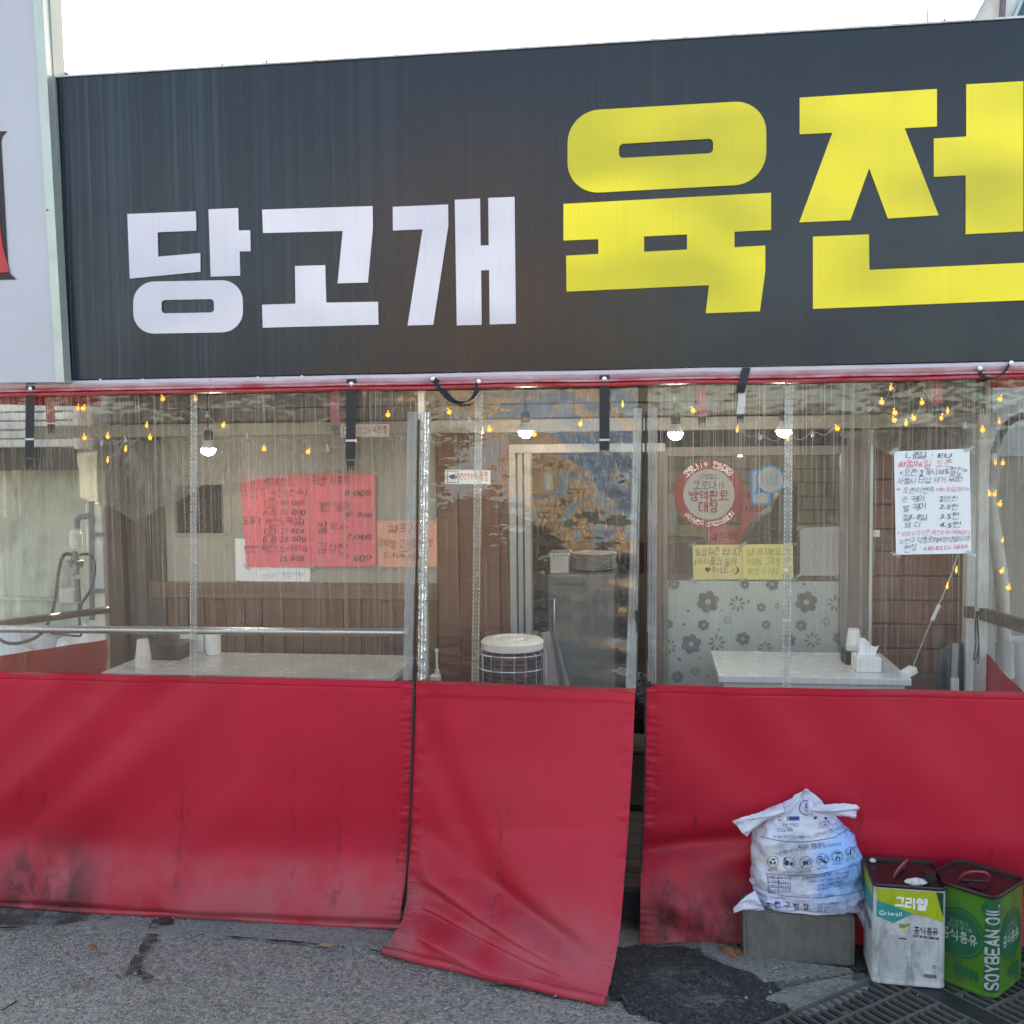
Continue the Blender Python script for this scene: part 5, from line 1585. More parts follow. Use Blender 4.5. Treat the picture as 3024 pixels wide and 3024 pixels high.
# ================================================================== PAPERS, STICKERS
def paper(name, label, cat, px, plane, mat, group=None, texts=()):
    t = thing(name, label, cat, P(*px[-1], plane), group=group)
    c4_ = [P(x, y, plane) for x, y in px]       # tl tr br bl
    def f(u, v):
        p = c4_[0].lerp(c4_[1], u).lerp(c4_[3].lerp(c4_[2], u), v)
        e = max(abs(u - .5), abs(v - .5)) * 2
        return V((p.x, p.y + .0025 * noise.noise(V((p.x * 9, p.z * 9, px[0][0]))) * ss(1.0, .6, e), p.z))
    fr_ = MB().grid(f, 12, 12)
    n_ = len(fr_.v)
    o = obj('sheet', fr_, mat, t, smooth=True)
    for im, lines in texts:
        mb = MB()
        for s, x0, y0, x1, y1, h in lines:
            px_text(mb, s, x0, y0, x1, y1, h, plane - .004, hand=1.0, off=-.006)
        obj('lettering', mb, im, t)
    for (x, y) in (px[0], px[1], px[2], px[3]):
        c = P(x, y, plane - .0045)
        if random.random() < .8:
            obj('tape', MB().box(c, (.035, .0006, .013), Matrix.Rotation(random.uniform(-.8, .8), 3, 'Y')), M_SEAM, t)
    return t
WP = WY - .012
L5 = lambda s, x0, y0, x1, h, dy=0: (s, 700 + x0 * .5174, 1080 + y0 * .5174, 700 + x1 * .5174, 1080 + (y0 + dy) * .5174, h * .5174)
paper('paper_sheet', 'curling white paper stuck behind the first pink menu', 'notice', [(694, 1590), (918, 1594), (916, 1718), (696, 1716)], WP, M_PAPER,
      texts=[(ink('faint_blue', (.25, .32, .5)), [('맛있는 육전 메뉴', 775, 1706, 900, 1700, 12)])])
paper('menu_sheet', 'pink menu sheet listing meat pancakes with prices', 'menu', [(710, 1404), (914, 1394), (918, 1676), (728, 1674)], WP - .006, M_PINK, 'pink handwritten menus', [(INK_DK, [
    L5('육 전', 150, 680, 268, 44), L5('소고기 육전(한우)', 30, 748, 400, 44, -4), L5('(중) 26 000', 155, 797, 388, 40), L5('(대) 32 000', 148, 852, 394, 40), L5('돼지 육전(목살)', 38, 908, 388, 42),
    L5('(중) 21 000', 150, 957, 385, 38), L5('(대) 25 000', 145, 1006, 396, 40), L5('반반 육전(소+돼지)', 40, 1062, 402, 42), L5('25 000', 240, 1116, 385, 42)])])
paper('menu_sheet', 'pink menu sheet listing rice cake soup, egg roll and noodles', 'menu', [(914, 1397), (1108, 1400), (1112, 1672), (920, 1674)], WP - .009, M_PINK, 'pink handwritten menus', [(INK_DK, [
    L5('국물 떡볶이', 430, 692, 648, 56, -10), L5('8 000', 610, 742, 766, 40), L5('계란 말이', 450, 832, 656, 54), L5('10 000', 610, 863, 776, 36), L5('쌀국수', 456, 942, 642, 58),
    L5('7.000', 620, 991, 772, 40), L5('김치전', 455, 1064, 632, 52), L5('9 000', 604, 1110, 772, 42)])])
paper('notice_sheet', 'orange self service sheet beside the pink menus', 'notice', [(1112, 1538), (1290, 1536), (1292, 1675), (1114, 1675)], WP - .003, M_ORANGE, texts=[(INK_K, [
    L5('셀프예요', 860, 952, 1090, 52), L5('야채랑 고추랑 맘껏', 800, 1036, 1122, 46), L5('드셔두 돼요', 832, 1104, 1090, 46)])])
def cctv(label, px, plane):
    t = thing('warning_sticker', label, 'sticker', P(*px[3], plane), group='video surveillance stickers')
    obj('plate', MB().prism([P(x, y, plane) for x, y in px], (0, .002, 0)), M_PAPER, t)
    w_ = px[1][0] - px[0][0]; h_ = px[3][1] - px[0][1]
    f2 = lambda u, v: P(px[0][0] + u * w_, px[0][1] + v * h_ + (px[1][1] - px[0][1]) * u, plane - .0012)
    mb = MB()
    px_text(mb, 'CCTV녹화중', px[0][0] + .32 * w_, px[0][1] + .72 * h_, px[0][0] + .97 * w_, px[1][1] + .72 * h_, h_ * .58, plane - .0012, off=.02)
    obj('lettering', mb, INK_R, t)
    mb = MB()
    for seg in ([(.05, .1), (.29, .1)], [(.29, .1), (.29, .9)], [(.29, .9), (.05, .9)], [(.05, .9), (.05, .1)]):
        a, b = f2(*seg[0]), f2(*seg[1])
        mb.strip([a, b], .0028, (0, 0, 1) if abs(a.z - b.z) < .004 else (1, 0, 0), .0004)
    mb.sheet([f2(*q) for q in ((.09, .4), (.13, .4), (.13, .35), (.22, .35), (.22, .45), (.26, .4), (.26, .62), (.22, .58), (.22, .66), (.13, .66), (.13, .55), (.09, .55))])
    obj('camera_icon', mb, INK_N, t)
cctv('white video surveillance sticker on the brown door boards', [(1314, 1387), (1448, 1388), (1448, 1430), (1314, 1429)], WY - .024)
cctv('white video surveillance plate on the siding above the beam', [(1008, 1253), (1150, 1252), (1150, 1290), (1008, 1290)], WY - .085)

# round sticker and others on the window glass
GYp = WY - .012
M_STRED = ink('sticker_red', (.20, .035, .042))
t = thing('round_sticker', 'round red and white disinfected store sticker on the window', 'sticker', P(2094, 1460, GYp))
c0 = P(2093.5, 1460, GYp)
R1 = 96 / F * 4.93
v2, f2 = disc2d(0, 0, R1, 48)
obj('ring', MB().add([V((c0.x + x, GYp, c0.z + y)) for x, y in v2], f2), M_STRED, t)
v2, f2 = disc2d(0, 0, R1 * .735, 48)
obj('disc', MB().add([V((c0.x + x, GYp - .001, c0.z + y)) for x, y in v2], f2), pbr('sticker_white', (.26, .27, .275), .5, var=.05, bump=0), t)
mb = MB(); mr = MB()
def ctext(mbx, s, yc, wd, h, off=.03):
    put_text(mbx, s, V((c0.x - wd / 2 * R1, GYp - .002, c0.z + yc * R1)), V((c0.x + wd / 2 * R1, GYp - .002, c0.z + yc * R1)), h * R1, off=off)
ctext(mb, '[모범업소]', .46, .62, .15)
ctext(mb, '코로나19', .16, .92, .24)
ctext(mr, '방역완료', -.17, 1.15, .29, .035)
ctext(mr, '매장', -.50, .58, .29, .035)
obj('lettering', mb, ink('sticker_grey', (.10, .11, .12)), t)
obj('lettering', mr, M_STRED, t)
mb = MB()
def arc_text(s, a0, a1, rad, h, inside=False):
    n_ = len(s)
    for i, ch in enumerate(s):
        if ch == ' ':
            continue
        a = math.radians(lerp(a0, a1, (i + .5) / n_))
        gv2, gf2, adv = glyph(ch, .02)
        if not inside:
            rx, up = V((math.sin(a), 0, -math.cos(a))), V((math.cos(a), 0, math.sin(a)))
        else:
            rx, up = V((-math.sin(a), 0, math.cos(a))), V((-math.cos(a), 0, -math.sin(a)))
        o_ = V((c0.x + math.cos(a) * rad * R1, GYp - .002, c0.z + math.sin(a) * rad * R1))
        kk = h * R1
        mb.add([o_ + rx * ((gx - adv / 2) * kk) + up * ((gy - .35) * kk) for gx, gy in gv2], gf2)
arc_text('코로나19 안심매장', 140, 42, .87, .21)
arc_text('(사)노원구 소기업소상공인회', 218, 322, .87, .155, True)
obj('rim_lettering', mb, INK_W, t)
# blue phone sticker
t = thing('phone_sticker', 'blue outlined phone and speech bubble sticker on the window', 'sticker', P(2250, 1490, GYp))
B8 = lambda l: Z(1960, 1340, .22775, l)
M_SBL = ink('sticker_blue', (.03, .17, .40))
o1 = B8(rrect((1118, 195), (1400, 195), (1385, 668), (1130, 668), .18, .12, 5))
i1 = B8(rrect((1152, 228), (1360, 228), (1352, 640), (1160, 640), .14, .08, 5))
obj('phone_outline', MB().sheet([P(x, y, GYp) for x, y in o1], [[P(x, y, GYp) for x, y in i1]]), M_SBL, t)
obj('phone_screen', MB().sheet([P(x, y, GYp - .0004) for x, y in i1]), pbr('sticker_white', (.5, .5, .5)), t)
circ = lambda r, n_=36: [(1380 + r * math.cos(2 * math.pi * i / n_), 335 + r * math.sin(2 * math.pi * i / n_)) for i in range(n_)]
obj('bubble_outline', MB().sheet([P(x, y, GYp - .0012) for x, y in B8(circ(190))]).sheet([P(x, y, GYp - .0012) for x, y in B8([(1215, 400), (1170, 530), (1330, 500)])]), M_SBL, t)
obj('bubble', MB().sheet([P(x, y, GYp - .002) for x, y in B8(circ(163))]), pbr('sticker_white', (.5, .5, .5)), t)
mb = MB()
for s, x0, y0, x1, h in (('안심하고', 1275, 312, 1490, 60), ('모바일로 주문', 1265, 360, 1495, 56), ('결제하세요', 1275, 408, 1480, 52)):
    px_text(mb, s, 1960 + x0 * .22775, 1340 + y0 * .22775, 1960 + x1 * .22775, 1340 + y0 * .22775, h * .22775, GYp - .003)
obj('lettering', mb, M_SBL, t)
mb = MB()
for y_ in (555, 580, 612):
    px_text(mb, '간편결제서비스', 1960 + 1195 * .22775, 1340 + y_ * .22775, 1960 + 1320 * .22775, 1340 + y_ * .22775, 4.5, GYp - .003)
obj('small_lettering', mb, INK_G, t)
L8 = lambda s, x0, y0, x1, h, dy=0: (s, 1960 + x0 * .22775, 1340 + y0 * .22775, 1960 + x1 * .22775, 1340 + (y0 + dy) * .22775, h * .22775)
paper('note_sheet', 'pale yellow closed on Sundays note with heart and smile on the window', 'notice', Z(1960, 1340, .22775, [(372, 1182), (1022, 1180), (1028, 1628), (386, 1636)]), GYp, M_YELL, 'yellow notes on the window', [(INK_K, [
    L8('일요일은 쉽니다', 405, 1310, 1005, 100), L8('(아이들과 놀러', 398, 1438, 950, 96), L8('♥주세요', 540, 1545, 830, 90), L8(':)', 880, 1550, 1000, 100)])])
paper('note_sheet', 'brighter yellow self service note beside the Sunday note', 'notice', Z(1960, 1340, .22775, [(1026, 1176), (1675, 1172), (1680, 1630), (1030, 1632)]), GYp - .003, pbr('yellow_card_bright', (.55, .51, .18), .8, var=.06, bump=.3, bscale=6, bdist=.006), 'yellow notes on the window', [(ink('olive', (.16, .14, .04)), [
    L8('셀프예요', 1065, 1310, 1540, 95), L8('야채랑 고추랑', 1065, 1440, 1525, 95), L8('맘껏 드세요', 1085, 1560, 1510, 95)])])
t = paper('paper_sheet', 'blank white paper on the boards right of the flowered window', 'notice', [(2362, 1558), (2480, 1556), (2478, 1700), (2362, 1700)], GYp, pbr('thin_paper', (.28, .29, .30), .8, var=.05, bump=0))
# the handwritten nail salon notice on the outer curtain
L7 = lambda s, x0, y0, x1, h, dy=0: (s, 2600 + x0 * .2174, 1280 + y0 * .2174, 2600 + x1 * .2174, 1280 + (y0 + dy) * .2174, h * .2174)
paper('notice_sheet', 'white handwritten notice with black and red writing taped on the clear curtain', 'notice', [(2640, 1333), (2863, 1325), (2869, 1634), (2646, 1638)], -.012, M_PAPER, None, [
    (ink('pen_navy', (.035, .03, .085)), [L7('네일 · EU', 345, 335, 975, 90, -8), L7('<오픈 2개시10%할인>', 255, 575, 1188, 100, -30), L7('사둘시 타샵 제거 무료!', 235, 690, 1115, 95, -35), L7('오픈이벤트', 300, 815, 745, 95, -8),
     L7('손 케어', 285, 935, 605, 95, -20), L7('2만원', 805, 915, 1062, 85), L7('발 케어', 305, 1052, 620, 95, -20), L7('2.5원', 808, 1030, 1066, 85), L7('젤네일', 305, 1178, 645, 95, -8), L7('3.5원', 808, 1155, 1080, 90),
     L7('패 디', 322, 1288, 555, 85, -10), L7('4.5원', 808, 1275, 1100, 88), L7('노원구 덕릉로704명성빌딩1층', 255, 1500, 1230, 80, -45), L7('원장 :', 320, 1605, 560, 95, -20)]),
    (ink('pen_red', (.72, .10, .16)), [L7('10월16일 오픈', 235, 450, 985, 95, -5), L7('*', 220, 810, 275, 90), L7('<10~31일까지>', 750, 785, 1212, 70), L7('* 비파유가기준(육전2개시10%DC)', 235, 1395, 1225, 75, -35), L7('010.8222.2650', 580, 1590, 1190, 75, -30)])])

# ================================================================== CONCRETE BLOCK
bl, br_ = G(2196, 2842), G(2522, 2860)
bdir = (br_ - bl).normalized()
bnor = V((-bdir.y, bdir.x, 0))
M_BLK = pbr('concrete_block', (.15, .14, .12), .9, var=.3, scale=14, bump=.9, bscale=160, bdist=.006, grime=.35)
BH = P(2360, 2695, bl.y).z - GZ
def blk(u, v, w_):
    return bl + bdir * (.385 * u) + bnor * (.15 * w_) + V((0, 0, BH * v))
mb = MB()
nn = 18
bm_ = bmesh.new()
bmesh.ops.create_cube(bm_, size=1.0)
bmesh.ops.bevel(bm_, geom=list(bm_.edges), offset=.035, segments=2, affect='EDGES')
bmesh.ops.subdivide_edges(bm_, edges=list(bm_.edges), cuts=4, use_grid_fill=True)
vs_ = []
for v in bm_.verts:
    p = blk(v.co.x + .5, v.co.z + .5, v.co.y + .5)
    q = noise.noise_vector(p * 22) * .0035
    vs_.append(p + q)
mb.add(vs_, [tuple(v.index for v in f.verts) for f in bm_.faces])
bm_.free()
tag(obj('concrete_block', mb, M_BLK, smooth=True), 'weathered grey concrete block under the rubbish bag', 'block')

# ================================================================== RUBBISH BAG
BZ = GZ + BH - .004
by = bl.y + .10                                    # bag axis
bagc = V((P(2385, 2600, by).x, by, BZ))
bag = thing('rubbish_bag', 'knotted white printed rubbish bag on the concrete block', 'rubbish bag', bagc)
K = .2485
def BP(x, y, yy=None):                             # bag close-up pixel -> world, at bag axis depth
    return P(2140 + x * K, 2300 + y * K, by if yy is None else yy)
# silhouette: (y, left x, right x, depth half) in close-up pixels
sil = [(1596, 430, 1610, .10), (1580, 325, 1690, .128), (1500, 296, 1712, .138), (1400, 300, 1705, .135), (1200, 292, 1698, .14), (950, 282, 1660, .135), (800, 288, 1610, .125), (650, 320, 1545, .108),
       (520, 380, 1460, .088), (420, 470, 1360, .068), (330, 620, 1230, .048), (240, 780, 1130, .032), (170, 880, 1060, .018), (118, 962, 985, .006)]
levels = []
for y_, l_, r_, d_ in sil:
    levels.append((BP(l_, y_), BP(r_, y_), d_))
for i_, dz_ in ((0, .001), (1, .008), (2, .040)):
    for q_ in levels[i_][:2]:
        q_.z = BZ + dz_
def bagf(u, v):
    k = v * (len(levels) - 1)
    i = min(int(k), len(levels) - 2)
    t = k - i
    l_ = levels[i][0].lerp(levels[i + 1][0], t); r_ = levels[i][1].lerp(levels[i + 1][1], t)
    d_ = lerp(levels[i][2], levels[i + 1][2], t)
    c = (l_ + r_) / 2; a = (r_.x - l_.x) / 2
    th = u * 2 * math.pi
    cx, sy = math.cos(th), math.sin(th)
    ex = math.copysign(abs(cx) ** .82, cx); ey = math.copysign(abs(sy) ** .9, sy)
    p = V((c.x + a * ex, c.y + d_ * ey, c.z))
    # crumples: horizontal creases low, radial pleats towards the knot
    n1 = noise.noise(V((p.x * 9, p.y * 9, p.z * 22)))
    n2 = abs(noise.noise(V((p.x * 26, p.y * 20, p.z * 34 + 5))))
    pl_ = math.sin(th * 15 + 3 * n1) * ss(.55, .95, v) * .006
    lowc = .006 * (abs(noise.noise(V((p.x * 5 + 2, p.y * 5, p.z * 46)))) - .2) * ss(.6, .25, v) * ss(.02, .1, v) * 2
    k_ = .009 * n1 - .014 * n2 - .012 * abs(noise.noise(V((p.x * 14 + p.z * 9, p.y * 14, p.z * 17 + 3)))) + pl_ * .8 - lowc + .02 * (abs(noise.noise(V((p.x * 6, p.y * 6, p.z * 5 + 9)))) - .2)
    return p + V((ex, ey, 0)) * k_ * (1 if v < .98 else 0)
bmb = MB().grid(bagf, 110, 100)
nbg = NT('bag_film')
f1 = nbg.noise(7.0, 3, nbg.map((1, 1, 1), loc=(1.3, 2, .7)))
f2 = nbg.noise(6.0, 3, nbg.map((1, 1, 1), loc=(5.3, 1, 3.7)))
x, y, z = nbg.xyz()
bx_ = nbg.math('ADD', nbg.math('ADD', x, .5), nbg.math('MULTIPLY', nbg.math('SUBTRACT', f1, .5), .35))
bz_ = nbg.math('ADD', z, nbg.math('MULTIPLY', nbg.math('SUBTRACT', f2, .5), .16))
blu = nbg.math('MULTIPLY', nbg.ramp(bx_, [(.50, 0), (.56, .8), (.66, .9), (.70, .25)]), nbg.ramp(bz_, [(.03, .3), (.10, 1), (.30, 1), (.37, 0)]))
cb_ = nbg.mix(blu, (.60, .61, .69), (.20, .42, .80))
cb_ = nbg.mix(nbg.math('MULTIPLY', nbg.ramp(bx_, [(.30, .0), (.34, .6), (.42, .0)]), nbg.ramp(bz_, [(.06, .9), (.12, .0)])), cb_, (.42, .50, .74))
cb_ = nbg.mix(nbg.math('MULTIPLY', nbg.ramp(bx_, [(.31, 0), (.36, .7), (.40, 0)]), nbg.ramp(bz_, [(.14, 0), (.19, 1), (.26, 0)])), cb_, (.60, .54, .42))
low = nbg.ramp(z, [(.0, .3), (.1, 1), (.22, .8), (.34, 0)])
cb_ = nbg.mix(nbg.math('MULTIPLY', nbg.math('MULTIPLY', nbg.ramp(bx_, [(.38, 0), (.44, .8), (.50, .7), (.55, 0)]), nbg.ramp(bz_, [(.10, 0), (.15, 1), (.24, .9), (.30, 0)])), 1.0), cb_, (.24, .25, .27))
nbg.put(nbg.b.inputs['Base Color'], cb_)
nbg.b.inputs['Roughness'].default_value = .24
nbg.l(nbg.bump(nbg.math('ADD', nbg.noise(26, 5), nbg.noise(9, 4)), .8, .012), nbg.b.inputs['Normal'])
M_BAG = nbg.m
obj('sack', bmb, M_BAG, bag, smooth=True)
def film(name, upper, lower, yy, depth=.012, seed=0.0, out=.02):
    """loose two-layer flap of film between an upper and a lower outline (close-up pixels)"""
    def f(side_):
        def g_(u, v):
            n_ = len(upper) - 1
            k = min(int(u * n_), n_ - 1); t = u * n_ - k
            a = (lerp(upper[k][0], upper[k + 1][0], t), lerp(upper[k][1], upper[k + 1][1], t))
            b = (lerp(lower[k][0], lower[k + 1][0], t), lerp(lower[k][1], lower[k + 1][1], t))
            q = BP(lerp(a[0], b[0], v), lerp(a[1], b[1], v), yy)
            puff = math.sin(v * math.pi) * depth * (1 - .75 * u) * side_
            fold = .010 * math.sin(v * 7 + u * 4 + seed) * (.4 + u) + .006 * noise.noise(V((u * 6, v * 7, seed)))
            return V((q.x, q.y + puff + fold * math.sin(v * math.pi * .9 + .15) - out * math.sin(u * 2.2), q.z + .003 * noise.noise(V((u * 14, v * 3, seed)))))
        return g_
    mb = MB().grid(f(-1), 26, 16)
    mb.grid(f(1), 26, 16)
    obj(name, mb, M_BAG, bag, smooth=True, merge=True)
ky = by - .075
film('tied_ear', [(1020, 285), (1180, 290), (1380, 260), (1540, 270), (1584, 306)], [(1015, 385), (1180, 408), (1380, 412), (1450, 410), (1522, 444)], ky, .026, 1.0, .03)
film('tied_ear', [(680, 290), (500, 352), (380, 385), (240, 420), (84, 482)], [(720, 420), (500, 470), (400, 520), (330, 575), (262, 668)], ky + .03, .03, 2.0, .02)
film('corner', [(360, 1330), (260, 1375), (190, 1430), (98, 1532)], [(500, 1592), (360, 1552), (230, 1548), (108, 1572)], by - .085, .02, 3.0, .01)
film('corner', [(1700, 1380), (1712, 1500), (1700, 1640), (1668, 1788)], [(1540, 1570), (1570, 1600), (1620, 1700), (1656, 1792)], by - .05, .02, 4.0, .0)
obj('knot', MB().grid(lambda u, v: BP(1015, 330, ky) + V((math.sin(v * math.pi) * math.cos(u * 6.283) * .012, -.01 + math.sin(v * math.pi) * math.sin(u * 6.283) * .014, math.cos(v * math.pi) * .03 + .004 * math.sin(u * 25))), 24, 12), M_BAG, bag, smooth=True)
# print wrapped on to the film
bvh = BVHTree.FromPolygons([tuple(v) for v in bmb.v], bmb.f)
def wrap(verts):
    out = []
    for x, y in verts:
        q = BP(x, y)
        d = (q - CAM).normalized()
        hit = bvh.ray_cast(CAM, d)
        if hit[0] is None:
            out.append(V((q.x, by - .05, q.z)))
        else:
            n_ = hit[1]
            if n_.dot(d) > 0:
                n_ = -n_
            out.append(hit[0] + n_ * .0016 - d * .0008)
    return out
def bprint(mb, vf):
    mb.add(wrap(vf[0]), vf[1])
def btext(mb, s, x0, y0, x1, y1, h, off=.01):
    vs2, fs2, adv = text2d(s, 0, off)
    L = math.hypot(x1 - x0, y1 - y0)
    ux, uy = (x1 - x0) / L, (y1 - y0) / L
    k = h / .9
    mb.add(wrap([(x0 + ux * (x / adv * L) + uy * y * k, y0 + uy * (x / adv * L) - ux * y * k) for x, y in vs2]), fs2)
def bline(mb, pts, wd):
    for a, b in zip(pts, pts[1:]):
        L = math.hypot(b[0] - a[0], b[1] - a[1])
        n_ = max(1, int(L / 45))
        for i in range(n_):
            p = (lerp(a[0], b[0], i / n_), lerp(a[1], b[1], i / n_)); q = (lerp(a[0], b[0], (i + 1) / n_), lerp(a[1], b[1], (i + 1) / n_))
            bprint(mb, line2d(p, q, wd))
pn = MB(); pg = MB(); pw = MB()
bprint(pn, ring2d(975, 345, 82, 92))
btext(pn, '5L', 945, 345, 1030, 355, 75, .03)
btext(pn, '일반용', 965, 395, 1025, 398, 30)
bprint(pn, rect2d(640, 450, 760, 498)); bprint(pn, rect2d(760, 448, 888, 494))
btext(pw, '배출시간', 655, 492, 800, 490, 44, .02)
btext(pn, '- 자정 전까지', 650, 580, 882, 572, 48)
btext(pn, '(토요일 제외)', 622, 628, 812, 622, 40)
bprint(pn, line2d((1060, 465), (1215, 472), 34))
btext(pn, '내 집 앞', 1120, 550, 1255, 535, 44)
btext(pn, '지정된 장소', 1110, 600, 1350, 545, 30, 0)
bline(pn, [(430, 684), (600, 728), (760, 750), (920, 752), (1100, 735), (1320, 690), (1495, 578)], 8)
btext(pn, '위반 배출시 쓰레기 혼합배출 및 배출시간 위반 시', 575, 700, 1060, 708, 30, 0)
btext(pn, '100만원 이하의 과태료가 부과됩니다', 1075, 700, 1420, 585, 42, 0)
btext(pg, '투입금지 품목(예시)', 875, 830, 1185, 785, 40)
btext(pg, '음식물쓰레기 및 남은음식, 재활용품 등은 넣지마세요', 650, 890, 1390, 790, 36, 0)
icons = [(575, 985, 70), (765, 1005, 76), (965, 998, 78), (1160, 962, 76), (1338, 918, 70), (1492, 868, 58)]
for i, (cx, cy, r_) in enumerate(icons):
    sx_ = .95 if i < 5 else .95
    bprint(pg, ring2d(cx, cy, r_ - 5, r_, 26, sx_))
    bprint(pg, line2d((cx - r_ * .62, cy + r_ * .7), (cx + r_ * .62, cy - r_ * .7), 5))
for a in range(3):
    t_ = a * 2.094
    bprint(pg, line2d((575 + 30 * math.cos(t_), 985 + 30 * math.sin(t_)), (575 + 34 * math.cos(t_ + 1.2), 985 + 34 * math.sin(t_ + 1.2)), 22))
bprint(pg, disc2d(738, 1000, 32, 12)); bprint(pg, rect2d(778, 990, 812, 1030)); bprint(pg, ([(700, 950), (730, 930), (720, 975)], [(0, 1, 2)]))
bprint(pg, rect2d(930, 975, 985, 1022)); bprint(pg, ring2d(1000, 998, 14, 22, 14))
bprint(pg, ring2d(1135, 940, 14, 26, 12)); bprint(pg, line2d((1160, 970), (1210, 1000), 30))
bprint(pg, rect2d(1310, 868, 1372, 886)); bprint(pg, rect2d(1322, 925, 1372, 940)); bprint(pg, rect2d(1322, 938, 1334, 972)); bprint(pg, rect2d(1358, 938, 1370, 972))
bprint(pg, rect2d(1486, 830, 1500, 880)); bprint(pg, ([(1480, 885), (1512, 885), (1496, 912)], [(0, 1, 2)]))
for s_, (cx, cy, r_) in zip(('재활용가능자원', '음식물쓰레기', '의약품', '불연성', '대형생활폐기물', '전자제품'), icons):
    btext(pg, s_, cx - r_ * .9, cy + r_ + 42, cx + r_ * .9, cy + r_ + 26, 26, 0)
bline(pn, [(498, 1125), (700, 1140), (900, 1150), (1150, 1125), (1350, 1085), (1570, 1010), (1590, 1110), (1615, 1200), (1640, 1320), (1450, 1375), (1150, 1410), (900, 1408), (700, 1390), (522, 1355), (520, 1250), (498, 1125)], 6)
for xx in (520, 640, 782):
    bline(pn, [(xx, 1150), (xx, 1355)], 5)
for yy in (1190, 1245, 1300):
    bline(pn, [(520, yy - 15), (782, yy)], 5)
for i, s_ in enumerate(('배출요일 월 수 금', '일요일부터 금요일', '배출시간 18시 이후', '문의처 청소행정과')):
    btext(pn, s_, 535, 1178 + i * 52, 772, 1190 + i * 52, 30, 0)
for i, s_ in enumerate(('수거업체', '월계1동 월계2동 월계3동 공릉1동 공릉2동 하계1동', '중계본동 중계1동 중계4동 상계1동 상계2동', '상계5동 상계6동 상계8동', '상계9동 상계10동')):
    w0 = (1180, 920, 1000, 1110, 1110)[i]; w1 = (1280, 1480, 1470, 1400, 1380)[i]
    btext(pn, s_, w0, 1150 + i * 46, w1, 1140 + i * 40 - (w1 - w0) * .1, 32, 0)
btext(pn, '노원구청 자원순환과 : 2116-3804', 905, 1405, 1305, 1392, 30, 0)
for i, ch in enumerate('노원구청장'):
    x_ = 480 + i * 112
    btext(pn, ch, x_, 1512 + i * 10 + (8 if i % 2 else 0), x_ + 76, 1516 + i * 10, 74, .028)
bprint(pn, ring2d(1628, 1490, 34, 44, 22))
btext(pn, '종량제 규격봉투', 1100, 1510, 1360, 1480, 28, 0)
btext(pn, '제조 2023 노원', 1100, 1545, 1350, 1520, 26, 0)
btext(pn, '재질 폴리에틸렌', 1100, 1575, 1340, 1555, 26, 0)
obj('lettering', pn, ink('bag_navy', (.045, .045, .22)), bag)
obj('lettering', pg, ink('bag_dark', (.03, .035, .06)), bag)
obj('lettering', pw, INK_W, bag)['kind'] = 'stuff'

# ================================================================== OIL CANS
def can_prof(s, ch, n=3):
    """square of side s with corners rounded over ch, counter-clockwise from front-left"""
    h = s / 2
    out = []
    for (cx, cy, a0) in ((h - ch, -h + ch, -90), (h - ch, h - ch, 0), (-h + ch, h - ch, 90), (-h + ch, -h + ch, 180)):
        for i in range(n + 1):
            a = math.radians(a0 + 90 * i / n)
            out.append((cx + ch * math.cos(a), cy + ch * math.sin(a)))
    return out
M_LID = pbr('maroon_lid', (.028, .012, .013), .35, .3, var=.4, scale=16, grime=.5, grime_col=(.09, .07, .06))
M_RIM = pbr('dark_rim', (.05, .035, .035), .4, .5)
M_HNDL = pbr('red_handle', (.30, .05, .07), .45, grime=.4)
CANH = .345
def can(name, label, c, rot, s, ch, wall):
    t = thing('oil_can', label, 'oil can', c, rot, group='metal oil cans')
    Rm = WM[t]
    pr = can_prof(s, ch, 4)
    def ringp(k, z):
        return [Rm @ V((x * k, y * k, z)) for x, y in pr]
    n_ = len(pr)
    rows = [(.985, .002), (1.0, .006), (1.0, .010), (.985, .016), (.992, .03), (.992, CANH * .16), (.988, CANH * .17), (.992, CANH * .18), (.992, CANH - .03), (.985, CANH - .014), (.997, CANH - .010)]
    mb = MB()
    for k, z in rows:
        mb.v += ringp(k, z)
    for r_ in range(len(rows) - 1):
        for i in range(n_):
            mb.f.append((r_ * n_ + i, r_ * n_ + (i + 1) % n_, (r_ + 1) * n_ + (i + 1) % n_, (r_ + 1) * n_ + i))
    mb.f.append(tuple(range(n_ - 1, -1, -1)))
    obj('body', mb, wall, t, smooth=True)
    mb = MB()
    rows = [(.998, CANH - .0098), (1.012, CANH - .008), (1.014, CANH + .001), (1.0, CANH + .003), (.975, CANH + .001), (.968, CANH - .008)]
    for k, z in rows:
        mb.v += ringp(k, z)
    for r_ in range(len(rows) - 1):
        for i in range(n_):
            mb.f.append((r_ * n_ + i, r_ * n_ + (i + 1) % n_, (r_ + 1) * n_ + (i + 1) % n_, (r_ + 1) * n_ + i))
    lid = obj('rim', mb, M_RIM, t, smooth=True)
    top = MB().sheet(ringp(.968, CANH - .008))
    obj('lid', top, M_LID, t)
    return t, Rm
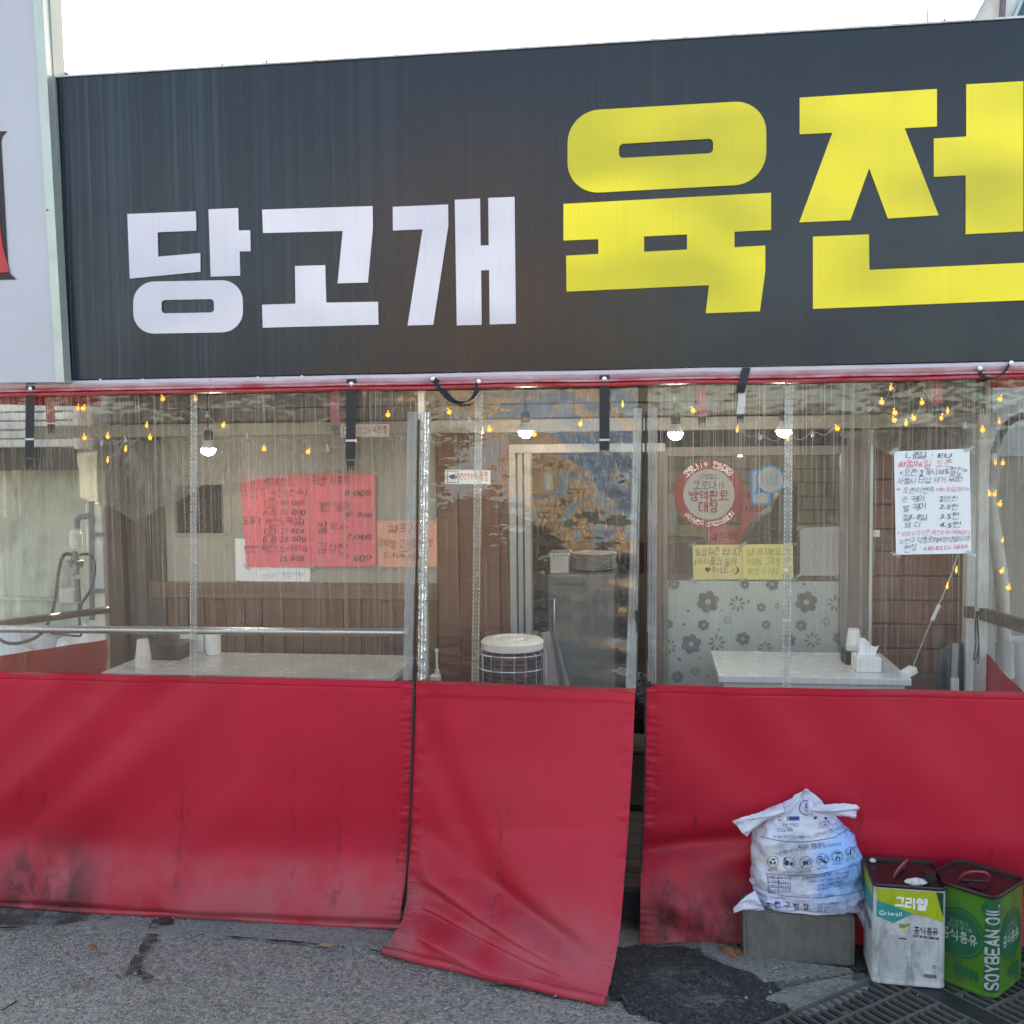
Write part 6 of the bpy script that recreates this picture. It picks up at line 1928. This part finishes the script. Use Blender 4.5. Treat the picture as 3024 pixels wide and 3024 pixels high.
def can_handle(t, Rm, cx, cy, ang, up=.055, tilt=.35):
    r = Matrix.Rotation(ang, 4, 'Z')
    pts = []
    for i in range(17):
        a = math.pi * i / 16
        w_ = .046 if 3 < i < 13 else .046 - .004 * max(0, 3 - i)
        pts.append(Rm @ (Matrix.Translation((cx, cy, CANH - .008)) @ r @ V((-.046 * math.cos(a) * (1.0 + .12 * math.sin(a)), -tilt * up * math.sin(a), up * math.sin(a) ** .8))))
    obj('handle', MB().tube(pts, .0042, 8), M_HNDL, t, smooth=True)
    obj('handle_clip', MB().box(Rm @ (Matrix.Translation((cx, cy, CANH - .004)) @ r @ V((0, 0, 0))), (.075, .016, .008), (Rm @ r).to_3x3()), M_RIM, t, bevel=.002)
def face_pt(Rm, s, side, u, v, lift):
    """point on a can face: side 0 front(-y), 1 right(+x), 3 left(-x); u 0..1 left to right, v 0..1 top to bottom"""
    a, z = (u - .5) * s, CANH * (1 - v)
    h = s / 2 * .992 + lift
    return Rm @ {0: V((a, -h, z)), 1: V((h, a, z)), 3: V((-h, -a, z))}[side]
def fpoly(mb, Rm, s, side, pts, lift):
    mb.sheet([face_pt(Rm, s, side, u, v, lift) for u, v in pts])
def ftext(mb, Rm, s, side, st, u0, v0, u1, h, lift, off=.0, vertical=False):
    o_, e_ = face_pt(Rm, s, side, u0, v0, lift), face_pt(Rm, s, side, u1, v0, lift)
    put_text(mb, st, o_, e_, h * CANH, off=off)
# -- white can
ca, cb2 = G(2603, 2911, GZ + .026), G(2786, 2927, GZ + .026)
d_ = (cb2 - ca); rot_w = math.atan2(d_.y, d_.x)
S1 = .236
nrm = V((-math.sin(rot_w), math.cos(rot_w), 0))
cen = (ca + cb2) / 2 + nrm * (S1 / 2) - d_.normalized() * .012
M_CANW = pbr('white_can_enamel', (.50, .51, .51), .35, .0, var=.06, scale=9, grime=.7, grime_col=(.17, .15, .12), bump=.1, bscale=14)
tw, Rw = can('oil_can', 'white and lime soybean oil can beside the concrete block', V((cen.x, cen.y, GZ + .031)), rot_w, S1, .022, M_CANW)
S = S1
L1, L2, L3, L4 = .0009, .0016, .0022, .0028
M_LIME = pbr('lime_print', (.36, .42, .02), .35, var=.12, scale=12, grime=.3)
M_TEAL = pbr('teal_print', (.015, .27, .25), .35, var=.15, scale=12, grime=.25)
M_DGRN = pbr('deep_green_print', (.01, .055, .028), .35, grime=.2)
cu = lambda x: (x - 205) / 745 * .90 + .055
cv = lambda y: (y - 392) / 1130 * .96 + .03
Q = lambda l: [(cu(x), cv(y)) for x, y in l]
mb = MB(); fpoly(mb, Rw, S, 0, Q([(205, 405), (865, 405), (945, 690), (945, 745), (620, 672), (205, 540)]), L1); obj('lime_band', mb, M_LIME, tw)
mb = MB(); fpoly(mb, Rw, S, 0, Q([(205, 541), (618, 673), (395, 800), (205, 730)]), L1); obj('teal_band', mb, M_TEAL, tw)
mb = MB(); fpoly(mb, Rw, S, 0, Q([(866, 405), (948, 405), (948, 690)]), L1); obj('green_corner', mb, M_DGRN, tw)
mb = MB()
ftext(mb, Rw, S, 0, '그리웰', cu(410), cv(610), cu(768), .105, L2, .05)
ftext(mb, Rw, S, 0, 'Griwell', cu(232), cv(715), cu(495), .060, L2, .03)
obj('brand_lettering', mb, INK_W, tw)
mb = MB()
ftext(mb, Rw, S, 0, '콩식용유', cu(622), cv(900), cu(900), .070, L2, .02)
fpoly(mb, Rw, S, 0, Q([(620, 914), (903, 930), (903, 958), (620, 944)]), L1)
fpoly(mb, Rw, S, 0, Q([(462, 965), (545, 968), (545, 984), (462, 981)]), L1)
x_ = 738
k = 0
while x_ < 884:
    w_ = (3, 6, 2, 4, 8, 3)[k % 6]
    fpoly(mb, Rw, S, 0, Q([(x_, 1368), (x_ + w_, 1368), (x_ + w_, 1412), (x_, 1412)]), L1)
    x_ += w_ + (4, 3, 6, 3)[k % 4]; k += 1
for a in range(3):
    t_ = math.radians(90 + a * 120)
    p0 = (860 + 26 * math.cos(t_), 1278 - 26 * math.sin(t_)); p1 = (860 + 26 * math.cos(t_ + 2.094), 1278 - 26 * math.sin(t_ + 2.094))
    v2, f2_ = line2d(p0, (lerp(p0[0], p1[0], .8), lerp(p0[1], p1[1], .8)), 7)
    fpoly(mb, Rw, S, 0, Q(v2), L1)
obj('lettering', mb, INK_K, tw)
mb = MB()
ftext(mb, Rw, S, 0, '원재료 대두 100%  수입산', cu(632), cv(944), cu(890), .022, L3, .0)
obj('bar_lettering', mb, INK_W, tw)
mb = MB()
def thin(a, b, wd=2.5):
    v2, f2_ = line2d(a, b, wd)
    fpoly(mb, Rw, S, 0, Q(v2), L1)
for a, b in (((250, 880), (605, 905)), ((605, 905), (600, 1470)), ((600, 1470), (250, 1440)), ((250, 880), (250, 1440)), ((325, 885), (325, 940)), ((250, 940), (325, 944)), ((610, 960), (610, 1420)), ((905, 960), (905, 1360))):
    thin(a, b)
for i in range(19):
    y_ = 960 + i * 24
    ftext(mb, Rw, S, 0, ('식품유형 식용유지 제조원 경기도', '유통기한 상단표기일까지 보관방법', '내용량 18L 포장재질 철재', '영양정보 총내용량 열량 지방')[i % 4], cu(258 if 3 < i else 345), cv(y_), cu(590 - (i * 37) % 90), .0155, L1, 0)
for i in range(7):
    ftext(mb, Rw, S, 0, ('직사광선을 피하고 서늘한', '곳에 보관하십시오', '부정불량식품신고')[i % 3], cu(625), cv(1000 + i * 26), cu(860 - (i * 53) % 110), .0155, L1, 0)
v2, f2_ = ring2d(655, 1275, 24, 31, 20)
mb.add([face_pt(Rw, S, 0, cu(a), cv(b), L1) for a, b in v2], f2_)
ftext(mb, Rw, S, 0, 'HACCP', cu(634), cv(1284), cu(677), .018, L1, .01)
ftext(mb, Rw, S, 0, '캔류', cu(838), cv(1345), cu(882), .025, L1, 0)
obj('small_lettering', mb, ink('can_grey', (.25, .27, .30)), tw)
mb = MB(); 
for (a, b, r_) in ((480, 840, 22), (510, 855, 18), (545, 850, 18), (525, 870, 16)):
    v2, f2_ = disc2d(a, b, r_, 12, 1.3); fpoly(mb, Rw, S, 0, Q(v2), L1 + .0001 * (a % 7))
obj('bean_picture', mb, ink('bean_yellow', (.55, .48, .18)), tw)
mb = MB(); fpoly(mb, Rw, S, 0, Q([(450, 800), (520, 805), (590, 790), (570, 815), (520, 845), (470, 850)]), L1 + .0012)
obj('leaf_picture', mb, ink('leaf_green', (.16, .26, .05)), tw)
# left face of the white can
mb = MB(); fpoly(mb, Rw, S, 3, [(.06, .03), (.95, .03), (.95, .15), (.06, .2)], L1); obj('lime_band', mb, M_LIME, tw)
mb = MB(); fpoly(mb, Rw, S, 3, [(.06, .2), (.95, .15), (.95, .30), (.4, .36), (.06, .30)], L2); obj('teal_band', mb, M_TEAL, tw)
mb = MB(); ftext(mb, Rw, S, 3, '콩식용유', .30, .52, .92, .10, L2, .02); obj('lettering', mb, INK_K, tw)
can_handle(tw, Rw, -.015, .01, math.radians(62), .05, .5)
cp = Rw @ V((S * .30, -S * .30, CANH - .008))
obj('spout_cap', MB().lathe([(.030, 0), (.031, .006), (.022, .008), (.022, .018), (.026, .019), (.026, .026), (.021, .028), (.021, .046), (0, .047)], cp, 20), M_BLACKP, tw, smooth=True)
M_TISSUE = pbr('crumpled_paper', (.62, .62, .61), .8, bump=1.0, bscale=70, bdist=.02)
lump('crumpled_tissue', 'crumpled white tissue beside the black spout on the white can', 'tissue', Rw @ V((S * .10, -S * .40, CANH + .008)), (.036, .015, .012), M_TISSUE, 12)
lump('crumpled_tissue', 'tiny white scrap on the back corner of the white can lid', 'tissue', Rw @ V((-S * .38, S * .36, CANH + .002)), (.011, .008, .008), M_TISSUE, 14)
# -- green can, turned corner-on
gc = G(2931, 2948, GZ + .035)
S2 = .238
ch2 = .036
rot_g = math.radians(45 + 4)
diag = (S2 / 2 - ch2) * math.sqrt(2) + ch2
toward = V((math.sin(rot_g - math.radians(45)) * 1.0, -math.cos(rot_g - math.radians(45)), 0))
cg = gc - toward * diag
M_CANG = pbr('lime_green_enamel', (.05, .17, .015), .33, .0, var=.12, scale=7, grime=.75, grime_col=(.05, .055, .03), bump=.1, bscale=12)
tg, Rg = can('oil_can', 'green soybean oil can standing corner-on above the drain', V((cg.x, cg.y, GZ + .031)), rot_g, S2, ch2, M_CANG)
M_EM = pbr('emerald_print', (.008, .10, .045), .35, var=.2, scale=12, grime=.25)
M_SILV = pbr('silver_print', (.48, .46, .43), .4, .1, var=.2, scale=20, grime=.45)
# with rot ~ 49 deg the local front (-y) face looks right, the local left (-x) face looks left; the shared edge faces the camera
for side_, nm in ((0, 'a'), (3, 'b')):
    mb = MB()
    v2, f2_ = ring2d(0, 0, .325, .36, 40)
    mb.add([face_pt(Rg, S2, side_, .5 + a, .45 + b * S2 / CANH, L1) for a, b in v2], f2_)
    v2, f2_ = disc2d(0, 0, .305, 40)
    mb.add([face_pt(Rg, S2, side_, .5 + a, .45 + b * S2 / CANH, L1) for a, b in v2], f2_)
    obj('emblem', mb, M_EM, tg)
    mb = MB()
    ftext(mb, Rg, S2, side_, '콩식용유', .24, .53, .76, .105, L2, .03)
    ftext(mb, Rg, S2, side_, '신선하고', .36, .36, .64, .035, L2, 0)
    ftext(mb, Rg, S2, side_, '고소한 콩기름', .32, .41, .68, .035, L2, 0)
    obj('emblem_lettering', mb, ink('dim_silver', (.30, .36, .30)), tg)
    mb = MB()
    u0 = .82 if side_ == 3 else .12
    for (a, b, r_) in ((0, 0, .024), (.035, -.01, .018), (.01, .035, .02), (.045, .03, .02)):
        v2, f2_ = disc2d(u0 + a, .12 + b, r_, 10)
        fpoly(mb, Rg, S2, side_, v2, L1 + .0001 * (r_ * 1000 % 5))
    obj('logo', mb, M_EM, tg)
    mb = MB()
    ftext(mb, Rg, S2, side_, 'Soybean', u0 - .04, .20, u0 + .09, .022, L1, 0)
    obj('logo_lettering', mb, M_EM, tg)
    mb = MB()
    for k in range(5):
        a = .42 + .07 * k
        fpoly(mb, Rg, S2, side_, [(a, .80 + .03 * (k % 2)), (a + .05, .76), (a + .09, .83), (a + .04, .88)], L1 + .0002 * k)
    obj('leaf_print', mb, M_EM, tg)
# corner strip with the vertical words
ang = math.radians(225)                                  # local direction of the camera-side edge (-x,-y)
ed = V((math.cos(ang), math.sin(ang), 0))
et = V((-ed.y, ed.x, 0))
ctr = ed * ((S2 / 2 - ch2) * math.sqrt(2) + .002)
def cpt(t_, z, lift):                                    # arc coordinate t_ (metres) round the rounded corner
    a = ang + t_ / ch2
    return Rg @ (V((-S2 / 2 + ch2, -S2 / 2 + ch2, 0)) + V((math.cos(a), math.sin(a), 0)) * (ch2 * .992 + lift) + V((0, 0, z)) + V((.001, .001, 0)))
mb = MB().grid(lambda u, v: cpt(lerp(-.027, .027, u), lerp(.022, CANH - .018, v), .0010), 12, 1)
obj('corner_strip', mb, M_EM, tg, smooth=True)
mb = MB()
vs2, fs2, adv = text2d('SOYBEAN OIL', 0, .055, .02)
mb.add([cpt(-(y - .36) * .052, lerp(.03, CANH - .024, x / adv), .0022) for x, y in vs2], fs2)
obj('corner_lettering', mb, M_SILV, tg)
can_handle(tg, Rg, -.02, -.0, math.radians(-49), .055, .9)
obj('lid_boss', MB().lathe([(.028, 0), (.03, .004), (.012, .006), (0, .006)], Rg @ V((-.05, -.03, CANH - .008)), 18), M_LID, tg, smooth=True)

# ================================================================== LEAVES AND LITTER
M_LEAF = pbr('dry_leaf', (.20, .085, .04), .8, var=.3, scale=30)
def leaf(px, py, ln, ang, tilt, label, mat=None):
    c = G(px, py, GZ + .022)
    mb = MB()
    rot = Matrix.Rotation(ang, 3, 'Z') @ Matrix.Rotation(tilt, 3, 'X')
    def f(u, v):
        w_ = math.sin(u * math.pi) ** .8 * .28 * (1 + .15 * math.sin(u * 23))
        return c + rot @ V(((u - .5) * ln, (v - .5) * 2 * w_ * ln, .10 * ln * math.cos((v - .5) * 3) + .06 * ln * math.sin(u * 5)))
    mb.grid(f, 12, 6)
    mb.tube([c + rot @ V((-.5 * ln, 0, .1 * ln)), c + rot @ V((-.68 * ln, .03 * ln, .09 * ln))], .0012, 5)
    tag(obj('dry_leaf', mb, mat or M_LEAF, smooth=True), label, 'leaf', 'dry leaves on the ground')
M_LEAF2 = pbr('tan_leaf', (.30, .18, .10), .8, var=.3, scale=30)
leaf(965, 2790, .052, .3, .2, 'tan dry leaf by the crack near the trailing door flap', M_LEAF2)
leaf(274, 2797, .045, -.2, .1, 'red brown dry leaf lying on the asphalt beside the damp stain')
leaf(466, 2848, .042, .1, .1, 'pale dry leaf beside the long dark stain on the asphalt', M_LEAF2)
leaf(2150, 2815, .085, -1.0, 1.1, 'curled brown dry leaf standing against the concrete block')
leaf(2180, 2812, .05, -.4, .8, 'small brown dry leaf tucked behind the curled leaf by the block')
leaf(480, 2718, .05, .5, .1, 'dark wet leaf at the foot of the wide left curtain', pbr('wet_leaf', (.06, .02, .015), .5))
leaf(2498, 2992, .03, .4, .3, 'small orange leaf scrap caught on the drain grate', pbr('orange_scrap', (.30, .07, .03), .7))
lit = MB()
random.seed(5)
for (x0, x1, y0, y1, n_) in ((300, 560, 2695, 2720, 12), (480, 560, 2780, 2800, 7), (950, 1130, 2790, 2815, 26), (1200, 1800, 2860, 2960, 20), (0, 1500, 2780, 3010, 60), (2170, 2380, 2830, 2880, 10), (2200, 2900, 2900, 3000, 12)):
    for _ in range(n_):
        c = G(random.uniform(x0, x1), random.uniform(y0, y1), GZ + (.012 if x0 < 2100 else .024))
        r_ = random.uniform(.002, .0065)
        rot = Matrix.Rotation(random.uniform(0, 6), 3, 'Z') @ Matrix.Rotation(random.uniform(-.6, .6), 3, 'X')
        bmv = [V((math.cos(a) * r_ * random.uniform(.7, 1.2), math.sin(a) * r_ * random.uniform(.6, 1.1), 0)) for a in (0, 1.2, 2.5, 3.7, 5)]
        top = [v * .6 + V((0, 0, r_ * .7)) for v in bmv]
        lit.add([c + rot @ v for v in bmv + top], [(0, 1, 6, 5), (1, 2, 7, 6), (2, 3, 8, 7), (3, 4, 9, 8), (4, 0, 5, 9), (5, 6, 7, 8, 9)])
o = tag(obj('gravel', lit, pbr('pale_gravel', (.30, .29, .26), .8, var=.4, scale=60)), 'scattered pale gravel and crumbs on the asphalt', 'gravel')
o['kind'] = 'stuff'

# ================================================================== BEYOND THE SIGN
fb = thing('far_building', 'pale concrete building with slanting metal edge behind the sign', 'building', P(2960, 100, 9.0) * V((1, 1, 0)).length_squared if False else V((P(2960, 100, 9.0).x, 9.0, GZ)))
FY = 9.0
M_PALE = pbr('pale_concrete', (.72, .72, .68), .8, var=.12, scale=1.2, streak=.3)
def fpx(l, y=FY):
    return [P(a, b, y) for a, b in l]
base_z = V((0, 0, -1))
wall_pts = fpx([(2868, 140), (2874, 70), (2912, 0), (2990, -150), (3150, -450), (3700, -450), (3700, 140)])
obj('wall', MB().prism(wall_pts, (0, 3, 0)), M_PALE, fb)
lo = P(2868, 140, FY)
obj('lower_wall', MB().bbox((lo.x + .1, FY + .05, GZ), (lo.x + 4.5, FY + 3, lo.z + .2)), M_PALE, fb)
obj('roof_edge', MB().prism(fpx([(2862, 75), (2868, 70), (2905, 0), (2985, -150), (2995, -150), (2914, 0), (2874, 72)], FY - .12), (0, 3.2, 0)), pbr('blue_metal', (.34, .42, .48), .4, .3), fb)
obj('drain_pipe', MB().tube(fpx([(2957, 90), (2962, 0), (2968, -150)], FY - .08), .035, 8), pbr('purple_pipe', (.16, .12, .15), .5), fb, smooth=True)
obj('window_glass', MB().prism(fpx([(2994, 66), (3032, -20), (3100, -20), (3100, 66)], FY - .10), (0, .06, 0)), pbr('teal_glass', (.012, .055, .07), .15, bump=0), fb)
obj('window_frame', MB().prism(fpx([(2984, 68), (3024, -22), (3032, -20), (2995, 66)], FY - .13), (0, .1, 0)), pbr('blue_metal', (.3, .4, .5)), fb)
an = P(2738, 84, .1)
ant = thing('antenna_rod', 'thin dark rod rising above the sign into the sky', 'rod', V((an.x, .1, st_ - .3)))
obj('rod', MB().tube([V((an.x, .1, st_ - .3)), V((an.x + .005, .1, st_ + 1.6))], .0028, 6), M_PIPE, ant, smooth=True)
obj('foot', MB().box((an.x, .1, st_ - .29), (.05, .05, .02)), M_PIPE, ant)

# ================================================================== ACROSS THE STREET (seen only as reflection and bounced light)
M_TAN = pbr('tan_tile', (.48, .34, .20), .6, var=.12, scale=2)
OY = -19.0
ob = thing('street_building', 'tan tiled building across the street behind the viewer', 'building', (-4, OY, GZ))
obj('wall', MB().bbox((-6.2, OY - 6, 3.3), (-.9, OY, 7.6)), M_TAN, ob)
obj('ground_floor', MB().bbox((-6.2, OY - 6, GZ), (-.9, OY - .2, 3.299)), pbr('dark_shopfront', (.05, .05, .055), .4), ob)
for i in range(3):
    x0 = -5.9 + i * 1.75
    wn = obj('window', MB().bbox((x0, OY, 4.4), (x0 + 1.3, OY + .06, 5.8)), M_STEEL, ob)
    obj('pane', MB().bbox((x0 + .08, OY + .061, 4.48), (x0 + 1.22, OY + .07, 5.72)), pbr('dark_pane', (.02, .025, .03), .1, bump=0), wn)
for xa_, xb3, hh, lb in ((-30, -6.3, 3.4, 'low dark shop row left of the tan building across the street'), (-.8, 26, 3.0, 'low dark shop row right of the tan building across the street')):
    t = thing('shop_row', lb, 'building', ((xa_ + xb3) / 2, OY, GZ))
    obj('wall', MB().bbox((xa_, OY - 6, GZ), (xb3, OY - .1, hh)), pbr('dark_shopfront', (.05, .05, .055), .4), t)
    obj('canopy', MB().bbox((xa_, OY - .1, hh - .5), (xb3, OY + 1.2, hh - .4)), pbr('canopy', (.12, .12, .13), .6), t)

bpy.data.scenes.remove(GSC)
